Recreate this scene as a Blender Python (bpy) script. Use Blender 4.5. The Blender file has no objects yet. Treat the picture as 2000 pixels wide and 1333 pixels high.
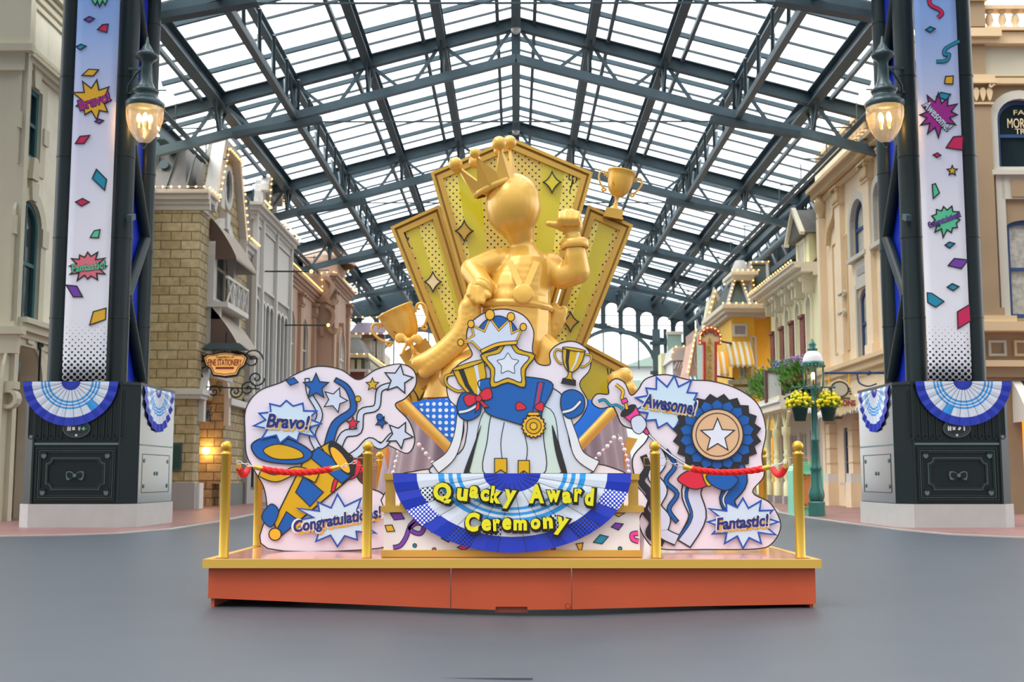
import bpy, bmesh, math, random
from mathutils import Vector, Matrix
random.seed(7)
PI = math.pi
SC = bpy.context.scene
COL = SC.collection

# ------------------------------------------------------------------ camera, sky, exposure
CAM_H = 1.17
FPX = 2340.0
PITCH = math.atan((932 - 666.5) / FPX)
YAW = math.atan(8 * math.cos(PITCH) / FPX)
cd = bpy.data.cameras.new('camera')
cam = bpy.data.objects.new('camera', cd)
COL.objects.link(cam)
cd.sensor_width = 36.0
cd.lens = FPX / 2000 * 36.0
cam.location = (0, 0, CAM_H)
cam.rotation_euler = (PI / 2 + PITCH, 0, YAW)
cd.clip_end = 500
cd.dof.use_dof = True
cd.dof.focus_distance = 12.0
cd.dof.aperture_fstop = 3.2
SC.camera = cam
_F = Vector((-math.sin(YAW) * math.cos(PITCH), math.cos(YAW) * math.cos(PITCH), math.sin(PITCH)))
_R = Vector((math.cos(YAW), math.sin(YAW), 0))
_U = _R.cross(_F)
_O = Vector((0, 0, CAM_H))

def ray(px, py): return _F + _R * ((px - 1000) / FPX) - _U * ((py - 666.5) / FPX)
def WY(px, py, Y): d = ray(px, py); return _O + d * (Y / d.y)
def WX(px, py, X): d = ray(px, py); return _O + d * (X / d.x)
def WZ(px, py, Z): d = ray(px, py); return _O + d * ((Z - CAM_H) / d.z)

w = bpy.data.worlds.new('overcast'); SC.world = w; w.use_nodes = True
nt = w.node_tree; nt.nodes.clear()
tc = nt.nodes.new('ShaderNodeTexCoord')
sx = nt.nodes.new('ShaderNodeSeparateXYZ')
ramp = nt.nodes.new('ShaderNodeValToRGB')
ramp.color_ramp.elements[0].position = 0.46; ramp.color_ramp.elements[0].color = (0.16, 0.165, 0.17, 1)
ramp.color_ramp.elements[1].position = 0.52; ramp.color_ramp.elements[1].color = (0.62, 0.63, 0.64, 1)
_e = ramp.color_ramp.elements.new(.72); _e.color = (0.97, 0.985, 1.0, 1)
mr = nt.nodes.new('ShaderNodeMapRange'); mr.inputs[1].default_value = -1; mr.inputs[2].default_value = 1
bg = nt.nodes.new('ShaderNodeBackground'); bg.inputs[1].default_value = 2.0
wo = nt.nodes.new('ShaderNodeOutputWorld')
nt.links.new(tc.outputs['Generated'], sx.inputs[0]); nt.links.new(sx.outputs[2], mr.inputs[0])
nt.links.new(mr.outputs[0], ramp.inputs[0]); 
_k = nt.nodes.new('ShaderNodeMath'); _k.operation = 'MULTIPLY_ADD'; _k.inputs[1].default_value = .7
nt.links.new(sx.outputs[2], _k.inputs[0]); nt.links.new(sx.outputs[1], _k.inputs[2])
_r = nt.nodes.new('ShaderNodeMapRange'); _r.inputs[1].default_value = -.4; _r.inputs[2].default_value = .3; _r.inputs[3].default_value = .3; _r.inputs[4].default_value = 1
nt.links.new(_k.outputs[0], _r.inputs[0]); _v = nt.nodes.new('ShaderNodeVectorMath'); _v.operation = 'SCALE'
nt.links.new(ramp.outputs[0], _v.inputs[0]); nt.links.new(_r.outputs[0], _v.inputs['Scale']); nt.links.new(_v.outputs[0], bg.inputs[0]); nt.links.new(bg.outputs[0], wo.inputs[0])
sd = bpy.data.lights.new('sun', 'SUN'); sd.energy = 1.7; sd.angle = math.radians(35); sd.color = (1, 0.97, 0.92)
sun = bpy.data.objects.new('sun', sd); COL.objects.link(sun); sun.rotation_euler = (math.radians(14), math.radians(-32), 0)
SC.view_settings.view_transform = 'Standard'
SC.view_settings.look = 'None'
SC.view_settings.gamma = 1
SC.view_settings.use_curve_mapping = False
SC.view_settings.exposure = 1.02

# ------------------------------------------------------------------ materials
def lin(h):
    h = h.lstrip('#'); c = [int(h[i:i + 2], 16) / 255 for i in (0, 2, 4)]
    return tuple(x / 12.92 if x <= 0.04045 else ((x + 0.055) / 1.055) ** 2.4 for x in c) + (1,)

MATS = {}
def mat(name, col, rough=0.6, metal=0.0, var=0.0, bump=0.0, scale=4.0, emit=0.0, ecol=None, coat=0.0, spec=0.5):
    if name in MATS: return MATS[name]
    m = bpy.data.materials.new(name); m.use_nodes = True
    nt = m.node_tree; b = nt.nodes['Principled BSDF']
    c = lin(col)
    b.inputs['Base Color'].default_value = c
    b.inputs['Roughness'].default_value = rough
    b.inputs['Metallic'].default_value = metal
    b.inputs['Coat Weight'].default_value = coat
    b.inputs['Coat Roughness'].default_value = 0.12
    b.inputs['Specular IOR Level'].default_value = spec
    if emit:
        b.inputs['Emission Color'].default_value = lin(ecol or col); b.inputs['Emission Strength'].default_value = emit
    if var or bump:
        t = nt.nodes.new('ShaderNodeTexCoord'); n = nt.nodes.new('ShaderNodeTexNoise')
        n.inputs['Scale'].default_value = scale; n.inputs['Detail'].default_value = 6
        nt.links.new(t.outputs['Object'], n.inputs['Vector'])
        if var:
            r = nt.nodes.new('ShaderNodeValToRGB')
            r.color_ramp.elements[0].position = .3; r.color_ramp.elements[1].position = .7
            r.color_ramp.elements[0].color = tuple(x * (1 - var) for x in c[:3]) + (1,)
            r.color_ramp.elements[1].color = tuple(min(1, x * (1 + var)) for x in c[:3]) + (1,)
            nt.links.new(n.outputs['Fac'], r.inputs[0]); nt.links.new(r.outputs[0], b.inputs['Base Color'])
        if bump:
            bp = nt.nodes.new('ShaderNodeBump'); bp.inputs['Strength'].default_value = bump; bp.inputs['Distance'].default_value = 0.02
            nt.links.new(n.outputs['Fac'], bp.inputs['Height']); nt.links.new(bp.outputs[0], b.inputs['Normal'])
    MATS[name] = m
    return m

def _n(nt, typ, **kw):
    n = nt.nodes.new(typ)
    for k, v in kw.items(): setattr(n, k, v)
    return n

def vecmath(nt, op, a, b=None):
    n = _n(nt, 'ShaderNodeVectorMath', operation=op)
    nt.links.new(a, n.inputs[0])
    if b is not None: n.inputs[1].default_value = b
    return n

def brickmat(name, c1, c2, mortar, bw, bh, face, rough=0.85, bump=0.5, msize=0.015, var=0.3):
    """coursed masonry; face picks the wall plane: 'x' for walls across the street line, 'y' for street walls, 'b' both"""
    m = bpy.data.materials.new(name); m.use_nodes = True; nt = m.node_tree; b = nt.nodes['Principled BSDF']
    t = _n(nt, 'ShaderNodeTexCoord'); s = _n(nt, 'ShaderNodeSeparateXYZ'); nt.links.new(t.outputs['Object'], s.inputs[0])
    c = _n(nt, 'ShaderNodeCombineXYZ')
    a = _n(nt, 'ShaderNodeMath', operation='ADD'); nt.links.new(s.outputs[0], a.inputs[0]); nt.links.new(s.outputs[1], a.inputs[1])
    nt.links.new(a.outputs[0], c.inputs[0]); nt.links.new(s.outputs[2], c.inputs[1])
    br = _n(nt, 'ShaderNodeTexBrick'); nt.links.new(c.outputs[0], br.inputs['Vector'])
    br.inputs['Color1'].default_value = lin(c1); br.inputs['Color2'].default_value = lin(c2); br.inputs['Mortar'].default_value = lin(mortar)
    br.inputs['Scale'].default_value = 1; br.inputs['Brick Width'].default_value = bw; br.inputs['Row Height'].default_value = bh
    br.inputs['Mortar Size'].default_value = msize; br.inputs['Mortar Smooth'].default_value = .3
    no = _n(nt, 'ShaderNodeTexNoise'); no.inputs['Scale'].default_value = 5; no.inputs['Detail'].default_value = 8
    nt.links.new(t.outputs['Object'], no.inputs['Vector'])
    mx = _n(nt, 'ShaderNodeMix', data_type='RGBA', blend_type='MULTIPLY'); mx.inputs[0].default_value = var * 2
    nt.links.new(br.outputs['Color'], mx.inputs[6]); nt.links.new(no.outputs['Fac'], mx.inputs[7])
    nt.links.new(mx.outputs[2], b.inputs['Base Color']); b.inputs['Roughness'].default_value = rough
    if bump:
        ad = _n(nt, 'ShaderNodeMath', operation='MULTIPLY_ADD'); ad.inputs[1].default_value = .8
        nt.links.new(no.outputs['Fac'], ad.inputs[0])
        inv = _n(nt, 'ShaderNodeMath', operation='SUBTRACT'); inv.inputs[0].default_value = 1; nt.links.new(br.outputs['Fac'], inv.inputs[1])
        nt.links.new(inv.outputs[0], ad.inputs[2])
        bp = _n(nt, 'ShaderNodeBump'); bp.inputs['Strength'].default_value = bump; bp.inputs['Distance'].default_value = .04
        nt.links.new(ad.outputs[0], bp.inputs['Height']); nt.links.new(bp.outputs[0], b.inputs['Normal'])
    return m

def stripemat(name, c1, c2, axis, width, rough=.8, frac=.5):
    m = bpy.data.materials.new(name); m.use_nodes = True; nt = m.node_tree; b = nt.nodes['Principled BSDF']
    t = _n(nt, 'ShaderNodeTexCoord'); s = _n(nt, 'ShaderNodeSeparateXYZ'); nt.links.new(t.outputs['Object'], s.inputs[0])
    d = _n(nt, 'ShaderNodeMath', operation='DIVIDE'); d.inputs[1].default_value = width; nt.links.new(s.outputs[axis], d.inputs[0])
    f = _n(nt, 'ShaderNodeMath', operation='FRACT'); nt.links.new(d.outputs[0], f.inputs[0])
    l = _n(nt, 'ShaderNodeMath', operation='LESS_THAN'); l.inputs[1].default_value = frac; nt.links.new(f.outputs[0], l.inputs[0])
    mx = _n(nt, 'ShaderNodeMix', data_type='RGBA'); mx.inputs[6].default_value = lin(c1); mx.inputs[7].default_value = lin(c2)
    nt.links.new(l.outputs[0], mx.inputs[0]); nt.links.new(mx.outputs[2], b.inputs['Base Color']); b.inputs['Roughness'].default_value = rough
    return m

def dotmat(name, base, dot, pitch, r, rough=.45, diag=True, zfade=None, grad=None, coat=0.0, plane=(1, 0, 1)):
    """printed halftone dots on a lattice of the given pitch in metres; zfade=(z0,z1): dots grow from z1 down to z0"""
    m = bpy.data.materials.new(name); m.use_nodes = True; nt = m.node_tree; b = nt.nodes['Principled BSDF']
    t = _n(nt, 'ShaderNodeTexCoord')
    mp = _n(nt, 'ShaderNodeMapping'); nt.links.new(t.outputs['Object'], mp.inputs[0])
    if diag: mp.inputs['Rotation'].default_value = (0, PI / 4, 0)
    v = vecmath(nt, 'MULTIPLY', mp.outputs[0], tuple(p / pitch for p in plane))
    fr = vecmath(nt, 'FRACTION', v.outputs[0]); sb = vecmath(nt, 'SUBTRACT', fr.outputs[0], tuple(.5 * p for p in plane))
    ln = vecmath(nt, 'LENGTH', sb.outputs[0])
    lt = _n(nt, 'ShaderNodeMath', operation='LESS_THAN'); nt.links.new(ln.outputs['Value'], lt.inputs[0]); lt.inputs[1].default_value = r
    s = _n(nt, 'ShaderNodeSeparateXYZ'); nt.links.new(t.outputs['Object'], s.inputs[0])
    if zfade:
        q = _n(nt, 'ShaderNodeMapRange'); nt.links.new(s.outputs[2], q.inputs[0])
        q.inputs[1].default_value = zfade[0]; q.inputs[2].default_value = zfade[1]; q.inputs[3].default_value = r; q.inputs[4].default_value = 0
        nt.links.new(q.outputs[0], lt.inputs[1])
    mx = _n(nt, 'ShaderNodeMix', data_type='RGBA'); mx.inputs[6].default_value = lin(base); mx.inputs[7].default_value = lin(dot)
    nt.links.new(lt.outputs[0], mx.inputs[0])
    if grad:
        q = _n(nt, 'ShaderNodeMapRange'); nt.links.new(s.outputs[2], q.inputs[0]); q.inputs[1].default_value = grad[0]; q.inputs[2].default_value = grad[1]
        g = _n(nt, 'ShaderNodeValToRGB'); nt.links.new(q.outputs[0], g.inputs[0])
        els = g.color_ramp.elements; els[0].color = lin(grad[2][0]); els[1].color = lin(grad[2][-1])
        for i, cc in enumerate(grad[2][1:-1]):
            e = els.new((i + 1) / (len(grad[2]) - 1)); e.color = lin(cc)
        nt.links.new(g.outputs[0], mx.inputs[6])
    nt.links.new(mx.outputs[2], b.inputs['Base Color']); b.inputs['Roughness'].default_value = rough; b.inputs['Coat Weight'].default_value = coat
    return m

def glassmat(name, tint, amount, rough=.05):
    m = bpy.data.materials.new(name); m.use_nodes = True; nt = m.node_tree; nt.nodes.clear()
    o = _n(nt, 'ShaderNodeOutputMaterial'); mx = _n(nt, 'ShaderNodeMixShader'); tr = _n(nt, 'ShaderNodeBsdfTransparent'); gl = _n(nt, 'ShaderNodeBsdfGlossy')
    tr.inputs[0].default_value = lin(tint); gl.inputs[1].default_value = rough; mx.inputs[0].default_value = amount
    nt.links.new(tr.outputs[0], mx.inputs[1]); nt.links.new(gl.outputs[0], mx.inputs[2]); nt.links.new(mx.outputs[0], o.inputs[0])
    return m

M = dict(
    steel=mat('painted_steel', '#5c7079', .45, .1, .08, 0, 3),
    steeld=mat('dark_painted_steel', '#44565e', .5, .1, .1, 0, 3),
    purlin=mat('purlin_steel', '#5d6a70', .55, .1),
    glaze=glassmat('roof_glazing', '#f6fafd', .06, .2),
    glass=glassmat('clear_glass', '#f0f4f2', .15, .03),
    pillar=mat('pillar_green', '#16272a', .45, 0, .06, 0, 2, coat=.1, spec=.35),
    basegreen=mat('base_green', '#0e1d20', .45, .0, .08, 0, 2, coat=.08, spec=.3),
    basedark=mat('base_line', '#10201f', .4),
    baselight=mat('base_highlight', '#5c7370', .4),
    plinth=mat('plinth_stone', '#bdbbb7', .75, 0, .04, .05, 3),
    white=mat('white_paint', '#e9e7e6', .5),
    offw=mat('board_white', '#e8e0ec', .45),
    black=mat('black_print', '#16181c', .5),
    ink=mat('ink', '#22242a', .5),
    blue=mat('print_blue', '#0b5cb0', .45),
    royal=mat('royal_blue', '#0c2fb4', .4, coat=.2),
    navy=mat('navy_print', '#172a78', .5),
    edgeblue=mat('burst_blue', '#1b4cab', .5),
    lblue=mat('light_blue_stripe', '#2f9be6', .45),
    fanw=mat('fan_white', '#dae2f0', .5),
    yel=mat('print_yellow', '#d4aa0c', .45),
    lemon=mat('letter_yellow', '#e6dd20', .4),
    red=mat('print_red', '#d4243f', .45),
    pink=mat('print_pink', '#ee3f9a', .45),
    mag=mat('print_magenta', '#a5218f', .45),
    crim=mat('print_crimson', '#d51c5c', .45),
    purple=mat('print_purple', '#7b3fae', .45),
    teal=mat('print_teal', '#1792b6', .45),
    green=mat('print_green', '#5fcf9f', .45),
    salmon=mat('print_salmon', '#ef7787', .45),
    amber=mat('print_amber', '#efb62a', .45),
    tan=mat('print_tan', '#d9b48c', .5),
    ice=mat('print_ice', '#ccd8ee', .5),
    mint=mat('print_pale_mint', '#c5dcdc', .5),
    goldp=mat('gold_metallic_paint', '#cfa63e', .36, .55),
    goldpost=mat('gold_satin_post', '#c8a03c', .33, .65),
    goldst=mat('gold_statue', '#e2b04a', .32, .22, .04, 0, 2, coat=.35),
    goldfr=mat('gold_frame', '#c8a044', .45, .1),
    deck=mat('deck_coral', '#cf8472', .18, 0, .04, 0, 2, coat=.5),
    skirt=mat('skirt_terracotta', '#b94c28', .5, 0, .09, 0, 1.2),
    skirtd=mat('skirt_slot', '#7a3422', .6),
    rope=mat('red_rope', '#dd1410', .75),
    chrome=mat('chrome', '#d0d2d4', .15, 1),
    crystal=mat('crystal_bead', '#e9e2e2', .05, .3, coat=1),
    drape=mat('mauve_drape', '#a2949a', .7, 0, .05, .1, 2),
    bulb=mat('warm_bulb', '#ffdc9a', .4, emit=3.2, ecol='#ffb850'),
    flame=mat('lamp_flame', '#fff0c8', .4, emit=22, ecol='#ffc468'),
    cream=mat('cream_stucco', '#e6e0ca', .8, 0, .05, .05, 2),
    creamt=mat('cream_trim', '#cdc6ae', .75),
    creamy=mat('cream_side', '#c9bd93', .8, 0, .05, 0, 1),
    tealfr=mat('teal_window_frame', '#2f6066', .5),
    pane=mat('dark_pane', '#202c30', .1, 0, .3, 0, .8, coat=.2),
    panel=mat('lit_pane', '#cfcabb', .25, 0, .25, 0, 1.5, coat=.6),
    curtain=mat('net_curtain', '#b5b3a8', .6, 0, .3, 0, 6),
    wtrim=mat('white_trim', '#d8d4ce', .6),
    gtrim=mat('grey_trim', '#aaa5a3', .65),
    slate=mat('slate_roof', '#59554f', .6, 0, .12, .1, 3),
    seam=mat('roof_seam', '#454c46', .5),
    pinkst=mat('rose_stucco', '#c6a892', .8, 0, .06, 0, 1),
    pinkt=mat('rose_trim', '#bd9c86', .75),
    peach=mat('peach_stucco', '#f2dcba', .8, 0, .05, 0, 1),
    peacht=mat('peach_trim', '#dec298', .7),
    peachd=mat('tan_stucco', '#a38b6c', .8, 0, .05, 0, 1),
    ivory=mat('ivory_trim', '#c9c4b6', .65),
    bluefr=mat('blue_window_frame', '#2b4a7a', .5),
    vict=mat('pale_green_cream', '#f0eebe', .7),
    vtrim=mat('victorian_trim', '#f1e9d2', .65),
    yellowb=mat('yellow_stucco', '#fcc943', .7, 0, .04, 0, 1),
    fish=mat('fishscale_slate', '#45524c', .6, 0, .15, .1, 6),
    lampgr=mat('lamp_green', '#2f6f66', .35, .1, coat=.3),
    lampdk=mat('lantern_dark_green', '#2c4244', .35, .2, coat=.3),
    mintbin=mat('mint_bin', '#79d8b0', .45, coat=.2),
    orangep=mat('orange_panel', '#d98a4a', .5),
    leaf=mat('leaf_green', '#6fa845', .6, 0, .35, 0, 12),
    flowy=mat('yellow_blossom', '#f2e020', .6, 0, .1, 0, 9),
    flowp=mat('lilac_blossom', '#b98fd6', .6), flowb=mat('blue_blossom', '#7f9fe0', .6),
    potgr=mat('pot_green', '#1f4a40', .5),
    signcream=mat('sign_cream', '#f0dcae', .5), signglow=mat('sign_lit_face', '#f2c98a', .5, emit=.25, ecol='#ffb860'),
    signred=mat('sign_red', '#d8452f', .5), signmar=mat('sign_maroon', '#9c2f33', .5), iron=mat('wrought_iron', '#2c3236', .5, .4),
    warmin=mat('warm_interior', '#b97a3a', .8, emit=.35, ecol='#e09040'),
    shopin=mat('shop_interior', '#e08a2a', .8, emit=.6, ecol='#ff9a30'),
    asphalt=mat('asphalt', '#434950', .45, 0, .05, .06, 1.3),
    laminate=mat('laminate_sheen', '#3d4c52', .22, 0, .05, 0, 2, coat=1.0, spec=.8),  # base green made paler and glossier for the sheen on its side
    curb=mat('curb_stone', '#a39f9a', .7),
    outb=mat('far_building', '#dfe3df', .8),
    tudor=mat('tudor_roof', '#6f6274', .8, 0, .15, .2, 5), maroon=mat('maroon_timber', '#6e4a50', .7),
    tudw=mat('tudor_plaster', '#d9cfae', .8), oliveg=mat('olive_green', '#5a6650', .7),
    palegr=mat('pale_green_paint', '#a9c4b4', .7), pinkp=mat('pale_pink_paint', '#e6b8a0', .7),
)
M['stone'] = brickmat('stone_blocks', '#e8d6a8', '#d4bc8c', '#8d7b58', .75, .34, 'b', msize=.02, var=.3)
M['stoner'] = brickmat('rough_stone_blocks', '#dfcca2', '#c8b28a', '#8d7b58', .6, .34, 'b', msize=.022, bump=1.0, var=.3)
M['redbrick'] = brickmat('red_brick', '#9c5548', '#8a463c', '#a98a7e', .22, .08, 'b', msize=.008, var=.2, bump=.2)
M['pavered'] = brickmat('red_paving', '#a37873', '#946b68', '#7d5c5a', 1.6, .8, 'b', msize=.02, var=.15, bump=0, rough=.42)
# the paving lies flat, so it is mapped in plan
_nt = M['pavered'].node_tree
for _l in list(_nt.links):
    if _l.to_node.type == 'TEX_BRICK': _nt.links.remove(_l)
_nt.links.new([n for n in _nt.nodes if n.type == 'TEX_COORD'][0].outputs['Object'], [n for n in _nt.nodes if n.type == 'TEX_BRICK'][0].inputs['Vector'])
M['awn_brown'] = stripemat('brown_striped_canvas', '#d9cfbf', '#6b574c', 1, .22)
M['awn_yellow'] = stripemat('yellow_striped_canvas', '#f0e8d8', '#e8b23c', 0, .3)
M['awn_teal'] = stripemat('teal_striped_canvas', '#e8e8e0', '#2c8aa0', 0, .3)
M['awn_bw'] = stripemat('grey_striped_canvas', '#ebe6dc', '#8d8378', 1, .34, frac=.35)
M['awn_zebra'] = stripemat('black_striped_canvas', '#ebe6dc', '#3a3632', 0, .5, frac=.4)
M['siding'] = stripemat('grey_lap_siding', '#a9a39a', '#7f7a73', 2, .16, frac=.2)
M['shingle'] = stripemat('lapped_shingles', '#8e847c', '#6d655f', 2, .25, frac=.25)
M['dots_gold'] = dotmat('gold_dotted_print', '#dcc163', '#33291c', .058, .19, rough=.4)
M['dots_lite'] = dotmat('bright_gold_dotted_print', '#eedd62', '#33291c', .058, .19, rough=.22, coat=.5)
M['stripe_y'] = mat('acid_yellow_print', '#d2c41c', .25, 0, .06, 0, 2, coat=.5)
M['dots_blue'] = dotmat('blue_dotted_print', '#0a74e6', '#eaf4fc', .068, .3, diag=False, rough=.25, coat=.4)
M['blueplain'] = mat('bright_blue_print', '#0a74e6', .25, coat=.4)
M['burstfill'] = dotmat('pale_blue_halftone', '#d9eefa', '#8fb6d8', .0125, .3, diag=False)
M['halftone_w'] = dotmat('white_dots_on_blue', '#1038c8', '#f0f4fc', .028, .36)
M['halftone_k'] = dotmat('black_dots_on_white', '#dfe6f5', '#16181c', .03, .34)
M['halftone_b'] = dotmat('black_dots_on_blue', '#1038c8', '#0e1430', .028, .34)

# ------------------------------------------------------------------ mesh builder
class Front:
    """a plane facing the plaza, at depth Y; u is world x"""
    def __init__(s, Y): s.Y = Y; s.J = .004 if Y > 20 else 0
    def T(s, u, w_, z): return (u, s.Y - w_, z)
    def px(s, x, y): p = WY(x, y, s.Y); return (p.x, p.z)
    def pts(s, l): return [s.px(*p) for p in l]
    def axes(s): return Vector((1, 0, 0)), Vector((0, -1, 0))
class Street:
    """a plane running down the street at X; side=+1 when it looks towards +x; u is world y"""
    def __init__(s, X, side): s.X = X; s.s = side; s.J = .004
    def T(s, u, w_, z): return (s.X + s.s * w_, u, z)
    def px(s, x, y): p = WX(x, y, s.X); return (p.y, p.z)
    def pts(s, l): return [s.px(*p) for p in l]
    def axes(s): return Vector((0, s.s, 0)), Vector((s.s, 0, 0))
class Plan:
    def T(s, u, w_, z): return (u, w_, z)
PLAN = Plan()

def cr(pts, closed=True, n=6):
    out = []; L = len(pts)
    for i in range(L if closed else L - 1):
        g = lambda k: Vector(pts[k % L]) if closed else Vector(pts[max(0, min(L - 1, k))])
        a, b, c, d = g(i - 1), g(i), g(i + 1), g(i + 2)
        for j in range(n):
            t = j / n
            out.append(tuple(.5 * ((2 * b) + (c - a) * t + (2 * a - 5 * b + 4 * c - d) * t * t + (3 * b - a - 3 * c + d) * t ** 3)))
    if not closed: out.append(tuple(pts[-1]))
    return out
def circ(cx, cy, rx, ry=None, n=28, a0=0, a1=2 * PI, rot=0):
    ry = rx if ry is None else ry; o = []
    full = abs(a1 - a0 - 2 * PI) < 1e-6
    for i in range(n if full else n + 1):
        a = a0 + (a1 - a0) * i / n; x = rx * math.cos(a); y = ry * math.sin(a)
        o.append((cx + x * math.cos(rot) - y * math.sin(rot), cy + x * math.sin(rot) + y * math.cos(rot)))
    return o
def star(cx, cy, r1, r2, n=5, rot=-PI / 2, sy=1):
    return [(cx + (r1 if i % 2 == 0 else r2) * math.cos(rot + PI * i / n), cy + sy * (r1 if i % 2 == 0 else r2) * math.sin(rot + PI * i / n)) for i in range(2 * n)]

class MB:
    def __init__(s, fr=PLAN): s.v = []; s.f = []; s.m = []; s.mats = []; s.sm = []; s.fr = fr
    def mi(s, m):
        m = M[m] if isinstance(m, str) else m
        if m not in s.mats: s.mats.append(m)
        return s.mats.index(m)
    def add(s, vs, fs, m, smooth=False):
        o = len(s.v); T = s.fr.T; s.v += [T(*p) for p in vs]; k = s.mi(m)
        for f in fs: s.f.append([i + o for i in f]); s.m.append(k); s.sm.append(smooth)
        return s
    def box(s, a0, a1, b0, b1, c0, c1, m):
        j = getattr(s.fr, 'J', 0)
        if j:  # a few millimetres of play so that no two faces coincide
            e = [random.uniform(0, j) for _ in range(6)]; a0 -= e[0]; a1 += e[1]; b0 -= e[2]; b1 += e[3]; c0 -= e[4]; c1 += e[5]
        return s.add([(a0, b0, c0), (a1, b0, c0), (a1, b1, c0), (a0, b1, c0), (a0, b0, c1), (a1, b0, c1), (a1, b1, c1), (a0, b1, c1)],
                     [(0, 3, 2, 1), (4, 5, 6, 7), (0, 1, 5, 4), (1, 2, 6, 5), (2, 3, 7, 6), (3, 0, 4, 7)], m)
    def prism(s, pts, w0, w1, m):
        n = len(pts); j = getattr(s.fr, 'J', 0)
        if j: w0 -= random.uniform(0, j); w1 += random.uniform(0, j)
        return s.add([(p[0], w0, p[1]) for p in pts] + [(p[0], w1, p[1]) for p in pts],
                     [tuple(range(n)), tuple(range(2 * n - 1, n - 1, -1))] + [(i, (i + 1) % n, n + (i + 1) % n, n + i) for i in range(n)], m)
    def strip(s, pts, wd, w0, w1, m, closed=False):
        """a band of width wd following pts in the (u,z) plane, mitred"""
        j = getattr(s.fr, 'J', 0)
        if j: w0 -= random.uniform(0, j); w1 += random.uniform(0, j)
        L = len(pts); P = [Vector(p) for p in pts]; A = []; B = []
        for i in range(L):
            p = P[i]; a = P[i - 1] if (i > 0 or closed) else None; b = P[(i + 1) % L] if (i < L - 1 or closed) else None
            d1 = (p - a).normalized() if a is not None and (p - a).length > 1e-9 else None
            d2 = (b - p).normalized() if b is not None and (b - p).length > 1e-9 else None
            if d1 is None: d1 = d2
            if d2 is None: d2 = d1
            if d1 is None: d1 = d2 = Vector((1, 0))
            n1 = Vector((-d1.y, d1.x)); n2 = Vector((-d2.y, d2.x)); n = n1 + n2
            n = n1 if n.length < 1e-4 else n.normalized()
            k = wd / 2 / max(.35, n.dot(n1)); A.append(p + n * k); B.append(p - n * k)
        vs = []
        for i in range(L): vs += [(A[i].x, w0, A[i].y), (B[i].x, w0, B[i].y), (A[i].x, w1, A[i].y), (B[i].x, w1, B[i].y)]
        fs = []
        for i in range(L if closed else L - 1):
            a = 4 * i; b = 4 * ((i + 1) % L)
            fs += [(a, a + 1, b + 1, b), (a + 2, b + 2, b + 3, a + 3), (a, b, b + 2, a + 2), (a + 1, a + 3, b + 3, b + 1)]
        if not closed: fs += [(0, 2, 3, 1), (4 * L - 4, 4 * L - 3, 4 * L - 1, 4 * L - 2)]
        return s.add(vs, fs, m)
    def beam(s, p, q, wd, h, m, up=(0, 0, 1)):
        p = Vector(p); q = Vector(q); d = (q - p).normalized(); u = Vector(up)
        if abs(d.dot(u)) > .98: u = Vector((0, 1, 0))
        r = d.cross(u).normalized(); u = r.cross(d).normalized(); r *= wd / 2; u *= h / 2
        return s.add([tuple(p - r - u), tuple(p + r - u), tuple(p + r + u), tuple(p - r + u), tuple(q - r - u), tuple(q + r - u), tuple(q + r + u), tuple(q - r + u)],
                     [(0, 3, 2, 1), (4, 5, 6, 7), (0, 1, 5, 4), (1, 2, 6, 5), (2, 3, 7, 6), (3, 0, 4, 7)], m)
    def ibeam(s, p, q, wd, h, m):
        p = Vector(p); q = Vector(q); d = (q - p).normalized(); r = d.cross(Vector((0, 0, 1))).normalized(); u = r.cross(d)
        t = .04
        s.beam(p, q, .05, h, m); s.beam(p + u * (h / 2), q + u * (h / 2), wd, t, m); s.beam(p - u * (h / 2), q - u * (h / 2), wd, t, m); return s
    def pipe(s, pts, r, m, n=10, cap=True, smooth=True):
        P = [Vector(p) for p in pts]; L = len(P); R = r if isinstance(r, (list, tuple)) else [r] * L
        vs = []; fs = []; nrm = None
        for i in range(L):
            d = (P[min(i + 1, L - 1)] - P[max(i - 1, 0)]).normalized()
            if nrm is None:
                a = Vector((0, 0, 1)) if abs(d.z) < .9 else Vector((1, 0, 0)); nrm = d.cross(a).normalized()
            else:
                nrm = (nrm - d * nrm.dot(d)); nrm = nrm.normalized() if nrm.length > 1e-6 else d.orthogonal().normalized()
            b = d.cross(nrm)
            for k in range(n):
                a = 2 * PI * k / n; vs.append(tuple(P[i] + (nrm * math.cos(a) + b * math.sin(a)) * R[i]))
        for i in range(L - 1):
            for k in range(n): fs.append((i * n + k, i * n + (k + 1) % n, (i + 1) * n + (k + 1) % n, (i + 1) * n + k))
        s.add(vs, fs, m, smooth)
        if cap: s.add(vs[:n], [tuple(range(n - 1, -1, -1))], m); s.add(vs[-n:], [tuple(range(n))], m)
        return s
    def lathe(s, prof, c, m, n=24, axis=None, smooth=True, sx=1, a0=0, a1=2 * PI):
        """prof: (radius, height) pairs about c; axis tilts it"""
        q = Matrix.Identity(3) if axis is None else Vector((0, 0, 1)).rotation_difference(Vector(axis).normalized()).to_matrix()
        c = Vector(c); full = abs(a1 - a0 - 2 * PI) < 1e-6; vs = []; fs = []; k = n if full else n + 1
        for (r, h) in prof:
            for j in range(k):
                a = a0 + (a1 - a0) * j / n; vs.append(tuple(c + q @ Vector((r * math.cos(a) * sx, r * math.sin(a), h))))
        for i in range(len(prof) - 1):
            for j in range(n): fs.append((i * k + j, i * k + (j + 1) % k, (i + 1) * k + (j + 1) % k, (i + 1) * k + j))
        return s.add(vs, fs, m, smooth)
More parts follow.
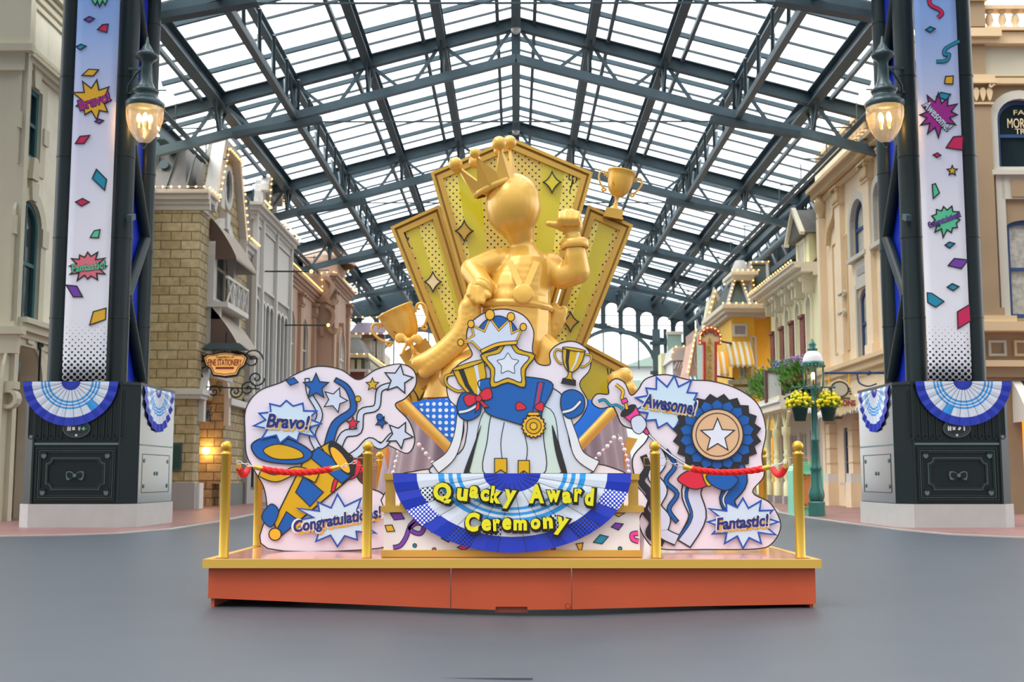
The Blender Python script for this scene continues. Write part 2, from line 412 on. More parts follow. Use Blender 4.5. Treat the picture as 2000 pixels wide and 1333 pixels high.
    def ball(s, c, r, m, n=12, k=8, smooth=True):
        r = (r, r, r) if not isinstance(r, (tuple, list)) else r; vs = [(c[0], c[1], c[2] + r[2])]; fs = []
        for i in range(1, k):
            a = PI * i / k
            for j in range(n):
                b = 2 * PI * j / n; vs.append((c[0] + r[0] * math.sin(a) * math.cos(b), c[1] + r[1] * math.sin(a) * math.sin(b), c[2] + r[2] * math.cos(a)))
        vs.append((c[0], c[1], c[2] - r[2])); e = len(vs) - 1
        for j in range(n): fs.append((0, 1 + j, 1 + (j + 1) % n))
        for i in range(k - 2):
            for j in range(n): fs.append((1 + i * n + j, 1 + (i + 1) * n + j, 1 + (i + 1) * n + (j + 1) % n, 1 + i * n + (j + 1) % n))
        for j in range(n): fs.append((e, 1 + (k - 2) * n + (j + 1) % n, 1 + (k - 2) * n + j))
        return s.add(vs, fs, m, smooth)
    def text(s, body, c, wd, ht, m, right=(1, 0, 0), up=(0, 0, 1), th=.01, bold=0.0, rot=0, shear=0, out=None):
        """lettering centred on c, fitted into wd x ht"""
        cu = bpy.data.curves.new('t', 'FONT'); cu.body = body; cu.extrude = .02; cu.offset = bold; cu.shear = shear; cu.resolution_u = 3
        ob = bpy.data.objects.new('t', cu); me = bpy.data.meshes.new_from_object(ob)
        xs = [v.co.x for v in me.vertices]; ys = [v.co.y for v in me.vertices]
        cx, cy = (min(xs) + max(xs)) / 2, (min(ys) + max(ys)) / 2; sx_ = wd / (max(xs) - min(xs)); sy_ = ht / (max(ys) - min(ys)) if ht else sx_
        R = Vector(right); Uv = Vector(up); N = R.cross(Uv) if out is None else Vector(out); c = Vector(c); cr_, sr_ = math.cos(rot), math.sin(rot)
        vs = []
        for v in me.vertices:
            x = (v.co.x - cx) * sx_; y = (v.co.y - cy) * sy_
            vs.append(tuple(c + R * (x * cr_ - y * sr_) + Uv * (x * sr_ + y * cr_) + N * (v.co.z / .02 * th / 2 + th / 2)))
        fr = s.fr; s.fr = PLAN; s.add(vs, [tuple(p.vertices) for p in me.polygons], m); s.fr = fr
        bpy.data.objects.remove(ob); bpy.data.curves.remove(cu); bpy.data.meshes.remove(me); return s
    def build(s, name, parent=None, at=None, label=None, cat=None, group=None, kind=None, fix=True):
        if not s.v: return None
        if parent is not None: o = worldloc(parent)
        elif at is not None: o = Vector(at)
        else:
            xs = [v[0] for v in s.v]; ys = [v[1] for v in s.v]; zs = [v[2] for v in s.v]
            o = Vector(((min(xs) + max(xs)) / 2, (min(ys) + max(ys)) / 2, min(zs)))
        me = bpy.data.meshes.new(name); me.from_pydata([(v[0] - o.x, v[1] - o.y, v[2] - o.z) for v in s.v], [], s.f)
        for m in s.mats: me.materials.append(m)
        me.polygons.foreach_set('material_index', s.m); me.polygons.foreach_set('use_smooth', s.sm)
        if fix:
            bm = bmesh.new(); bm.from_mesh(me); bmesh.ops.recalc_face_normals(bm, faces=bm.faces); bm.to_mesh(me); bm.free()
        me.update()
        ob = bpy.data.objects.new(name, me); COL.objects.link(ob)
        if parent is not None: ob.parent = parent
        else: ob.location = o
        tag(ob, label, cat, group, kind); return ob

def worldloc(o):
    v = Vector((0, 0, 0))
    while o is not None: v = v + o.location; o = o.parent
    return v
def tag(o, label=None, cat=None, group=None, kind=None):
    if label: o['label'] = label
    if cat: o['category'] = cat
    if group: o['group'] = group
    if kind: o['kind'] = kind
    return o
def thing(name, loc, label, cat, group=None):
    o = bpy.data.objects.new(name, None); COL.objects.link(o); o.location = loc; o.empty_display_size = .2
    return tag(o, label, cat, group)
def copy_tree(o, parent=None, loc=None, label=None):
    c = o.copy(); COL.objects.link(c); c.parent = parent
    if loc is not None: c.location = loc
    if label: c['label'] = label
    for ch in list(o.children): copy_tree(ch, c)
    return c

# string lights: one thing per run, every bulb a part
_bm = MB().ball((0, 0, 0), .055, 'bulb', 8, 6)
_bulb_me = None
def strand(pts, label, step=.42, r=.055, group='strings of warm bulbs along the rooflines', maxn=60):
    global _bulb_me
    P = [Vector(p) for p in pts]; segs = [(P[i + 1] - P[i]).length for i in range(len(P) - 1)]; tot = sum(segs)
    n = max(2, min(maxn, int(tot / step))); mid = P[0]
    root = thing('string_lights', mid, label, 'string lights', None)
    MB().pipe(pts, .012, 'wtrim', 5).build('cable', root)
    for i in range(n + 1):
        d = tot * i / n; k = 0
        while k < len(segs) - 1 and d > segs[k]: d -= segs[k]; k += 1
        p = P[k] + (P[k + 1] - P[k]) * (d / segs[k])
        if _bulb_me is None:
            me = bpy.data.meshes.new('bulb'); me.from_pydata(_bm.v, [], _bm.f); me.materials.append(M['bulb'])
            me.polygons.foreach_set('use_smooth', [True] * len(me.polygons)); _bulb_me = me
        b = bpy.data.objects.new('bulb', _bulb_me); COL.objects.link(b); b.parent = root; b.location = p - mid; b.scale = (r * .72 / .055,) * 3
    return root

# ------------------------------------------------------------------ ground
def gz(x, y):  # the plaza sags a little in front of the stage and the rain channel
    return -0.085 * math.exp(-((x - .2) / 1.5) ** 2) * math.exp(-((y - 11) / 9) ** 2)
g = MB(); nx, ny = 60, 60
xs = [-60 + i * 4 for i in range(12)] + [-12 + i * .6 for i in range(41)] + [16 + i * 4 for i in range(12)]
ys = [-25, -10, 0] + [2 + i for i in range(26)] + [30, 36, 44, 60, 90, 130, 170]
vs = [(x, y, gz(x, y)) for y in ys for x in xs]; nX = len(xs)
g.add(vs, [(j * nX + i, j * nX + i + 1, (j + 1) * nX + i + 1, (j + 1) * nX + i) for j in range(len(ys) - 1) for i in range(nX - 1)], 'asphalt', True)
g.build('floor', kind='structure', at=(0, 0, 0))
PLAN2 = type('P2', (), {'T': lambda s, u, w_, z: (u, z, w_)})()
def pave(pts, name):
    mb = MB(PLAN2); mb.prism(pts, 0, .02, 'pavered'); mb.strip(pts, .14, 0, .026, 'curb', True)
    mb.build(name, at=(0, 0, 0), kind='structure')
def zp(l): return [(WZ(a, b, 0).x, WZ(a, b, 0).y) for a, b in l]
pave([(-40, 21.5)] + zp([(0, 1050), (120, 1048), (230, 1044), (330, 1036), (430, 1020), (500, 1005)]) + [(-9.6, 45), (-8.8, 62), (-8.8, 92), (-14, 92), (-40, 92)], 'floor_paving')
pave([(40, 21.5)] + zp([(2000, 1052), (1860, 1046), (1760, 1037), (1660, 1024), (1560, 1010), (1520, 1002)]) + [(9.6, 45), (8.8, 62), (8.8, 92), (14, 92), (40, 92)], 'floor_paving')
mb = MB(); mb.box(-.95, .1, 7.55, 7.6, gz(-.4, 7.6) - .02, gz(-.4, 7.6) + .004, 'asphalt'); mb.box(-.95, .1, 7.6, 7.62, gz(0, 7.6) - .02, gz(0, 7.6) + .012, 'steeld')
mb.build('drain_cover', label='long flat drain strip let into the grey asphalt in front of the stage', cat='drain')

# ------------------------------------------------------------------ glass roof hall
RZ, SL, EX = 17.6, .268, 13.4
def rz(x): return RZ - SL * abs(x)
Y0R, Y1R = 5.4, 93.3
TR = [5.4, 18.3, 31.2, 42.1, 55.0, 67.9, 80.7]
def ex(y): return 10.7 if y < 31.2 else (12.2 if y < 43.6 else 13.4)
for sgn in (-1, 1):
    mb = MB()
    for ya, yb in ((Y0R, 31.2), (31.2, 43.6), (43.6, Y1R)):
        e_ = ex(ya + .1); mb.add([(0, ya, RZ + .5), (sgn * e_, ya, rz(e_) + .5), (sgn * e_, yb, rz(e_) + .5), (0, yb, RZ + .5)], [(0, 1, 2, 3)], 'glaze')
    mb.build('ceiling', at=(0, 0, 0), kind='structure', fix=False)
    # glazing bars across the slope
    mb = MB(); n = int((Y1R - Y0R) / 1.43)
    for i in range(n + 1):
        y = Y0R + i * (Y1R - Y0R) / n; big = i % 3 == 0
        mb.beam((0, y, RZ + (.30 if big else .38)), (sgn * ex(y), y, rz(ex(y)) + (.30 if big else .38)), .14 if big else .07, .16 if big else .08, 'steel' if big else 'purlin')
    for k in range(10):
        x = sgn * (k + .5) * 1.34
        if k % 2 == 0: mb.beam((x, Y0R, rz(x) + .2), (x, Y1R, rz(x) + .2), .13, .16, 'purlin')
    mb.build('ceiling_glazing_bars', at=(0, 0, 0), kind='structure')
mb = MB()
mb.ibeam((0, Y0R, RZ), (0, Y1R, RZ), .34, .5, 'steel')
for sgn in (-1, 1):
    for x, wd, h in ((2.68, .32, .42), (5.36, .32, .42), (10.7, .42, .5), (13.3, .4, .6)):
        ya = 43.6 if x > 12 else Y0R; mb.ibeam((sgn * x, ya, rz(x)), (sgn * x, Y1R, rz(x)), wd, h, 'steeld' if x > 3 else 'purlin')
    x = 8.04; mb.ibeam((sgn * x, Y0R, rz(x)), (sgn * x, Y1R, rz(x)), .26, .34, 'steel')
    xl, zl = sgn * 8.0, rz(8) - 1.35
    mb.beam((xl, Y0R, zl), (xl, Y1R, zl), .22, .22, 'purlin')
    n = int((Y1R - Y0R) / 2.15)
    for i in range(n):
        y = Y0R + i * (Y1R - Y0R) / n; y2 = Y0R + (i + 1) * (Y1R - Y0R) / n
        mb.pipe([(xl, y, zl), (sgn * 8.3, (y + y2) / 2, rz(x) - .1)], .06, 'steel', 6); mb.pipe([(sgn * 7.8, (y + y2) / 2, rz(x) - .1), (xl, y2, zl)], .06, 'steeld', 6)
    mb.pipe([(sgn * 12.0, 31.2, rz(12) - .9), (sgn * 12.0, Y1R, rz(12) - .9)], .1, 'purlin', 8)
    mb.pipe([(sgn * 12.25, 43.6, rz(12) - .9), (sgn * 12.25, Y1R, rz(12) - .9)], .06, 'purlin', 8)
    for i in range(14):
        y = 33 + i * 4.2; mb.pipe([(sgn * 12.1, y, rz(12)), (sgn * 12.1, y, rz(12) - .9), (sgn * 11.2, y, rz(12) - .9)], .03, 'steeld', 5)
mb.build('ceiling_long_beams', at=(0, 0, 0), kind='structure')
def truss(Y, full=True):
    mb = MB(); dz = 1.33
    for s in (-1, 1):
        E_ = {31.2: 10.9, 42.1: 13.0}.get(Y, EX if Y > 40 else 10.9); mb.ibeam((0, Y, RZ), (s * E_, Y, rz(E_)), .3, .42, 'steeld'); mb.beam((0, Y, RZ - dz), (s * E_, Y, rz(E_) - dz), .3, .3, 'steel')
        for k in range(5 if Y > 40 else 4):
            a, b = s * k * 2.68, s * (k + 1) * 2.68; m_ = (a + b) / 2
            mb.beam((b, Y, rz(b) - .1), (b, Y, rz(b) - dz), .14, .16, 'steeld')
            mb.beam((a + s * .15, Y, rz(a) - .2), (m_ - s * .2, Y, rz(m_) - dz), .11, .11, 'steel')
            mb.beam((m_ + s * .2, Y, rz(m_) - dz), (b - s * .15, Y, rz(b) - .2), .11, .11, 'steel')
            # brackets fore and aft under the long beams
            for q in (-1, 1):
                mb.beam((b, Y, rz(b) - dz + .05), (b, Y + q * .9, rz(b) - .12), .09, .09, 'steeld')
    mb.box(-.14, .14, Y - .1, Y + .1, RZ - dz, RZ, 'steeld')
    mb.beam((-8, Y, rz(8) - dz - .2), (8, Y, rz(8) - dz - .2), .05, .05, 'steeld')
    for s in (-1, 1): mb.beam((s * 7.0, Y, rz(8) - dz - .12), (s * 10.2, Y, rz(10.2) - dz - .12), .36, .2, 'steeld')
    mb.ball((0, Y - .2, RZ - .3), .18, 'white', 10, 8)
    return mb.build('ceiling_truss', at=(0, Y, 0), kind='structure')
for Y in TR: truss(Y)
for s in (-1, 1):  # clerestory walls and eaves lattice over the shop roofs
    mb = MB(); X = s * 14.0
    mb.box(min(X, X + s * .2), max(X, X + s * .2), 44.5, 92.5, 8.5, 14.0, 'steeld')
    for i in range(19):
        y = 45 + i * 2.45
        mb.beam((s * 13.8, y, 11.5), (s * 13.8, y, 14.2), .16, .16, 'steel')
        mb.beam((s * 13.7, y, 12.2), (s * 13.7, y + 2.45, 13.9), .12, .12, 'steel')
    mb.pipe([(s * 13.4, 44.5, 13.0), (s * 13.4, 93, 13.0)], .17, 'steel', 10)
    mb.beam((s * 13.7, 44.5, 12.1), (s * 13.7, 93, 12.1), .25, .3, 'steel')
    mb.build('wall_clerestory', at=(X, 44, 8.5), kind='structure')

def arch_cells(mb, x0, x1, z0, z1, cx, r, spring, w0, w1, m, n=16):
    """the solid left between a rectangle and a round arch cut in it"""
    top = spring + r
    if cx - r > x0: mb.box(x0, cx - r, w0, w1, z0, z1, m)
    if cx + r < x1: mb.box(cx + r, x1, w0, w1, z0, z1, m)
    for i in range(n):
        a = PI - PI * i / n; b = PI - PI * (i + 1) / n
        p = (cx + r * math.cos(a), spring + r * math.sin(a)); q = (cx + r * math.cos(b), spring + r * math.sin(b))
        mb.prism([p, q, (q[0], z1), (p[0], z1)], w0, w1, m)

# unseen side roofs, glass over slats, added to shade the plaza edges
for s in (-1, 1):
    mb = MB(); x0, x1 = sorted((s * 10.9, s * 34)); mb.box(x0, x1, 2, 31, 16.6, 16.62, 'glaze'); mb.build('ceiling_added_glazing', at=(0, 0, 0), kind='structure')
    mb = MB()
    for i in range(24): mb.box(x0, x1, 2.4 + i * 1.2, 2.95 + i * 1.2, 16.2, 16.5, 'steeld')
    for i in range(5): x = s * (11 + i * 5.5); mb.box(x - .2, x + .2, 2, 31, 15.8, 16.2, 'steeld')
    mb.build('ceiling_shade_slats', at=(0, 0, 0), kind='structure')

# far gable screen
fg = Front(92.8); mb = MB(fg)
for s in (-1, 1):
    mb.fr = PLAN
    mb.beam((0, 92.8, RZ - .2), (s * 13.6, 92.8, rz(13.6) - .2), .4, 1.3, 'steeld'); mb.beam((0, 92.8, RZ - 3.3), (s * 13.6, 92.8, rz(13.6) - 2.7), .35, .35, 'steeld')
    mb.fr = fg
    for k in range(10):
        x0 = s * k * 1.36; x1 = s * (k + 1) * 1.36; a, b = min(x0, x1), max(x0, x1); c = (a + b) / 2
        zt = rz(c) - .55; zb = rz(c) - 2.9
        arch_cells(mb, a, b, zb, zt + .2, c, .5, zt - .85, 0, .15, 'steeld', 10)
        mb.box(x1 - .05, x1 + .05, 0, .14, 9.5, zb, 'steel')
        mb.prism([(x1 - .35, zb), (x1 + .35, zb), (x1 + .12, zb - .5), (x1 - .12, zb - .5)], 0, .2, 'steeld')
    for z in (12.9, 13.7): mb.box(min(s * 3, s * 13), max(s * 3, s * 13), .02, .08, z - .03, z + .03, 'steel')
    mb.strip(circ(s * 7.55, 9.2, 3.35, 3.35, 30, 0, PI), .28, 0, .25, 'steel')
    mb.box(s * 10.9 - .3, s * 10.9 + .3, 0, .3, 0, 12.6, 'steel')
    mb.box(s * 10.9 - .12 + s * .7, s * 10.9 + .12 + s * .7, 0, .3, 0, 12.6, 'steeld')
    for z in (3, 6, 9.2, 11.5): mb.box(min(s * 10.4, s * 12.2), max(s * 10.4, s * 12.2), -.05, .4, z - .12, z + .12, 'steeld')
    mb.box(s * 4.2 - .25, s * 4.2 + .25, 0, .3, 0, 9.3, 'steel')
    mb.box(min(s * 13, s * 13.9), max(s * 13, s * 13.9), 0, .4, 0, 14, 'steeld')
mb.build('wall_far_gable', at=(0, 92.8, 0), kind='structure')
# pale buildings in the daylight beyond the hall
def farhouse(x0, x1, y, z, roof, label, mroof='outb'):
    t = thing('far_building', ((x0 + x1) / 2, y, 0), label, 'building', None)
    f = Front(y); m = MB(f); m.box(x0, x1, -4, 0, 0, z, 'outb')
    m.build('wall', t); m = MB(f)
    m.prism([(x0 - .3, z), (x1 + .3, z), ((x0 + x1) / 2, z + roof)], -4, .3, mroof); m.build('roof', t)
    for i in range(3):
        xc = x0 + (x1 - x0) * (i + .5) / 3; m = MB(f); m.box(xc - .5, xc + .5, 0, .06, z - 3.6, z - 1.4, 'palegr'); m.build('window', t)
farhouse(11.0, 17, 120, 12.2, 1.2, 'pale green plaza building seen through the far gable columns', 'palegr')
farhouse(-15, -6.5, 140, 4.5, 2.6, 'pale low building with a peaked roof beyond the far arch by the tudor house')
farhouse(4, 11, 150, 5.2, 2.4, 'hazy low building with a peaked roof beyond the far arch by the palm and columns')

# ------------------------------------------------------------------ banner towers
def fan(fr, cx, zt, a, b, n, bands, parent_thing, label, group, name='bunting_fan', w=.06, lines=True, pleat=.03, patches=None):
    """pleated half-round bunting; a, b half-width and drop; bands: (outer fraction, material)"""
    mb = MB(fr); sub = 2; nn = n * sub
    def P(i, r):
        t = PI * i / nn; return (cx + a * r * math.cos(PI - t), w + (pleat if i % sub else 0) * r + .02 * r, zt - b * r * math.sin(t))
    r0 = .0
    for bi, (r1, m) in enumerate(bands):
        for i in range(nn):
            mm = m
            if patches and (bi, i // sub) in patches: mm = patches[(bi, i // sub)]
            p, q, q2, p2 = P(i, r0), P(i + 1, r0), P(i + 1, r1), P(i, r1)
            mb.add([p, q, q2, p2, (p[0], p[1] - .012, p[2]), (q[0], q[1] - .012, q[2]), (q2[0], q2[1] - .012, q2[2]), (p2[0], p2[1] - .012, p2[2])],
                   [(0, 1, 2, 3), (4, 7, 6, 5), (2, 3, 7, 6)], mm)
        r0 = r1
    if lines:
        for i in range(0, nn + 1, sub):
            p = P(i, .13); q = P(i, 1); lw = .0016 if w < .05 and b < .95 else .004
            c = (q[0] - p[0], q[2] - p[2]); L = math.hypot(*c); nx_, nz_ = -c[1] / L * lw, c[0] / L * lw
            mb.add([(p[0] - nx_, p[1] + .003, p[2] - nz_), (p[0] + nx_, p[1] + .003, p[2] + nz_), (q[0] + nx_, q[1] + .003, q[2] + nz_), (q[0] - nx_, q[1] + .003, q[2] - nz_)], [(0, 1, 2, 3)], 'ink')
    return mb.build(name, label=label, cat='bunting', group=group)

def ppts(fr, l): return [fr.px(*p) for p in l]

def tower(s):
    inner = 'beside the stone building' if s < 0 else 'beside the street lamp'
    side = 'left' if s < 0 else 'right'
    near = 'in front of the cream arcade' if s < 0 else 'in front of the peach shopfront'
    xo, xi = s * 11.42, s * 8.78  # outer and inner edges of the base
    lo, hi = min(xo, xi), max(xo, xi)
    t = thing('tower_base', ((xo + xi) / 2, 27.6, 0), 'dark green panelled tower base with a pale stone plinth ' + near, 'tower base', None)
    ch = .32; H0, H1 = .55, 3.34
    def octo(e): return [(lo + ch - e, 27.6 - e), (hi - ch + e, 27.6 - e), (hi + e, 27.6 + ch - e), (hi + e, 30.7 + e), (lo - e, 30.7 + e), (lo - e, 27.6 + ch - e)]
    m = MB(PLAN2); m.prism(octo(.04), 0, H0, 'plinth'); m.build('plinth', t)
    m = MB(PLAN2); m.prism(octo(0), H0, H1, 'basegreen'); m.prism(octo(.02), H1 - .05, H1 + .02, 'basedark'); m.build('cabinet', t)
    f = Front(27.6); c = (lo + hi) / 2; fl, fh = lo + ch, hi - ch
    m = MB(f)
    m.box(fl, fh, 0, .02, 1.90, 1.945, 'baselight')
    m.box(fl - .01, fl + .03, 0, .03, H0, H1, 'basedark'); m.box(fh - .03, fh + .01, 0, .03, H0, H1, 'basedark')
    for i in range(5):
        for q in (-1, 1):
            x = c + q * (.40 + .165 * i) if q else c
            m.strip([(x - .055, H1 - .15)] + circ(x, 2.1, .055, .07, 8, PI, 2 * PI) + [(x + .055, H1 - .15)], .02, 0, .025, 'basedark')
            m.box(x - .045, x + .045, 0, .015, 2.12, H1 - .2, 'basegreen')
    for i in range(1):
        for q in (-.18, 0, .18): m.box(c + q - .05, c + q + .05, 0, .02, 2.75, H1 - .1, 'basegreen')
    m.build('fluted_panel', t)
    m = MB(f)
    for e, mm, ww in ((.1, 'basedark', .03), (.15, 'baselight', .008), (.19, 'basedark', .03)):
        m.strip([(fl + e, H0 + e), (fh - e, H0 + e), (fh - e, 1.87 - e + .05), (fl + e, 1.87 - e + .05)], ww, 0, .025, mm, True)
    x0, x1, z0, z1 = fl + .36, fh - .36, H0 + .36, 1.87 - .3
    q = .12
    oc = [(x0 + q, z0), (x1 - q, z0)] + circ(x1, z0, q, q, 4, PI, PI / 2)[1:-1] + [(x1, z0 + q), (x1, z1 - q)] + circ(x1, z1, q, q, 4, -PI / 2, -PI)[1:-1] + [(x1 - q, z1), (x0 + q, z1)] + \
        circ(x0, z1, q, q, 4, 0, -PI / 2)[1:-1] + [(x0, z1 - q), (x0, z0 + q)] + circ(x0, z0, q, q, 4, PI / 2, 0)[1:-1]
    m.strip(oc, .035, 0, .03, 'basedark', True); m.strip([(c + (a - c) * 1.05, (z0 + z1) / 2 + (b - (z0 + z1) / 2) * 1.1) for a, b in oc], .012, 0, .02, 'baselight', True)
    m.build('lower_panel', t)
    for a in (fl + .27, fh - .27):
        for b in (H0 + .27, 1.66):
            m = MB(f); m.prism(circ(a, b, .055, .07, 12), 0, .05, 'baselight'); m.prism(circ(a, b + .06, .075, .03, 12), 0, .06, 'basegreen'); m.build('corner_stud', t)
    m = MB(f)
    for q in (-1, 1): m.prism(cr([(c, 1.2), (c + q * .1, 1.29), (c + q * .19, 1.28), (c + q * .2, 1.18), (c + q * .17, 1.1), (c + q * .09, 1.12)], True, 4), 0, .05, 'baselight'); m.prism(cr([(c, 1.2), (c + q * .1, 1.27), (c + q * .17, 1.26), (c + q * .17, 1.17), (c + q * .09, 1.13)], True, 4), .05, .06, 'basegreen')
    m.prism(circ(c, 1.2, .04), 0, .07, 'baselight'); m.build('bow_ornament', t)
    # oval sign with pictograms
    zo = 2.27; m = MB(f)
    m.prism(circ(c, zo, .33, .22, 28), .02, .05, 'basedark'); m.strip(circ(c, zo, .30, .19, 28), .012, .05, .06, 'baselight', True); m.strip(circ(c, zo, .255, .145, 28), .006, .05, .06, 'baselight', True)
    for dz in (-.15, .15): m.prism(star(c, zo + dz, .04, .015, 5), .05, .06, 'white')
    m.build('oval_sign', t)
    m = MB(f)
    def person(x): m.prism(circ(x, zo + .045, .013), .05, .065, 'white'); m.prism([(x - .018, zo + .03), (x + .018, zo + .03), (x + .012, zo - .05), (x - .012, zo - .05)], .05, .065, 'white')
    person(c - .19); person(c - .145)
    m.prism([(c - .1, zo - .03), (c - .03, zo - .03), (c - .045, zo + .015), (c - .085, zo + .015)], .05, .065, 'white'); m.box(c - .1, c - .03, .05, .065, zo + .02, zo + .035, 'white')
    if s < 0:
        m.text('¥', (c + .065, 27.55, zo), .055, .09, 'white', th=.015, bold=.01)
        m.box(c + .155, c + .175, .05, .065, zo - .045, zo + .045, 'green'); m.box(c + .12, c + .21, .05, .065, zo - .01, zo + .01, 'green')
    else:
        m.prism([(c + .02, zo - .02), (c + .06, zo + .04), (c + .1, zo + .02), (c + .06, zo - .04)], .05, .065, 'white'); person(c + .17)
    m.build('pictograms', t, kind='stuff')
    fs = Street(xi, -s)
    m = MB(fs); m.box(27.95, 30.68, 0, .012, H0 + .02, H1 - .06, 'laminate'); m.build('side_sheen_sheet', t)  # added sheet; its paler colour carries the side's grazing sheen
    m = MB(fs); m.box(27.95, 30.7, 0, .02, 1.9, 1.93, 'baselight')
    m.strip([(28.2, .8), (30.4, .8), (30.4, 1.7), (28.2, 1.7)], .02, 0, .02, 'basedark', True)
    for a, b in ((28.35, .95), (30.25, .95), (28.35, 1.55), (30.25, 1.55), (29.2, 1.25), (29.4, 1.25)): m.prism(circ(a, b, .04, .05, 10), 0, .03, 'baselight')
    m.build('side_panel', t)
    # four-legged steel tower
    tx0, tx1 = s * 10.82, s * 9.58
    tw = thing('banner_tower', ((tx0 + tx1) / 2, 29.2, H1), 'four-legged dark green steel tower rising ' + ('between the cream arcade and the stone building' if s < 0 else 'between the street lamp and the peach shopfront'), 'tower', None)
    for x in (tx0 + s * .1, tx1 - s * .05):
        for y in (28.45, 30.1):
            m = MB(); m.pipe([(x, y, H1), (x, y, 14.2)], .25, 'pillar', 20)
            for z in (4.95, 6.9, 8.9, 10.9, 12.9): m.pipe([(x, y, z - .02), (x, y, z + .02)], .262, 'basedark', 20)
            m.build('column', tw)
    xa = tx1 - s * .17; xb = tx0 + s * .1
    zz = [3.6, 5.5, 7.2, 9.2, 11.0, 13.0, 14.1]
    for i in range(len(zz) - 1):
        for x in (xa, xb):
            m = MB(); a, b = (28.6, 29.95) if i % 2 else (29.95, 28.6)
            m.pipe([(x, a, zz[i]), (x, b, zz[i + 1])], .13, 'pillar', 12); m.build('brace', tw)
    # banners
    bx0, bx1 = (WY(207 if s < 0 else 1903, 742, 28.05).x, WY(122 if s < 0 else 1811, 742, 28.05).x)
    b0, b1 = min(bx0, bx1), max(bx0, bx1)
    if s > 0: b0, b1 = WY(1812, 742, 28.05).x, WY(1897, 742, 28.05).x
    m = MB(Front(28.05)); N = 24; z0 = 3.42; z1 = 14.1
    bmx = dotmat('banner_cloth_' + ('a' if s < 0 else 'b'), '#e6e4f2', '#14161c', .105, .42, rough=.6, zfade=(.0, 1.5), grad=(0, z1 - z0, ['#f6f4fc', '#f6f4fc', '#f2effb', '#dadcf8', '#9bbaf2', '#769eea']))
    vs = []; fs_ = []
    for j in range(N + 1):
        z = z0 + (z1 - z0) * j / N
        for i in range(7):
            x = b0 + (b1 - b0) * i / 6; vs.append((x, .02 + .012 * math.sin(i * 2.1 + j * .9) * (1 - abs(i - 3) / 3.2) + (.02 if j else 0), z))
    for j in range(N):
        for i in range(6): fs_.append((j * 7 + i, j * 7 + i + 1, (j + 1) * 7 + i + 1, (j + 1) * 7 + i))
    m.add(vs, fs_, bmx, True)
    ban = m.build('banner', label='tall confetti-printed banner fading from blue to white, ' + ('with an amber Bravo burst' if s < 0 else 'with a magenta Awesome burst'), cat='banner')
    md = ban.modifiers.new('thick', 'SOLIDIFY'); md.thickness = .012; md.offset = 0
    m = MB(); m.box(s * 9.54 - .01, s * 9.54 + .01, 28.72, 29.83, z0, z1, 'royal'); m.build('back_banner', label='plain royal blue banner back glimpsed through the tower ' + inner, cat='banner')
    return t, tw, ban
TL = tower(-1); TRR = tower(1)

# printed confetti and bursts on the banners (parts of each banner)
F28 = Front(28.05)
def conf(pts, m, ban, name='confetti', lw=2.2):
    q = MB(F28); P = ppts(F28, pts); k = 28.05 / FPX
    q.prism(P, .055, .062, m); q.strip(P, lw * k, .06, .066, 'black', True); q.build(name, ban)
banL, banR = TL[2], TRR[2]
for pts, m in [([(166, 40), (176, 34), (186, 38), (176, 45)], 'purple'), ([(192, 60), (202, 50), (213, 49), (210, 65)], 'crim'), ([(150, 93), (160, 88), (170, 92), (158, 99)], 'teal'),
               ([(162, 149), (175, 137), (194, 138), (184, 150)], 'amber'), ([(187, 239), (195, 234), (204, 237), (196, 243)], 'purple'),
               ([(149, 282), (158, 268), (177, 266), (166, 282)], 'crim'), ([(182, 350), (190, 332), (210, 352), (206, 373)], 'teal'), ([(149, 396), (163, 389), (176, 396), (161, 404)], 'crim'),
               ([(178, 465), (186, 452), (197, 450), (194, 466)], 'green'), ([(131, 558), (152, 560), (163, 581), (145, 581)], 'purple'), ([(177, 636), (184, 610), (209, 603), (208, 625)], 'amber'),
               ([(181, 2), (188, 12), (192, 3), (196, 15), (202, 3), (207, 12), (212, 0), (200, -12), (186, -10)], 'green')]: conf(pts, m, banL)
for pts, m in [([(1806, 60), (1815, 54), (1825, 58), (1815, 65)], 'teal'), ([(1843, 165), (1845, 151), (1860, 150), (1859, 166)], 'amber'), ([(1827, 190), (1836, 182), (1855, 186), (1846, 197)], 'teal'),
               ([(1846, 290), (1860, 269), (1880, 267), (1878, 295)], 'crim'), ([(1821, 304), (1829, 300), (1836, 305), (1828, 309)], 'crim'), (star(1858, 335, 10, 4.5), 'amber'),
               ([(1819, 362), (1825, 360), (1833, 378), (1821, 389)], 'green'), ([(1844, 480), (1852, 474), (1863, 477), (1853, 486)], 'teal'), ([(1850, 520), (1862, 506), (1889, 509), (1876, 526)], 'purple'),
               ([(1848, 562), (1858, 555), (1871, 561), (1860, 569)], 'teal'), ([(1809, 573), (1818, 574), (1842, 590), (1826, 601), (1810, 592)], 'teal'), ([(1868, 610), (1892, 596), (1894, 628), (1869, 643)], 'crim')]: conf(pts, m, banR)
def ribbonart(pts, wd, m, ban, fr, w0, name='streamer'):
    k = fr.Y / FPX; P = ppts(fr, cr(pts, False, 5)); q = MB(fr); q.strip(P, (wd + 3) * k, w0, w0 + .004, 'black'); q.strip(P, wd * k, w0 + .001, w0 + .008, m); q.build(name, ban)
ribbonart([(1813, -12), (1815, 10), (1832, 20), (1838, 28), (1830, 36)], 6, 'crim', banR, F28, .055)
ribbonart([(1872, 82), (1846, 96), (1843, 108), (1852, 108), (1846, 120), (1827, 122)], 5, 'teal', banR, F28, .055)
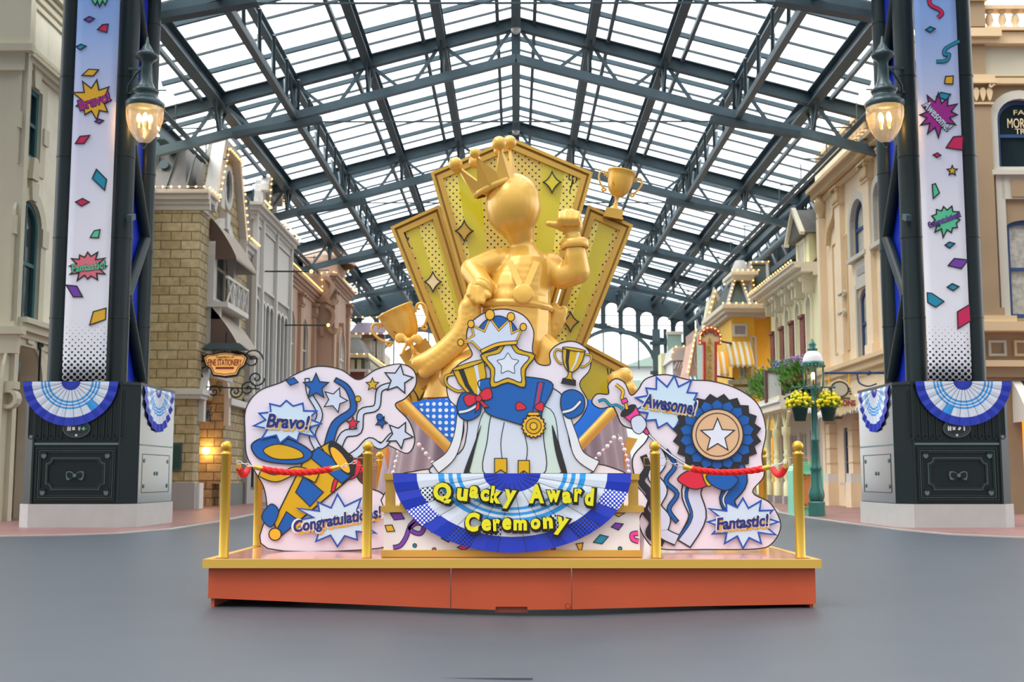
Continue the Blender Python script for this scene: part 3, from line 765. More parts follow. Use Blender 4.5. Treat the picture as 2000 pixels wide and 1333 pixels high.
def burst(cx, cy, r1, r2, n, fill, txt, tm, ban, fr, w0, rx=1, rot=0, trot=0, tw=50, th=16, outline='black', lw=2.5, name='burst', seed=1, bold=.02, squish=1, under=None, shear=.0):
    rn = random.Random(seed); k = fr.Y / FPX; P = []
    for i in range(2 * n):
        a = rot + PI * i / n; r = r1 * rn.uniform(.82, 1.08) if i % 2 == 0 else r2 * rn.uniform(.92, 1.08)
        P.append((cx + r * rx * math.cos(a), cy + r * squish * math.sin(a)))
    q = MB(fr); PP = ppts(fr, P); q.prism(PP, w0, w0 + .006, fill); q.strip(PP, lw * k, w0 + .004, w0 + .01, outline, True); q.build(name, ban)
    c = WY(cx, cy, fr.Y - w0 - .012); q = MB()
    if under:
        q.text(txt, c + Vector((2 * k * 1.2, 0, -4 * k * 1.2)), tw * k, th * k, under, th=.002, bold=bold * 1.6, rot=trot, shear=shear)
        q.text(txt, c + Vector((0, -.003, 0)), tw * k * 1.05, th * k * 1.2, 'white', th=.002, bold=bold * 2.2, rot=trot, shear=shear)
        q.text(txt, c + Vector((0, -.007, 0)), tw * k, th * k, tm, th=.004, bold=bold, rot=trot, shear=shear)
    else:
        q.text(txt, c, tw * k * 1.05, th * k * 1.15, outline, th=.003, bold=bold * 1.8, rot=trot); q.text(txt, c + Vector((0, -.004, 0)), tw * k, th * k, tm, th=.004, bold=bold, rot=trot)
    q.build('lettering', ban)
burst(184, 197, 40, 23, 9, 'amber', 'Bravo!', 'mag', banL, F28, .055, trot=.32, tw=64, th=22, seed=3, bold=.035)
burst(173, 521, 38, 23, 12, 'salmon', 'Fantastic!', 'green', banL, F28, .055, trot=.12, tw=66, th=16, seed=5, squish=.8)
burst(1831, 226, 42, 24, 12, 'mag', 'Awesome!', 'ice', banR, F28, .055, trot=-.85, tw=70, th=18, seed=4)
burst(1845, 431, 32, 20, 11, 'green', 'Congratulations!', 'purple', banR, F28, .055, trot=.35, tw=66, th=15, seed=8)

# bunting fans on the bases
BS = [(.2, 'royal'), (.44, 'fanw'), (.485, 'lblue'), (.515, 'fanw'), (.555, 'lblue'), (.585, 'fanw'), (.625, 'lblue'), (.81, 'fanw'), (1, 'royal')]
FB = Front(27.55)
for s in (-1, 1):
    p = FB.px(139 if s < 0 else 1880, 748)
    fan(FB, p[0], 3.36, 1.1, 1.03, 13, BS, None, 'blue and white half-round bunting on the front of the tower base ' + ('by the cream arcade' if s < 0 else 'by the peach shopfront'), None, patches={(7, 9 if s < 0 else 4): 'lblue'}, pleat=.014, w=.012)
    fs = Street(s * 8.78, -s)
    fan(fs, 29.3, 3.3, 1.2, 1.05, 11, BS, None, 'pleated bunting around the street side of the tower base ' + ('near the stone building' if s < 0 else 'near the hanging flower baskets'), None, pleat=.04, w=.012)

# acorn lanterns on the towers
def lantern(s):
    c = WY(282 if s < 0 else 1729, 245, 27.9); x, y = c.x, c.y; zt = WY(282, 208, 27.9).z; zb = WY(282, 288, 27.9).z
    t = thing('lantern', (s * 9.3, 28.3, zt), 'lit acorn-glass lantern bracketed to the tower ' + ('nearest the stone building' if s < 0 else 'nearest the peach facade'), 'lantern', None)
    m = MB(); h = zt - zb
    m.lathe([(.41, 0), (.43, -.12), (.42, -.3), (.37, -.5), (.28, -.7), (.16, -.85), (.04, -.93)], (x, y, zt), MATS_G, 48)
    m.v = [(x + (v[0] - x) * (1.03 if i % 2 else .97), y + (v[1] - y) * (1.03 if i % 2 else .97), v[2]) for i, v in enumerate(m.v)]
    m.build('glass_globe', t, fix=False)
    m = MB(); m.lathe([(.03, -1.02), (.05, -.98), (.07, -.93), (.1, -.92)], (x, y, zt), 'lampdk', 12)
    m.lathe([(.44, -.05), (.46, .0), (.46, .08), (.40, .12), (.34, .2), (.25, .26), (.3, .32), (.32, .38), (.22, .45), (.2, .5), (.15, .62), (.12, 1.05), (.16, 1.12), (.26, 1.2), (.28, 1.28), (.18, 1.34), (.14, 1.4), (.1, 1.48), (.05, 1.56), (.02, 1.72), (0, 1.74)], (x, y, zt), 'lampdk', 24)
    m.build('housing', t)
    m = MB()
    for z in (zt + .95, zt + .35):
        m.beam((x, y, z), (s * 9.45, 28.25, z + .1), .05, .07, 'lampdk')
    m.pipe([(x - s * -.1, y, zt + .95), (x + s * .25, y, zt + .8), (x + s * .45, y + .1, zt + .55), (x + s * .5, y + .2, zt + .4)], .03, 'lampdk', 8)
    m.build('bracket', t)
    for a in range(4):
        m = MB(); px_ = x + .13 * math.cos(a * PI / 2 + .4); py_ = y + .13 * math.sin(a * PI / 2 + .4)
        m.ball((px_, py_, zt - .3), (.055, .055, .11), 'flame', 10, 8); m.pipe([(px_, py_, zt - .55), (px_, py_, zt - .38)], .03, 'signcream', 8); m.build('bulb', t)
    l = bpy.data.lights.new('lantern', 'POINT'); l.energy = 6; l.color = (1, .88, .7); l.shadow_soft_size = .15
    o = bpy.data.objects.new('lantern_light', l); COL.objects.link(o); o.parent = t; o.location = Vector((x, y, zt - .35)) - worldloc(t)
MATS_G = glassmat('lantern_glass', '#fff6ea', .12, .15)
_g = MATS_G.node_tree; _g.nodes['Mix Shader'].inputs[0].default_value = .2; _t = _g.nodes.new('ShaderNodeBsdfTranslucent'); _t.inputs[0].default_value = lin('#f4ece2'); _x = _g.nodes.new('ShaderNodeMixShader'); _x.inputs[0].default_value = .1
_m = [n for n in _g.nodes if n.type == 'MIX_SHADER' and n is not _x][0]; _o = [n for n in _g.nodes if n.type == 'OUTPUT_MATERIAL'][0]
_g.links.new(_m.outputs[0], _x.inputs[1]); _g.links.new(_t.outputs[0], _x.inputs[2]); _g.links.new(_x.outputs[0], _o.inputs[0])
lantern(-1); lantern(1)
# small cameras on the towers
for s in (-1, 1):
    p = WY(255 if s < 0 else 1772, 420, 28.0); m = MB(); m.beam((p.x, 28.2, p.z), (p.x, 27.9, p.z - .1), .12, .14, 'steeld'); m.pipe([(p.x, 28.2, p.z), (p.x + s * .2, 28.35, p.z)], .04, 'steeld', 8)
    m.build('security_camera', label='small dark camera box clamped to the steel tower ' + ('beside the stone building' if s < 0 else 'beside the peach facade'), cat='camera')

# ------------------------------------------------------------------ street facades
def wall(mb, u0, u1, z0, z1, holes, m, th=.35):
    """wall slab with rectangular or round-headed openings (ua, ub, za, zb, arched)"""
    us = sorted({u0, u1, *[h[0] for h in holes], *[h[1] for h in holes]}); zs = sorted({z0, z1, *[h[2] for h in holes], *[h[3] for h in holes]})
    us = [u for u in us if u0 <= u <= u1]; zs = [z for z in zs if z0 <= z <= z1]
    for i in range(len(us) - 1):
        run = None
        for j in range(len(zs) - 1):
            c = ((us[i] + us[i + 1]) / 2, (zs[j] + zs[j + 1]) / 2)
            solid = not any(h[0] < c[0] < h[1] and h[2] < c[1] < h[3] for h in holes)
            if solid: run = (run[0], zs[j + 1]) if run else (zs[j], zs[j + 1])
            if run and (not solid or j == len(zs) - 2): mb.box(us[i], us[i + 1], -th, 0, run[0], run[1], m); run = None
    for h in holes:
        if len(h) > 4 and h[4]:
            r = (h[1] - h[0]) / 2; c = (h[0] + h[1]) / 2; sp = h[3] - r * h[4]; n = 12
            for i in range(n):
                a = PI - PI * i / n; b = PI - PI * (i + 1) / n
                p = (c + r * math.cos(a), sp + r * h[4] * math.sin(a)); q = (c + r * math.cos(b), sp + r * h[4] * math.sin(b))
                if i < n - 1 or True: mb.prism([p, q, (q[0], h[3] + .001), (p[0], h[3] + .001)], -th, 0, m)
def outline(h, e=0):
    ua, ub, za, zb = h[:4]; k = h[4] if len(h) > 4 else 0
    if not k: return [(ua - e, za), (ua - e, zb + e), (ub + e, zb + e), (ub + e, za)]
    r = (ub - ua) / 2; c = (ua + ub) / 2
    return [(ua - e, za)] + [(c + (r + e) * math.cos(PI - PI * i / 12), zb - r * k + (r * k + e) * math.sin(PI * i / 12)) for i in range(13)] + [(ub + e, za)]
def window(t, fr, h, fm='ivory', pm='pane', nv=1, nh=1, fw=.09, d=.15, name='window'):
    d = min(d, .12)
    m = MB(fr); o = outline(h, -fw / 2); ua, ub, za, zb = h[:4]
    m.strip(o, fw, -d - .04, -d + .05, fm); m.box(ua, ub, -d - .04, -d + .05, za, za + fw, fm)
    for i in range(1, nv + 1):
        x = ua + (ub - ua) * i / (nv + 1); m.box(x - fw * .25, x + fw * .25, -d - .02, -d + .04, za, zb - .03, fm)
    for i in range(1, nh + 1):
        z = za + (zb - za) * i / (nh + 1); m.box(ua, ub, -d - .02, -d + .045, z - fw * .35, z + fw * .35, fm)
    w_ = m.build(name, t); m = MB(fr); m.prism(outline(h, -.01), -d - .03, -d - .02, pm); m.build('pane', w_)
    return w_
def surround(m, h, wd, out, mt, key=True, sill=True):
    m.strip(outline(h, wd / 2), wd, -.02, out, mt)
    c = (h[0] + h[1]) / 2
    if key: m.prism([(c - wd * .5, h[3] - .02), (c + wd * .5, h[3] - .02), (c + wd * .75, h[3] + wd * 1.5), (c - wd * .75, h[3] + wd * 1.5)], 0, out + .08, mt)
    if sill: m.box(h[0] - wd, h[1] + wd, 0, out + .1, h[2] - .15, h[2], mt)
def cornice(m, u0, u1, z, steps, mt, e=True):
    for dz, hh, o in steps: m.box(u0 - (o if e else 0), u1 + (o if e else 0), -.1, o, z + dz, z + dz + hh, mt)
BIG = [(-.5, .2, .08), (-.3, .16, .16), (-.14, .2, .3), (.06, .14, .42)]
MID = [(-.2, .14, .08), (-.06, .14, .18), (.08, .08, .26)]
def pilaster(m, u, wd, z0, z1, mt, out=.14, cap=True, ct=None):
    m.box(u - wd / 2, u + wd / 2, 0, out, z0, z1, mt); m.box(u - wd * .62, u + wd * .62, 0, out + .08, z0, z0 + .35, mt)
    if cap:
        ct = ct or mt; m.box(u - wd * .58, u + wd * .58, 0, out + .06, z1 - .75, z1 - .68, ct)
        for k in range(5):
            x = u - wd * .45 + wd * .9 * k / 4; m.prism(cr([(x, z1 - .66), (x + .1, z1 - .35), (x, z1 - .2), (x - .1, z1 - .35)], True, 3), out, out + .1, ct)
        for q in (-1, 1): m.strip([(u + q * (wd * .5 + .1 * math.cos(a * .9) * (1 - a / 9)), z1 - .16 + .1 * math.sin(a * .9) * (1 - a / 9)) for a in range(9)], .05, out, out + .16, ct)
        m.box(u - wd * .68, u + wd * .68, 0, out + .18, z1 - .08, z1, ct)
def awning(t, fr, u0, u1, zt, drop, out, mt, rows=10, name='awning', scal=.12):
    m = MB(fr); n = max(4, int((u1 - u0) / .22)); P = []
    def z(k): a = k / rows; return zt - drop * (a ** 1.15)
    def w_(k): a = k / rows; return .05 + out * (a * .8 + .2 * math.sin(a * PI / 2))
    for k in range(rows): m.add([(u0, w_(k), z(k)), (u1, w_(k), z(k)), (u1, w_(k + 1), z(k + 1)), (u0, w_(k + 1), z(k + 1)), (u0, w_(k), z(k) - .02), (u1, w_(k), z(k) - .02), (u1, w_(k + 1), z(k + 1) - .02), (u0, w_(k + 1), z(k + 1) - .02)], [(0, 1, 2, 3), (4, 7, 6, 5)], mt)
    for e in (u0, u1): m.prism_side = None; m.add([(e, 0.02, zt - drop)] + [(e, w_(k), z(k)) for k in range(rows + 1)], [tuple(range(rows + 2))], mt)
    for i in range(n):
        a = u0 + (u1 - u0) * i / n; b = u0 + (u1 - u0) * (i + 1) / n; zz = z(rows)
        m.add([(a, w_(rows), zz), (b, w_(rows), zz), (b, w_(rows) + .01, zz - scal * .6), ((a + b) / 2, w_(rows) + .01, zz - scal * 1.6), (a, w_(rows) + .01, zz - scal * .6)], [(0, 1, 2, 3, 4)], mt)
    for e in (u0, u1):
        m.add([(e, .02, zt - drop), (e, w_(rows), z(rows)), (e, w_(rows), z(rows) - scal), (e, .02, zt - drop - scal)], [(0, 1, 2, 3)], mt)
    return m.build(name, t)
def house(label, loc, name='shop_building'): return thing(name, loc, label, 'building', None)

# --- cream arcade building behind the tower at the plaza corner
L1 = Street(-13.4, 1)
t = house('cream stucco corner building with a tall arcade, teal windows and bulb-lit cornice', (-13.4, 35, 0), 'arcade_building')
def H(fr, x0, y0, x1, y1, arch=0):
    a = fr.px(x0, y0); b = fr.px(x1, y1); return (min(a[0], b[0]), max(a[0], b[0]), min(a[1], b[1]), max(a[1], b[1]), arch)
sq = (L1.px(46, 250)[0], L1.px(78, 250)[0], 9.9, 11.9, 0)
p1 = L1.px(32, 500)[0]; p2 = L1.px(76, 500)[0]; aw = (p1, p2, 5.25, 8.75, 1)
ar = (31.45, L1.px(77, 800)[0], .0, 4.8, 1)
sq2 = (36.6, 37.5, 9.35, 11.55, 0); aw2 = (36.5, 37.7, 5.25, 8.75, 1); ar2 = (35.6, 38.4, 0, 4.25, 1)
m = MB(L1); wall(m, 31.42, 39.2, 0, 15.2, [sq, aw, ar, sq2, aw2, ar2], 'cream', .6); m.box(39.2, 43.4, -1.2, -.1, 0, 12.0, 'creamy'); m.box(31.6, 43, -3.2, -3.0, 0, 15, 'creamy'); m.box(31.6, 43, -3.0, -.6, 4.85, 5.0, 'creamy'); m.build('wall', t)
m = MB(L1)
for h in (sq, sq2):
    surround(m, h, .36, .04, 'creamt', True, False); m.box(h[0] - .36, h[1] + .36, 0, .045, h[2] - .36, h[2], 'creamt'); c = (h[0] + h[1]) / 2; m.prism([(c - .14, h[2]), (c + .14, h[2]), (c + .24, h[2] - .6), (c - .24, h[2] - .6)], 0, .18, 'creamt')
    for q in (h[0] - .3, h[1] + .3): m.box(q - .18, q + .18, 0, .09, 10.5, 10.95, 'creamt')
for h in (aw, aw2):
    surround(m, h, .34, .05, 'creamt')
    for q in (h[0] - .2, h[1] + .2): m.box(q - .22, q + .22, 0, .1, 7.6, 8.1, 'creamt')
for h in (ar, ar2): surround(m, h, .42, .06, 'creamt', True, False)
cornice(m, 31.5, 39.4, 5.2, BIG, 'creamt', False); cornice(m, 31.5, 39.4, 12.5, MID, 'creamt', False); cornice(m, 31.3, 39.6, 14.9, BIG, 'creamt', False)
for a, b in ((32.0, 35.2), (35.7, 38.8)): m.strip([(a, 12.95), (a, 14.2), (b, 14.2), (b, 12.95)], .1, 0, .06, 'creamt', True)
for u in (35.0, 39.0): m.box(u - .3, u + .3, 0, .12, 5, 14.5, 'creamt'); m.box(u - .35, u + .35, 0, .2, 0, 4.5, 'creamt')
for a, b in ((31.7, 32.2), (34.0, 34.6)): m.prism([(a, 3.3), (b, 4.25), (a, 4.25)] if a > 33 else [(a, 4.25), (b, 4.25), (a, 3.4)], 0, .03, 'tealfr')
m.build('mouldings', t)
for h in (sq, sq2, aw, aw2): window(t, L1, h, 'tealfr', 'pane', 1, 1, .14, .3)
F1 = Front(31.4); m = MB(F1)   # projecting corner pier
m.box(-17, -13.22, -.25, 0, 0, 15.3, 'creamt'); m.box(-17, -13.3, 0, .12, 12.1, 12.6, 'creamt'); m.box(-17, -13.05, 0, .25, 12.6, 12.8, 'creamt'); m.box(-17, -13.1, 0, .2, 4.4, 4.9, 'creamt'); m.box(-17, -12.95, 0, .3, 4.9, 5.1, 'creamt')
m.strip(circ(-13.25, 3.2, .22, .22, 12), .1, 0, .3, 'creamt', True); m.box(-13.9, -13.05, 0, .3, 3.45, 3.65, 'creamt')
m.build('corner_pier', t)
_f = L1.px(116, 50); m = MB(L1); m.lathe([(.0, 0), (.3, .02), (.25, .25), (.45, .4), (.62, .75), (.6, 1.1), (.4, 1.45), (.1, 1.7), (0, 1.75)], (_f[0], -.2, 15.1), 'cream', 20); m.build('finial_ball', t)
m = MB(L1)
for a in range(10):  # scrolled bracket by the arcade
    pass
u = L1.px(101, 0)[0]; m.strip([(u, 3.0), (u, 4.9)], .05, .1, .15, 'iron')
for z in (3.1, 4.8): m.strip([(u + .18 * math.cos(a * .8) * (1 - a / 10), z + .18 * math.sin(a * .8) * (1 - a / 10)) for a in range(9)], .04, .1, .14, 'iron')
m.build('iron_bracket', t)
strand([L1.T(31.5, .5, 15.2), L1.T(39.4, .5, 15.2)], 'warm bulbs edging the top cornice of the cream arcade building', .33)
L1b = Street(-14.2, 1); m = MB(L1b); cornice(m, 39.4, 43.3, 11.9, BIG, 'creamt', False); cornice(m, 39.4, 43.3, 4.9, BIG, 'creamt', False); m.box(42.4, 42.9, 0, .4, 0, 11.4, 'creamt'); m.box(40.2, 42.2, 0, .05, 1.5, 4.4, 'pane'); m.build('rear_wing_trim', t)
strand([(-13.75, 39.5, 12.15), (-13.75, 43.3, 12.15)], 'warm bulbs on the low cornice between the cream arcade and the stone building', .3)

# --- stone block building
XS = -11.7; F2 = Front(43.6); S2 = Street(XS, 1)
t = house('tan rough stone building with a bulb-lit gable, oval window and brown striped awnings', (XS, 47, 0), 'stone_building')
HC = F2.px(385, 385)[1]
m = MB(F2); m.box(-17, XS - .012, -.4, .04, .9, HC, 'stone'); m.build('end_wall', t)
wy0 = S2.px(412, 480)[0]; wy1 = S2.px(446, 480)[0]
dr = (S2.px(390, 850)[0], S2.px(436, 850)[0], 0, S2.px(415, 712)[1], 1)
wu = (wy0, wy1, S2.px(409, 590)[1], S2.px(409, 430)[1], 1); wl = (wy0, wy1, 5.1, S2.px(409, 595)[1], 0)
gx0, gx1 = S2.px(408, 370)[0], S2.px(470, 400)[0]
m = MB(S2); wall(m, 43.62, 51.5, .9, HC, [(dr[0], dr[1], .9, dr[3], 1), wu, wl], 'stoner', .5)
HG = S2.px(430, 285)[1]
gc = (gx0 + gx1) / 2
m.prism([(gx0 + .2, HC), (gx1 - .2, HC), (gc + .9, HG), (gc - 1.1, HG)], -.4, .02, 'stoner')
m.build('street_wall', t)
m = MB(S2)   # white gable coping, oval window ring, window surrounds, bands
m.strip([(gx0 - .1, HC - .3), (gc - 1.3, HG + .1), (gc + 1.1, HG + .1), (gx1 + .1, HC - .3), (gx1 + .1, HC - 1.0)], .3, -.2, .3, 'wtrim')
m.strip(circ(gc - .1, (HC + HG) / 2 - .1, .62, .8, 24), .22, 0, .16, 'wtrim', True)
surround(m, wu, .4, .25, 'wtrim'); surround(m, wl, .3, .15, 'wtrim', False)
cornice(m, 43.6, gx0, HC, BIG, 'wtrim', False); cornice(m, gx1, 51.5, HC - .6, BIG, 'wtrim', False)
m.box(43.3, 44.6, 0, .35, 4.15, 4.35, 'wtrim'); m.box(43.4, dr[0], 0, .25, 4.0, 4.15, 'wtrim'); m.box(dr[1], 51.5, 0, .3, 4.05, 4.3, 'wtrim')
m.strip(outline((dr[0], dr[1], 3.2, dr[3] + .1, 1), .15), .3, 0, .2, 'wtrim')
m.fr = F2; cornice(m, -17, XS + .35, HC, BIG, 'wtrim', False); m.box(-17, XS + .3, 0, .3, 4.15, 4.35, 'wtrim'); m.box(-17, XS + .2, 0, .2, 4.0, 4.15, 'wtrim'); m.box(-17, XS, 0, .12, 0, .95, 'gtrim')
m.prism([(XS - 1.2, HC + .2), (XS + .15, HC + .2), (XS + .15, HG + .2), (XS - .35, HG + .2)], -3, -2.4, 'wtrim')
m.build('stone_trim', t)
m = MB(); # mansard roof
m.add([(-17, 43.7, HC + .2), (-12.3, 43.7, HC + .2), (-12.9, 45.6, HG - .2), (-17, 45.6, HG - .2), (-12.3, 51, HC + .2), (-12.9, 50, HG - .2)], [(0, 1, 2, 3), (1, 4, 5, 2), (3, 2, 5)], 'slate')
for i in range(7):
    x = -17 + i * .78; m.beam((x, 43.65, HC + .2), (x + (0 if i < 6 else -.1), 45.55, HG - .18), .06, .08, 'seam')
m.box(-17, -12.8, 45.4, 45.7, HG - .25, HG - .1, 'seam'); m.build('mansard_roof', t)
m = MB(S2); m.box(dr[0] - .55, dr[0], -.1, .2, 0, .95, 'wtrim'); m.build('plinth_block', t); m = MB(S2); m.box(dr[1], dr[1] + .6, -.1, .2, 0, .95, 'wtrim'); m.build('plinth_block', t); m = MB(S2); m.box(43.5, dr[0] - .55, -.1, .1, 0, .95, 'gtrim'); m.build('base_course', t); m = MB(S2); m.box(dr[1] + .6, 51.5, -.1, .1, 0, .9, 'seam')
m.build('base_course', t)
m = MB(S2); m.prism(circ(gc - .1, (HC + HG) / 2 - .1, .55, .72, 20), -.1, .05, 'pane'); m.build('oval_window', t)
window(t, S2, wu, 'wtrim', 'pane', 1, 1, .12, .3); window(t, S2, wl, 'wtrim', 'curtain', 1, 0, .12, .3)
m = MB(S2); m.box(43.7, dr[0] - .3, -.5, -.12, 0, .9, 'stoner'); m.box(dr[1] + .3, 51.5, -.5, -.12, 0, .9, 'stoner'); m.box(dr[0] - .3, dr[1] + .3, -2.6, -2.4, 0, dr[3] + .2, 'warmin'); m.box(dr[0] - .3, dr[1] + .3, -2.6, -.4, 4.2, 4.4, 'stoner'); m.box(dr[0] - .3, dr[0], -2.5, -.4, 0, 4.2, 'stoner'); m.box(dr[1], dr[1] + .3, -2.5, -.4, 0, 4.2, 'stoner'); m.build('entrance_recess', t)
m = MB(S2); cc = (dr[0] + dr[1]) / 2
for i in range(9):
    a = PI * i / 8; m.beam((cc, -.2, 3.3), (cc + .9 * math.cos(a), -.2, 3.3 + .85 * math.sin(a)), .03, .03, 'iron')
m.strip(circ(cc, 3.3, .5, .5, 12, 0, PI), .04, -.22, -.18, 'iron'); m.build('fanlight_grille', t)
awning(t, S2, wy0 - .3, wy1 + .5, S2.px(409, 425)[1], 1.5, 1.0, 'awn_brown'); awning(t, S2, wy0 - .3, wy1 + .7, S2.px(409, 598)[1], 1.6, 1.2, 'awn_brown')
m = MB(S2); zb = wu[2]
m.box(wy0 - .4, wy1 + .4, 0, .8, zb - .25, zb - .05, 'wtrim'); m.box(wy0 - .4, wy1 + .4, .7, .8, zb + .85, zb + .95, 'wtrim')
for i in range(4):
    a = wy0 - .3 + i * (wy1 - wy0 + .6) / 4; b = a + (wy1 - wy0 + .6) / 4; m.beam((a, .75, zb - .05), (b, .75, zb + .9), .05, .05, 'wtrim'); m.beam((b, .75, zb - .05), (a, .75, zb + .9), .05, .05, 'wtrim'); m.box(b - .04, b + .04, .7, .8, zb, zb + .9, 'wtrim')
for q in (wy0 - .2, wy1 + .2): m.prism([(q - .1, zb - .25), (q + .1, zb - .25), (q + .1, zb - .9), (q - .1, zb - .7)], 0, .5, 'wtrim')
m.build('balcony', t)
m = MB(S2); m.ball((dr[1] - .3, -.6, 2.2), .14, 'flame', 10, 8); m.build('door_lamp', t)
strand([F2.T(-13.6, .5, HC + .27), F2.T(XS + .4, .5, HC + .27), S2.T(gx0 - .2, .5, HC + .2)], 'warm bulbs turning the corner of the stone building cornice', .3)
strand([S2.T(gx0, .4, HC + .1), S2.T(gc - 1.2, .4, HG - .1), S2.T(gc + 1.0, .4, HG - .1), S2.T(gx1, .4, HC - .2)], 'warm bulbs outlining the stone gable around the oval window', .3, maxn=50)
strand([S2.T(gx1, .5, HC - .3), S2.T(51.5, .5, HC - .3)], 'warm bulbs on the short cornice past the stone gable', .3)

# hanging shop sign: fine stationery
t = thing('hanging_sign', WY(441, 700, 44.5), 'lit cream sign reading Fine Stationery under a dark canopy on scrolled ironwork', 'sign', None)
FS = Front(44.4); c = FS.px(441, 708); k = 44.4 / FPX
def bord(e): return [(c[0] + x * k * (1 + e * .08), c[1] - y * k * (1 + e * .13)) for x, y in [(-41, -8), (-34, -14), (-22, -14), (-12, -17), (0, -18), (12, -17), (22, -14), (34, -14), (41, -8), (36, 6), (27, 12), (22, 24), (0, 27), (-22, 24), (-27, 12), (-36, 6)]]
m = MB(FS); m.prism(bord(1.2), -.1, .08, 'iron'); m.build('frame', t); m = MB(FS); m.prism(bord(0), .08, .1, 'signglow'); m.strip(bord(-.8), .03, .1, .11, 'signmar', True); m.build('face', t)
m = MB(FS); m.prism([(c[0] - 44 * k, c[1] + 24 * k), (c[0] + 44 * k, c[1] + 24 * k), (c[0] + 30 * k, c[1] + 36 * k), (c[0] - 30 * k, c[1] + 36 * k)], -.3, .35, 'steeld'); m.pipe([(c[0], 0, c[1] + 36 * k), (c[0], 0, c[1] + 60 * k)], .04, 'iron'); m.build('canopy', t)
Y = 44.4 - .12
m = MB(); m.text('FINE STATIONERY', (c[0], Y, c[1] - 1 * k), 66 * k, 13 * k, 'signmar', th=.02, bold=.02); m.text('Suppliers of', (c[0], Y, c[1] + 9 * k), 36 * k, 7 * k, 'iron', th=.02, shear=.3); m.box(c[0] - 18 * k, c[0] + 18 * k, Y - .02, Y, c[1] - 14 * k, c[1] - 10 * k, 'signmar'); m.build('lettering', t)
m = MB(FS)
def scroll(cx, cz, r, d=1, turns=1.6, wd=.05, st=0):
    P = [(cx + r * (1 - a / 26) * math.cos(st + d * a * turns * 2 * PI / 24), cz + r * (1 - a / 26) * math.sin(st + d * a * turns * 2 * PI / 24)) for a in range(25)]; m.strip(P, wd, 0, .05, 'iron')
for q in (-1, 1):
    scroll(c[0] + q * 1.0, c[1] + .1, .4, q); scroll(c[0] + q * 1.15, c[1] - .6, .32, -q); scroll(c[0] + q * .85, c[1] - 1.0, .3, q); scroll(c[0] + q * .4, c[1] - 1.1, .25, -q)
m.strip([(c[0] - 1.1, c[1] + .8), (c[0] - 1.2, c[1] - 1.6)], .06, 0, .06, 'iron'); m.strip([(c[0] - 1.2, c[1] - .9), (c[0] + 1.3, c[1] - 1.0)], .05, 0, .05, 'iron'); m.build('scrollwork', t)
m = MB(); m.box(-12.9, -12.1, 43.45, 43.55, 1.4, 2.4, 'steeld'); m.box(-12.85, -12.15, 43.43, 43.45, 1.5, 2.3, 'potgr'); m.text('NEWS', (-12.5, 43.43, 1.95), .4, .12, 'signcream', th=.01) if False else None
m.build('notice_board', label='small dark green notice board fixed low on the stone building wall', cat='notice board')

# --- grey 1894 building
S3 = Street(-11.5, 1); t = house('tall grey-white building with narrow arched windows and 1894 on its round pediment', (-11.5, 55.7, 0), 'dated_building')
hs = [(a, a + .82, 5.0, 9.0, 1) for a in (51.9, 53.2, 54.1, 55.0, 56.7, 57.6, 58.5)]
m = MB(S3); wall(m, 51.5, 60, 0, 13.0, hs + [(52.2, 55.2, .6, 3.6, 0), (56, 59.5, .6, 3.6, 0)], 'gtrim', .4); m.build('wall', t)
m = MB(S3)
for a, b in ((51.7, 52.9), (53.0, 56.0), (56.5, 59.7)): m.strip([(a, 9.6), (a, 12.3), (b, 12.3), (b, 9.6)], .12, 0, .1, 'wtrim', True); m.box(a + .1, b - .1, 0, .04, 9.7, 12.2, 'wtrim')
for u in (51.6, 53.0, 56.1, 59.8): m.box(u - .12, u + .12, 0, .2, 4.2, 13.4, 'wtrim')
cornice(m, 51.5, 60, 12.9, BIG, 'wtrim'); cornice(m, 51.5, 60, 4.4, BIG, 'wtrim')
px_ = [(52.9, 12.9), (52.9, 14.0)] + circ(54.5, 14.0, 1.6, 1.1, 12, PI, 0)[1:-1] + [(56.1, 14.0), (56.1, 12.9)]
m.prism(px_, -.3, .1, 'wtrim'); m.strip(px_[1:-1], .25, 0, .35, 'wtrim')
for h in hs: m.strip(outline(h, .06), .12, 0, .1, 'wtrim')
m.build('mouldings', t)
m = MB(); m.text('1894', (-11.38, 54.5, 13.6), 2.0, .9, 'gtrim', right=(0, 1, 0), th=.05, bold=.02); m.build('date_lettering', t)
for h in hs: window(t, S3, h, 'tealfr', 'pane', 0, 1, .09, .2)
window(t, S3, (52.2, 55.2, .6, 3.6, 0), 'slate', 'pane', 2, 0, .12, .2); window(t, S3, (56, 59.5, .6, 3.6, 0), 'slate', 'panel', 2, 0, .12, .2)
awn = MB(S3); awn.lathe([(1.3, 0), (1.25, .5), (1.0, .95), (.6, 1.25), (0, 1.35)], (53.6, .2, 3.3), 'gtrim', 20, sx=1); awn.build('shell_canopy', t)
strand([S3.T(52.9, .4, 13.2)] + [S3.T(a, .45, b + .15) for a, b in px_[1:-1]] + [S3.T(56.1, .4, 13.2)], 'warm bulbs following the round pediment dated 1894', .28)
strand([S3.T(56.2, .5, 13.2), S3.T(60, .5, 13.2)], 'warm bulbs on the level cornice of the grey dated building', .3)
strand([S3.T(51.5, .5, 13.2), S3.T(52.8, .5, 13.2)], 'warm bulbs between the stone gable and the dated pediment', .25)
for z, u in ((10.4, 53.4), (8.6, 58.5), (4.2, 56)):
    m = MB(S3); m.pipe([(u, 0, z), (u, 2.2, z)], .035, 'iron', 8); m.ball((u, 2.25, z), .08, 'bulb', 8, 6); m.build('flag_arm', t)

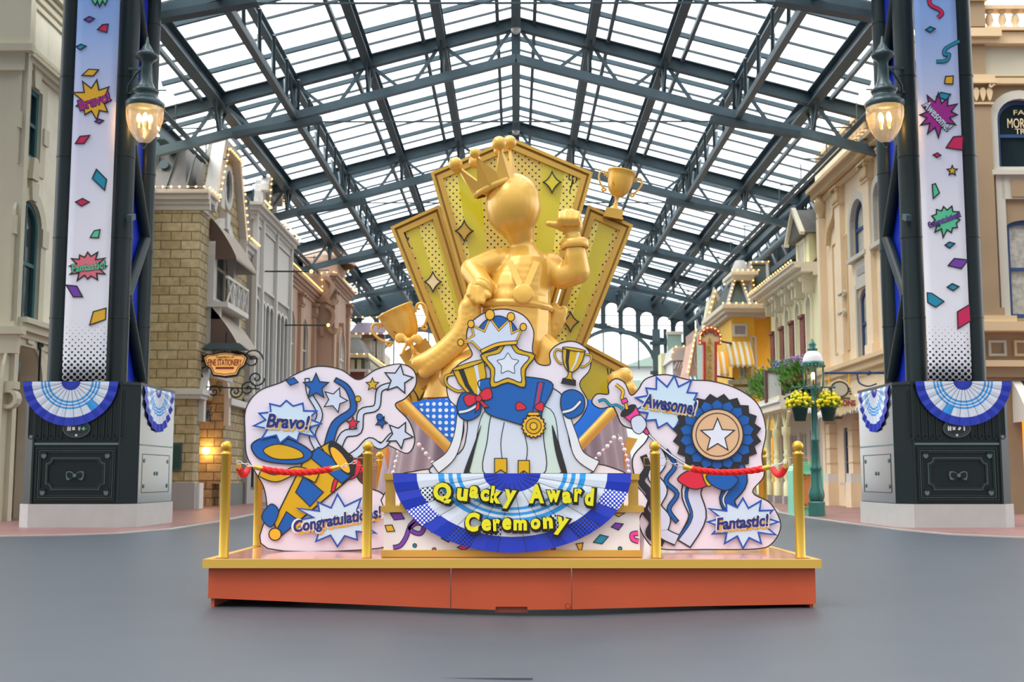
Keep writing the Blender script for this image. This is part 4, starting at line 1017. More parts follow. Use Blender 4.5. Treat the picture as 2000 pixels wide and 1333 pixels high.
# --- rose building
t = house('rose-brown stucco building with a stepped scrolled tower and tall pilasters', (-12, 68, 0), 'rose_building')
S4 = Street(-11.9, 1); m = MB(S4); wall(m, 60, 70, 0, 11.9, [(62, 64, 4.8, 10, 1), (66, 68, 4.8, 10, 1), (61, 64, .5, 3.6, 0), (65, 69, .5, 3.6, 0)], 'pinkst')
m.box(70, 77, -3, 1.0, 0, 13.0, 'pinkst'); m.build('wall', t)
m = MB(S4); cornice(m, 60, 70, 11.8, BIG, 'pinkt'); cornice(m, 60, 70, 4.2, BIG, 'pinkt')
for u in (60.4, 65, 69.5): pilaster(m, u, .7, 4.4, 11.2, 'pinkt', .2)
m.fr = Street(-10.9, 1); cornice(m, 70, 77, 12.9, BIG, 'pinkt'); m.box(71.5, 75.5, -2, 0, 13, 14.2, 'pinkst'); m.lathe([(1.9, 0), (1.9, .1), (1.5, .7), (.6, 1.1), (0, 1.2)], (73.5, -1.0, 14.2), 'pinkt', 16)
surround(m, (72.4, 74.6, 5, 10, 1), .4, .2, 'pinkt')
for u in (70.5, 76.5): pilaster(m, u, .8, 4.4, 12.2, 'pinkt', .2)
FT = Front(70.0); m.fr = FT
for z0, x0 in ((9.5, -10.9), (11.2, -11.0), (6.2, -11.9)):
    m.strip(cr([(x0 - .3, z0 + 1.7), (x0 + .1, z0 + 1.4), (x0 + .15, z0 + .9), (x0 - .1, z0 + .4), (x0 + .2, z0 + .1), (x0 + .35, z0 + .35)], False, 5), .22, 0, .3, 'pinkt')
m.box(-14, -10.9, 0, .12, 11.4, 11.8, 'pinkt')
for i in range(4): m.box(-12.7 + i * .4, -12.5 + i * .4, 0, .2, 9.4, 9.9, 'pinkt')
m.build('mouldings', t)
window(t, S4, (62, 64, 4.8, 10, 1), 'wtrim', 'pane', 1, 2); window(t, S4, (66, 68, 4.8, 10, 1), 'wtrim', 'pane', 1, 2); window(t, S4, (61, 64, .5, 3.6, 0), 'pinkt', 'panel', 2, 0); window(t, S4, (65, 69, .5, 3.6, 0), 'pinkt', 'panel', 2, 0)
S4b = Street(-10.9, 1); window(t, S4b, (72.4, 74.6, 5, 10, 1), 'wtrim', 'panel', 1, 2, .12, -.06)
strand([S4.T(60, .5, 12.05), S4.T(69.8, .5, 12.05), FT.T(-11.5, .1, 13.2), FT.T(-10.7, .2, 13.2), S4b.T(77, .6, 13.1)], 'warm bulbs stepping along the rose building parapet', .4)
strand([S4b.T(71.5, .2, 14.3), S4b.T(72.2, .2, 15.0), S4b.T(73.5, .2, 15.4), S4b.T(74.8, .2, 15.0), S4b.T(75.5, .2, 14.3)], 'warm bulbs crowning the rose building tower', .3)

# --- tudor house and brick shop at the far end
F5 = Front(78.5); t = house('brick corner shop with green frieze and grey roof before the tudor house', (-11, 79, 0), 'brick_shop')
x1 = F5.px(722, 0)[0]; z = lambda y: F5.px(700, y)[1]
m = MB(F5); m.box(-13.6, x1, -9, 0, 0, z(725), 'redbrick'); m.box(-13.6, x1, -9, .05, z(725), z(700), 'oliveg'); m.build('wall', t)
m = MB(F5); m.box(-13.6, x1 + .3, -9, .4, z(700), z(692), 'creamt'); m.box(-13.6, x1 + .3, -9, .3, z(727), z(722), 'wtrim')
for i in range(9): m.box(-13.8 + i * .42, -13.55 + i * .42, .05, .2, z(722), z(703), 'ivory' if False else 'creamt')
m.fr = Street(x1, 1)
for i in range(16): m.prism(cr([(78.8 + i * .5, z(706)), (79.05 + i * .5, z(708)), (79.05 + i * .5, z(718)), (78.85 + i * .5, z(722))], True, 3), 0, .35, 'ivory')
m.box(78.5, 87, 0, .25, z(745), z(724), 'white'); m.build('frieze', t)
m = MB(F5); m.add([(-14, -.2, z(692)), (x1, -.2, z(692)), (x1 - .8, -2.5, z(650)), (-14, -2.5, z(650)), (x1, -9, z(692)), (x1 - .8, -8, z(650))], [(0, 1, 2, 3), (1, 4, 5, 2), (3, 2, 5)], 'slate'); m.box(-14, x1 - .6, -2.8, -2.4, z(652), z(645), 'creamt'); m.build('roof', t)
strand([F5.T(-13.2, .5, z(693)), F5.T(x1 + .3, .5, z(693)), (x1 + .5, 87, z(693))], 'warm bulbs on the brick corner shop cornice', .45)
F6 = Front(88); t = house('tudor house with a purple-brown shingled roof and cream plaster gable', (-10, 90, 0), 'tudor_house')
z = lambda y: F6.px(700, y)[1]; X = lambda x: F6.px(x, 650)[0]
m = MB(F6); m.box(X(645), X(752), -4, 0, 0, z(690), 'tudw'); m.build('wall', t)
m = MB(F6); m.add([(X(684), .5, z(656)), (X(752), .5, z(656)), (X(752), -2.5, z(622)), (X(690), -2.5, z(622)), (X(684), .5, z(652)), (X(752), .5, z(652))], [(4, 5, 2, 3), (0, 1, 5, 4), (0, 4, 3), (1, 2, 5)], 'tudor'); m.box(X(686), X(752), -.1, .45, z(660), z(655), 'maroon'); m.build('roof', t)
m = MB(F6)
for a, b in (((690, 660), (735, 712)),): m.strip([F6.px(*a), F6.px(*b)], .4, 0, .5, 'maroon')
for x in (724, 733, 742, 750): m.box(X(x) - .1, X(x) + .1, 0, .15, z(720), z(662), 'maroon' if x % 2 else 'wtrim')
m.box(X(722), X(752), 0, .2, z(715), z(708), 'maroon'); m.box(X(690), X(752), -.1, .1, z(690) - .2, z(656), 'tudw'); m.build('timber_frame', t)
for i in range(2):
    h = (X(726 + i * 12), X(734 + i * 12), z(705), z(668), 0); window(t, F6, h, 'wtrim', 'panel', 1, 3, .07, -.2)
strand([F6.T(X(684), .6, z(654)), F6.T(X(752), .6, z(654))], 'warm bulbs under the shingled tudor eave', .5, r=.075)
strand([F6.T(*((F6.px(690, 660)[0]), .7, F6.px(690, 660)[1])), F6.T((F6.px(738, 715)[0]), .7, F6.px(738, 715)[1])], 'warm bulbs running down the tudor barge board', .4, r=.075)
strand([F6.T(X(684), .6, z(654)), F6.T(X(688), .6, z(622)), F6.T(X(750), .3, z(621))], 'warm bulbs on the ridge of the tudor roof', .5, r=.075)

# ------------------------------------------------------------------ the other side of the street
R0 = Front(38.0); t = house('tan and peach corner building with a balustrade, carved capitals and tall arched window', (16, 38, 0), 'corner_building')
X = lambda x: R0.px(x, 600)[0]; Z = lambda y: R0.px(1920, y)[1]
w1 = (X(1962), X(2055), Z(335), Z(195), .9); w2 = (X(1971), X(2062), Z(622), Z(430), .35); w3 = (X(1985), X(2050), .6, Z(795), 0)
m = MB(R0); wall(m, 13.2, 22, 0, Z(62), [w1, w2, w3], 'peachd', .4); m.build('wall', t)
m = MB(R0)
surround(m, w1, .28, .12, 'ivory', False); m.strip(outline((w2[0], w2[1], w2[2], w1[2] - .15, 0), .14), .28, 0, .1, 'ivory'); m.box(w2[0] - .1, w2[1], .02, .1, Z(390), Z(338), 'ivory'); m.box(w2[0] + .2, w2[1], .1, .14, Z(386), Z(352), 'peachd')
m.box(13.2, 22, 0, .45, Z(38), Z(10) - 0, 'peacht') if False else None
m.box(13.2, X(1938), 0, .5, Z(62), Z(14), 'peachd'); m.box(13.1, X(1942), -.1, .6, Z(14), Z(8), 'peacht'); m.box(X(1938), 22, 0, .45, Z(27), Z(20), 'peacht'); m.box(X(1938), 22, 0, .45, Z(68), Z(62), 'peacht')
for i in range(5):
    x = X(1952) + i * .42; m.lathe([(.13, 0), (.13, .06), (.07, .1), (.14, .26), (.1, .45), (.06, .5), (.13, .56), (.13, .6)], (x, .25, Z(62)), 'peacht', 12)
m.box(13.1, X(1968), 0, .55, Z(82), Z(66), 'peacht'); m.box(13.1, X(1964), 0, .4, Z(92), Z(82), 'peacht'); m.box(X(1960), 22, 0, .35, Z(92), Z(70), 'peacht')
m.box(13.2, X(1940), 0, .25, Z(150), Z(92), 'peachd'); m.box(X(1940), 22, 0, .08, Z(150), Z(92), 'ivory' if False else 'creamt')
m.box(13.1, X(1955), 0, .38, Z(165), Z(153), 'peacht'); m.box(X(1940), 22, 0, .2, Z(167), Z(156), 'peacht')
pilaster(m, X(1918), X(1949) - X(1890), Z(625), Z(165), 'peachd', .22, True, 'peacht')
m.box(13.1, X(1975), 0, .4, Z(640), Z(620), 'peacht'); m.box(13.1, 22, 0, .5, Z(632), Z(650), 'peacht'); m.box(13.1, 22, 0, .35, Z(718), Z(706), 'peacht'); m.box(13.2, 22, 0, .2, Z(738), Z(718), 'peachd')
m.strip([(X(1928), Z(694)), (X(1928), Z(668)), (X(1958), Z(668)), (X(1958), Z(694))], .08, .0, .08, 'ivory', True); m.strip([(X(1978), Z(694)), (X(1978), Z(668)), (X(2010), Z(668)), (X(2010), Z(694))], .08, .0, .08, 'peacht', True)
m.build('mouldings', t)
window(t, R0, w1, 'bluefr', 'pane', 0, 1, .14, .25); window(t, R0, w2, 'bluefr', 'curtain', 0, 1, .14, .25)
m = MB(); c = R0.px(1998, 0)[0]
Y = 38.07

for t_, x_, y_, w_, h_ in (('FA', 1990, 220, .36, .16), ('MOR', 1984, 241, .56, .32), ('TR', 1992, 257, .32, .18)):
    p_ = WY(x_, y_, Y); m.text(t_, p_, w_, h_, 'signcream', th=.02)
m.build('window_lettering', t)
m = MB(R0); m.box(w3[0], w3[1], -1.5, -1.3, .3, w3[3], 'shopin'); m.build('shop_interior', t)
m = MB(R0); m.pipe([(w3[0] + .3, -.8, 1.0), (w3[0] + .3, -.8, 1.5), (w3[0] + .35, -.8, 1.8)], [.25, .2, .3], 'shopin', 10); m.build('window_display', t)
awning(t, R0, X(1968), 20, Z(745), 1.2, 1.1, 'awn_zebra')
strand([R0.T(13.2, .6, Z(6)), R0.T(X(1940), .6, Z(6))], 'warm bulbs on the solid parapet of the tan corner building', .45)
strand([R0.T(X(1944), .45, Z(18)), R0.T(17.5, .45, Z(18))], 'warm bulbs on the balustrade rail of the tan corner building', .42)

# --- peach street building
XR = 13.0; S1 = Street(XR, -1)
t = house('peach building with blue arched windows, carved capitals and grey striped shop awnings', (XR, 45, 0), 'peach_building')
U = lambda x: S1.px(x, 500)[0]; ZZ = lambda x, y: S1.px(x, y)[1]
zt = ZZ(1633, 279); zc = ZZ(1640, 330)
a1 = (U(1697), U(1668), ZZ(1680, 500), ZZ(1680, 388), 1); a2 = (U(1735), U(1716), a1[2], a1[3], 1)
b1 = (U(1700), U(1675), ZZ(1690, 700), ZZ(1690, 560), .6); b2 = (U(1741), U(1726), b1[2], b1[3], .6)
s1 = (U(1657), U(1637), .9, 3.1, 0); s2 = (U(1700), U(1682), .9, 3.1, 0); s3 = (U(1742), U(1722), .9, 3.1, 0); s4 = (38.6, 40.4, .9, 3.1, 0)
m = MB(S1); wall(m, 38, 51, 0, zt, [a1, a2, b1, b2, s1, s2, s3, s4], 'peach', .4); m.build('wall', t)
m = MB(S1)
for h in (a1, a2): surround(m, h, .3, .14, 'ivory', False)
for h in (b1, b2): m.strip(outline((h[0], h[1], h[2], h[3], 0), .1), .2, 0, .1, 'ivory'); m.box(h[0] - .1, h[1] + .1, 0, .08, h[3] + .1, a1[2] - .2, 'ivory'); m.box(h[0] + .15, h[1] - .15, .08, .1, h[3] + .5, a1[2] - .5, 'gtrim')
cornice(m, 38, 50.2, zc - .2, [(-.6, .25, .1), (-.3, .3, .35), (0, .16, .5)], 'peacht'); m.box(38, 49.3, 0, .2, zc, zt - .25, 'peach'); cornice(m, 38, 49.3, zt - .2, [(0, .2, .35)], 'peacht')
for i in range(14): m.lathe([(.11, 0), (.06, .1), (.13, .26), (.08, .45), (.12, .6)], (38.6 + i * .48, .25, zt - .9), 'peacht', 8)
cornice(m, 38, 51, ZZ(1700, 712), [(-.35, .2, .1), (-.15, .25, .3), (.1, .15, .45)], 'peacht')
cap = ZZ(1645, 392) + .6
for u in (U(1647), U(1705), U(1745)): pilaster(m, u, .75, ZZ(1690, 715) + .3, zc - .8, 'peach', .2, True, 'peacht')
for u in (U(1612), ): m.box(u - .2, u + .2, 0, .3, 0, ZZ(1608, 430), 'peach'); m.lathe([(.0, 0), (.24, .02), (.12, .12), (.3, .35), (.34, .6), (.22, .9), (.08, 1.1), (0, 1.15)], (u, .1, ZZ(1608, 430)), 'peacht', 14)
m.strip(cr([S1.px(1636, 395), S1.px(1634, 420), S1.px(1624, 450), S1.px(1621, 480)], False, 6), .16, 0, .2, 'peacht')
m.strip([(U(1655) + 0, ZZ(1640, 560)), (U(1655), ZZ(1640, 690)), (U(1628), ZZ(1640, 690)), (U(1628), ZZ(1640, 470)), (U(1655), ZZ(1640, 470))], .08, 0, .06, 'peacht', True)
for u in (U(1620), U(1664), U(1708), 40.6, 38.3):
    m.box(u - .3, u + .3, 0, .3, .95, 3.3, 'peach'); m.box(u - .36, u + .36, 0, .42, 0, .95, 'peach'); m.prism([(u - .36, .95), (u + .36, .95), (u + .3, 1.3), (u - .3, 1.3)], 0, .4, 'wtrim')
    for zz in (1.7, 2.3, 2.9): m.box(u - .32, u + .32, 0, .32, zz, zz + .04, 'peacht')
for h in (s1, s2, s3, s4): m.box(h[0], h[1], 0, .2, .85, .95, 'ivory'); m.box(h[0] + .2, h[1] - .2, 0, .03, .35, .6, 'bluefr')
m.build('mouldings', t)
for h in (a1, a2, b1, b2): window(t, S1, h, 'bluefr', 'panel', 0, 1, .16, .2)
for h in (s1, s2, s3, s4): window(t, S1, h, 'bluefr', 'pane', 1, 0, .14, .2)
for y, zz in ((1648, 577), (1648, 614)):
    p = S1.px(y, zz); m = MB(S1); m.strip([(p[0], p[1]), (p[0] - .5, p[1])], .05, 0, .25, 'gtrim'); m.strip(circ(p[0] + .1, p[1], .12, .12, 12), .05, .1, .2, 'creamt', True); m.strip(circ(p[0] - .6, p[1], .1, .1, 12), .05, .1, .2, 'creamt', True); m.build('wall_bracket', t)
awning(t, S1, U(1708), U(1640) + .3, ZZ(1680, 768), .75, 1.1, 'awn_bw'); awning(t, S1, U(1745), U(1712), ZZ(1680, 768), .75, 1.1, 'awn_bw'); awning(t, S1, U(1636), U(1618) + 1, ZZ(1620, 770), .7, 1.0, 'awn_bw')
strand([S1.T(39, .4, zt + .08), S1.T(49.3, .4, zt + .08)], 'warm bulbs on the balustraded parapet of the peach building', .6)

# --- pale victorian with brick-red shutters
S5 = Street(13.0, -1); t = house('pale yellow-green victorian building with brick-red shuttered wall, bracketed cornice and slate mansard', (13, 56, 0), 'victorian_building')
U = lambda x: S5.px(x, 500)[0]; ze = S5.px(1605, 520)[1]; zb = 5.6
u0, u1 = 51.0, U(1503)
n = 4; uw = [u0 + .7 + i * (u1 - u0 - 1.2) / n for i in range(n)]
hs = [(a + .3, a + 1.15, zb + .5, ze - 1.0, 1) for a in uw]
m = MB(S5); wall(m, u0, u1, 4.2, ze, hs, 'vict', .4)
m.build('wall', t)
m = MB(S5)
for i, a in enumerate(uw):
    b = a + (u1 - u0 - 1.2) / n
    m.box(a + 1.4, b + .1, .02, .16, zb, ze - 1.75, 'redbrick'); 
    m.strip([(a + 1.4, ze - 1.75), (b + .1, ze - 1.75)], .14, .1, .24, 'redbrick')
m.build('shutters', t)
m = MB(S5)
for i, h in enumerate(hs):
    surround(m, h, .14, .12, 'vtrim', True)
    m.prism(cr([(h[0] - .25, ze - 1.5), (h[0] - .3, ze - .9), ((h[0] + h[1]) / 2, ze - .45), (h[1] + .3, ze - .9), (h[1] + .25, ze - 1.5)], False, 4), .0, .1, 'vict') if False else None
    for q in (h[0] - .28, h[1] + .3): m.prism(cr([(q - .08, ze - .1), (q + .08, ze - .1), (q + .09, ze - .7), (q, ze - .95), (q - .09, ze - .7)], True, 3), 0, .5, 'vtrim'); m.ball((q, .5, ze - .35), (.14, .2, .14), 'vtrim', 8, 6)
    m.ball(((h[0] + h[1]) / 2, .12, ze - .62), (.16, .1, .16), 'vtrim', 10, 8)
cornice(m, u0, u1, ze, [(-.25, .15, .2), (-.1, .18, .7), (.08, .16, 1.0), (.24, .08, 1.1)], 'vtrim', False)
m.build('bracketed_cornice', t)
for h in hs: window(t, S5, h, 'vtrim', 'panel', 1, 1, .08, .15)
m = MB(S5)   # mansard with dormer
zr = ze + .3; zh = S5.px(1520, 500)[1] + .1
m.add([(u0, .2, zr), (u1, .2, zr), (u1, -1.3, zh), (u0, -1.3, zh)], [(0, 1, 2, 3)], 'shingle'); m.build('mansard', t)
m = MB(S5)
d0, d1 = u0 + .2, u0 + 2.6; dc = (d0 + d1) / 2; zd = zr + 1.3
m.box(d0, d1, -1.5, .3, zr - .2, zd, 'vict'); m.prism([(d0 - .3, zd), (d1 + .3, zd), (dc, zd + 1.3)], -2, .6, 'slate'); m.strip([(d0 - .35, zd - .05), (dc, zd + 1.3), (d1 + .35, zd - .05)], .16, .55, .75, 'vtrim'); m.build('dormer', t)
m = MB(S5); m.box(dc - .6, dc - .1, .3, .34, zr + .2, zd - .2, 'panel'); m.box(dc + .1, dc + .6, .3, .34, zr + .2, zd - .2, 'panel'); m.strip([(dc - .65, zr + .15), (dc - .65, zd - .15), (dc + .65, zd - .15), (dc + .65, zr + .15)], .08, .3, .38, 'vtrim', True); m.build('dormer_window', t)
m = MB(S5)   # porch: roof with lap siding, frieze, turned columns
m.add([(u0, 0, 5.3), (u1, 0, 5.3), (u1, 1.6, 4.5), (u0, 1.6, 4.5), (u0, 1.6, 4.4), (u1, 1.6, 4.4)], [(0, 1, 2, 3), (3, 2, 5, 4)], 'siding'); m.box(u0, u1, 0, 1.75, 4.05, 4.4, 'vtrim'); m.box(u0, u1, 0, 1.85, 4.35, 4.45, 'white')
for i in range(40): m.box(u0 + i * .26, u0 + i * .26 + .14, 1.6, 1.8, 4.45, 4.62, 'vtrim')
m.build('porch_roof', t)
for i in range(6):
    u = u0 + .6 + i * 1.9; m = MB(S5); m.box(u - .2, u + .2, 1.2, 1.6, 0, .35, 'gtrim')
    m.lathe([(.17, .35), (.17, .9), (.1, 1.0), (.15, 1.15), (.15, 1.9), (.1, 2.0), (.16, 2.1), (.1, 2.2), (.13, 2.35), (.13, 2.9), (.19, 3.0), (.19, 3.3)], (u, 1.4, 0), 'vict', 14)
    for q in (-1, 1): m.strip([(u, 3.2), (u + q * .3, 3.5), (u + q * .6, 3.95)], .12, 1.35, 1.45, 'vict')
    m.build('porch_column', t)
m = MB(S5); wall(m, u0, u1, 0, 4.2, [(u0 + .6 + i * 1.9 + .3, u0 + .6 + i * 1.9 + 1.6, .7, 3.2, 0) for i in range(5)], 'ivory', .2); m.build('shopfront', t)
for i in range(5): window(t, S5, (u0 + .6 + i * 1.9 + .3, u0 + .6 + i * 1.9 + 1.6, .7, 3.2, 0), 'ivory', 'panel', 1, 0, .1, .1)
strand([S5.T(u0, 1.15, ze + .36), S5.T(u1, 1.15, ze + .36)], 'warm bulbs along the bracketed cornice of the pale victorian', .5)
strand([S5.T(u0 + 3, -.9, zr + 1.2), S5.T(u0 + 3, -1.1, zh + .1), S5.T(u1, -1.2, zh + .1)], 'warm bulbs edging the top of the slate mansard', .4)
# window-box garden
t = thing('flower_box', S5.T(U(1560), .7, 5.2), 'long window box of green foliage with lilac and blue blossoms under red shutters', 'flower box', None)
m = MB(S5); m.box(51.8, 60.2, .3, 1.0, 5.3, 5.6, 'redbrick'); m.build('box', t)
rn = random.Random(3); m = MB(S5)
for i in range(3200):
    u = rn.uniform(51.6, 60.4); a = rn.uniform(0, 6.28); z = 5.62 + abs(rn.gauss(0, .3)) * (1 if rn.random() > .4 else -1); w_ = .65 + rn.gauss(0, .3) + .15; r = rn.uniform(.07, .15)
    m.add([(u - r * math.cos(a), w_, z), (u, w_ + r * .6, z + r), (u + r * math.cos(a), w_ + .05, z), (u, w_ - r * .4, z - r)], [(0, 1, 2, 3)], 'leaf')
o = m.build('foliage', t, kind='stuff')
m = MB(S5)
for i in range(420):
    u = rn.uniform(51.8, 60.2); c_ = 'flowp' if (u < 54 or u > 59) else ('flowb' if u < 58 else 'flowy'); z = 6.05 + rn.uniform(-.15, .4); m.ball((u, .7 + rn.gauss(0, .22), z), rn.uniform(.03, .065), c_, 6, 4)
m.build('blossoms', t, kind='stuff')
# blank white banner sign by the porch
t = thing('projecting_sign', WX(1516, 750, 11.6), 'blank white projecting board with maroon edge beside the flower box', 'sign', None)
p = WX(1516, 750, 11.6); FP = Front(p.y); a = FP.px(1497, 785); b = FP.px(1527, 727)
m = MB(FP); m.box(a[0], b[0], -.06, .06, a[1], b[1], 'white'); m.build('board', t)
m = MB(FP); m.strip([a, (a[0], b[1]), b, (b[0], a[1])], .12, -.1, .1, 'maroon', True); m.build('edge', t)
m = MB(FP)
for z in (a[1] + .3, b[1] - .2): m.pipe([(b[0], 0, z), (13, -1.2, z)], .035, 'maroon', 6)
m.build('brackets', t)

# --- yellow house with mansard turret
F7 = Front(62.2); t = house('bright yellow house with a slate mansard turret, louvre and yellow striped awnings', (12, 64, 0), 'yellow_house')
X = lambda x: F7.px(x, 600)[0]; Z = lambda y: F7.px(1450, y)[1]
m = MB(F7); w1 = (X(1441), X(1459), Z(740), Z(698), 0)
wall(m, X(1428), X(1472), 0, Z(612), [w1], 'yellowb', .3); m.box(X(1472), 14.6, -8, -.7, 0, Z(612), 'yellowb'); m.box(X(1428), X(1472), -6, -.3, 0, Z(612), 'yellowb'); m.build('wall', t)
m = MB(F7)
m.box(X(1412), X(1502), -6, .5, Z(612), Z(606), 'vtrim'); m.box(X(1406), X(1508), -6.3, .9, Z(606), Z(598), 'vtrim'); m.box(X(1418), X(1498), -6, .3, Z(620), Z(612), 'ivory')
m.strip([(X(1432), Z(656)), (X(1432), Z(635)), (X(1456), Z(635)), (X(1456), Z(656))], .12, 0, .1, 'wtrim', True); m.box(X(1432), X(1456), 0, .04, Z(656), Z(635), 'gtrim')
m.box(X(1418), X(1480), 0, .5, Z(770), Z(758), 'ivory'); m.box(X(1418), X(1505), 0, .4, Z(752), Z(744), 'ivory'); m.box(X(1418), X(1505), 0, .45, Z(764), Z(761), 'signred')
m.strip(outline((X(1467), X(1472), Z(745), Z(660), 1), .05), .1, 0, .08, 'ivory')
m.build('mouldings', t)
m = MB(F7)   # turret: tapering fishscale roof with trimmed ridges and a little balcony top
b0, b1, c0, c1 = X(1418), X(1462), X(1440), X(1470)
m.add([(b0, .4, Z(598)), (b1, .4, Z(598)), (c1 - .4, -.8, Z(545)), (c0, -.8, Z(545)), (b0, -5, Z(598)), (c0, -4, Z(545)), (X(1498), -.2, Z(598)), (X(1510), -1.6, Z(520))], [(0, 1, 2, 3), (4, 0, 3, 5)], 'fish')
m.add([(b1, .3, Z(598)), (X(1500), .3, Z(598)), (X(1512), -1.4, Z(505)), (X(1476), -1.4, Z(505))], [(0, 1, 2, 3)], 'fish'); m.build('turret_roof', t)
m = MB(F7)
for a, b in (((b0, .45, Z(598)), (c0, -.75, Z(545))), ((b1, .45, Z(598)), (c1 - .4, -.75, Z(545))), ((b1 + .1, .35, Z(598)), (X(1476), -1.35, Z(505))), ((X(1500), .35, Z(598)), (X(1512), -1.35, Z(505))), ((X(1476), -1.35, Z(505)), (X(1512), -1.35, Z(505)))):
    m.beam(F7.T(*a), F7.T(*b), .22, .22, 'gtrim') if False else m.pipe([a, b], .12, 'gtrim', 6)
m.box(X(1434), X(1476), -2.5, -.2, Z(545), Z(537), 'vtrim'); m.box(X(1430), X(1482), -2.8, .1, Z(537), Z(530), 'vtrim'); m.lathe([(.5, 0), (.45, .4), (.25, .8), (0, .85)], (X(1457), -1.4, Z(530)), 'wtrim', 12)
m.build('turret_trim', t)
window(t, F7, w1, 'ivory', 'curtain', 1, 0, .1, .12)
awning(t, F7, X(1416), X(1462), Z(668), 1.3, 1.2, 'awn_yellow'); awning(t, F7, X(1398), X(1416), Z(688), 1.2, .8, 'awn_yellow')
strand([F7.T(X(1406), .95, Z(597)), F7.T(X(1508), .95, Z(597))], 'warm bulbs around the base of the slate turret', .33)
strand([F7.T(b0, .55, Z(596)), F7.T(c0, -.6, Z(545))], 'warm bulbs climbing the outer ridge of the turret', .3)
strand([F7.T(b1, .55, Z(596)), F7.T(c1 - .4, -.6, Z(545))], 'warm bulbs climbing the middle ridge of the turret', .3)
strand([F7.T(b1 + .3, .5, Z(596)), F7.T(X(1477), -1.1, Z(505)), F7.T(X(1512), -1.1, Z(504))], 'warm bulbs climbing the tall mansard beside the turret', .3)
strand([F7.T(X(1430), .2, Z(529)), F7.T(X(1482), .2, Z(529))], 'warm bulbs on the small turret balcony', .25)
m = MB(F7); m.box(X(1428), X(1500), -.2, .1, 0, 3.4, 'vict'); m.build('shopfront', t)

# penny arcade sign
FA = Front(60.5); t = thing('vertical_sign', WY(1386, 700, 60.5), 'tall cream and red Penny Arcade sign with a rounded head and yellow letters', 'sign', None)
o = ppts(FA, [(1375, 760), (1375, 671), (1366, 671), (1366, 661), (1366, 655)] + circ(1386, 661, 20, 20, 14, PI, 2 * PI) + [(1406, 661), (1406, 671), (1397, 671), (1397, 760)])
m = MB(FA); m.prism(o, -.15, .12, 'signcream'); m.build('board', t); m = MB(FA); m.strip(o, .12, -.18, .2, 'signred', True); m.build('red_border', t)
m = MB(FA)
for y_ in (665, 735): p_ = FA.px(1398, y_); m.pipe([(p_[0], 0, p_[1]), (11.4, -1.8, p_[1])], .05, 'iron', 6)
m.build('support_arms', t)
m = MB()
for i, ch in enumerate('ARCADE'):
    p = WY(1386, 666 + i * 16.2, 60.36); m.text(ch, p, .23, .33, 'yel', th=.04, bold=.03)
for i, ch in enumerate('PENNY'):
    a = PI * (.82 - i * .16); p = WY(1386 + 15 * math.cos(a), 662 - 14 * math.sin(a), 60.36); m.text(ch, p, .15, .2, 'signmar', th=.04, bold=.02, rot=a - PI / 2)
m.build('lettering', t)
strand([FA.T(x, .25, z) for x, z in o[2:-2]], 'warm bulbs around the head of the Penny Arcade sign', .2, r=.04)

# far end: green gable, pink gable, white canopy shop
F8 = Front(72); X = lambda x: F8.px(x, 600)[0]; Z = lambda y: F8.px(1400, y)[1]
t = house('pale green gabled house with bulb-lit barge boards behind the yellow house', (12, 73, 0), 'green_house')
m = MB(F8); m.box(X(1384), 13.5, -5, 0, 0, Z(632), 'palegr'); m.prism([(X(1384), Z(632)), (X(1420), Z(632)), (X(1395), Z(577))], -3, 0, 'vict'); m.build('wall', t)
m = MB(F8); m.add([(X(1376), .5, Z(634)), (X(1393), .5, Z(572)), (X(1432), -3, Z(572)), (X(1425), .4, Z(600)), (X(1450), .4, Z(600))], [(1, 2, 4, 3)], 'gtrim'); m.strip([(X(1376), Z(634)), (X(1394), Z(572)), (X(1424), Z(630))], .22, .1, .5, 'wtrim'); m.build('roof', t)
window(t, F8, (X(1391), X(1403), Z(630), Z(600), 1), 'wtrim', 'palegr', 1, 1, .1, -.12)
strand([F8.T(X(1376), .6, Z(634)), F8.T(X(1394), .6, Z(572))], 'warm bulbs climbing the pale green gable', .33, r=.07)
F9 = Front(80); X = lambda x: F9.px(x, 600)[0]; Z = lambda y: F9.px(1400, y)[1]
t = house('pale pink house with a steep pointed gable beside the Penny Arcade sign', (12, 81, 0), 'pink_house')
m = MB(F9); m.box(X(1343), X(1372), -5, 0, 0, Z(725), 'pinkp'); m.prism([(X(1343), Z(725)), (X(1372), Z(725)), (X(1358), Z(650))], -4, 0, 'pinkp'); m.box(X(1355), X(1372), -4, -.2, Z(720), Z(645), 'pinkst'); m.build('wall', t)
m = MB(F9); m.strip([(X(1341), Z(728)), (X(1358), Z(648)), (X(1374), Z(728))], .16, 0, .3, 'vtrim'); m.strip(circ(X(1358), Z(703), .14, .5, 14), .07, 0, .1, 'wtrim', True); m.build('trim', t)
strand([F9.T(X(1340), .4, Z(728)), F9.T(X(1357), .4, Z(646))], 'warm bulbs up the edge of the pale pink gable', .35, r=.075)
awning(t, F9, X(1344), X(1378), Z(735), 1.2, 1.5, 'awn_teal')
t = house('white house with a bracketed overhanging roof at the far end of the street', (11, 87, 0), 'white_house')
F10 = Front(86); X = lambda x: F10.px(x, 600)[0]; Z = lambda y: F10.px(1330, y)[1]
m = MB(F10); m.box(X(1312), 13.5, -4, 0, 0, Z(706), 'white'); m.prism([(X(1306), Z(706)), (X(1312), Z(680)), (X(1346), Z(678)), (X(1350), Z(706))], -4, .6, 'wtrim'); m.build('wall', t)
m = MB(F10)
for i in range(7): x = X(1314 + i * 5); m.strip([(x, Z(722)), (x + .2, Z(708))], .12, 0, .6, 'wtrim')
m.build('brackets', t)
m = MB(F10)
for i in range(3): m.box(X(1316 + i * 10), X(1321 + i * 10), 0, .05, Z(760), Z(730), 'panel')
m.build('windows_strip', t, kind='stuff') if False else None
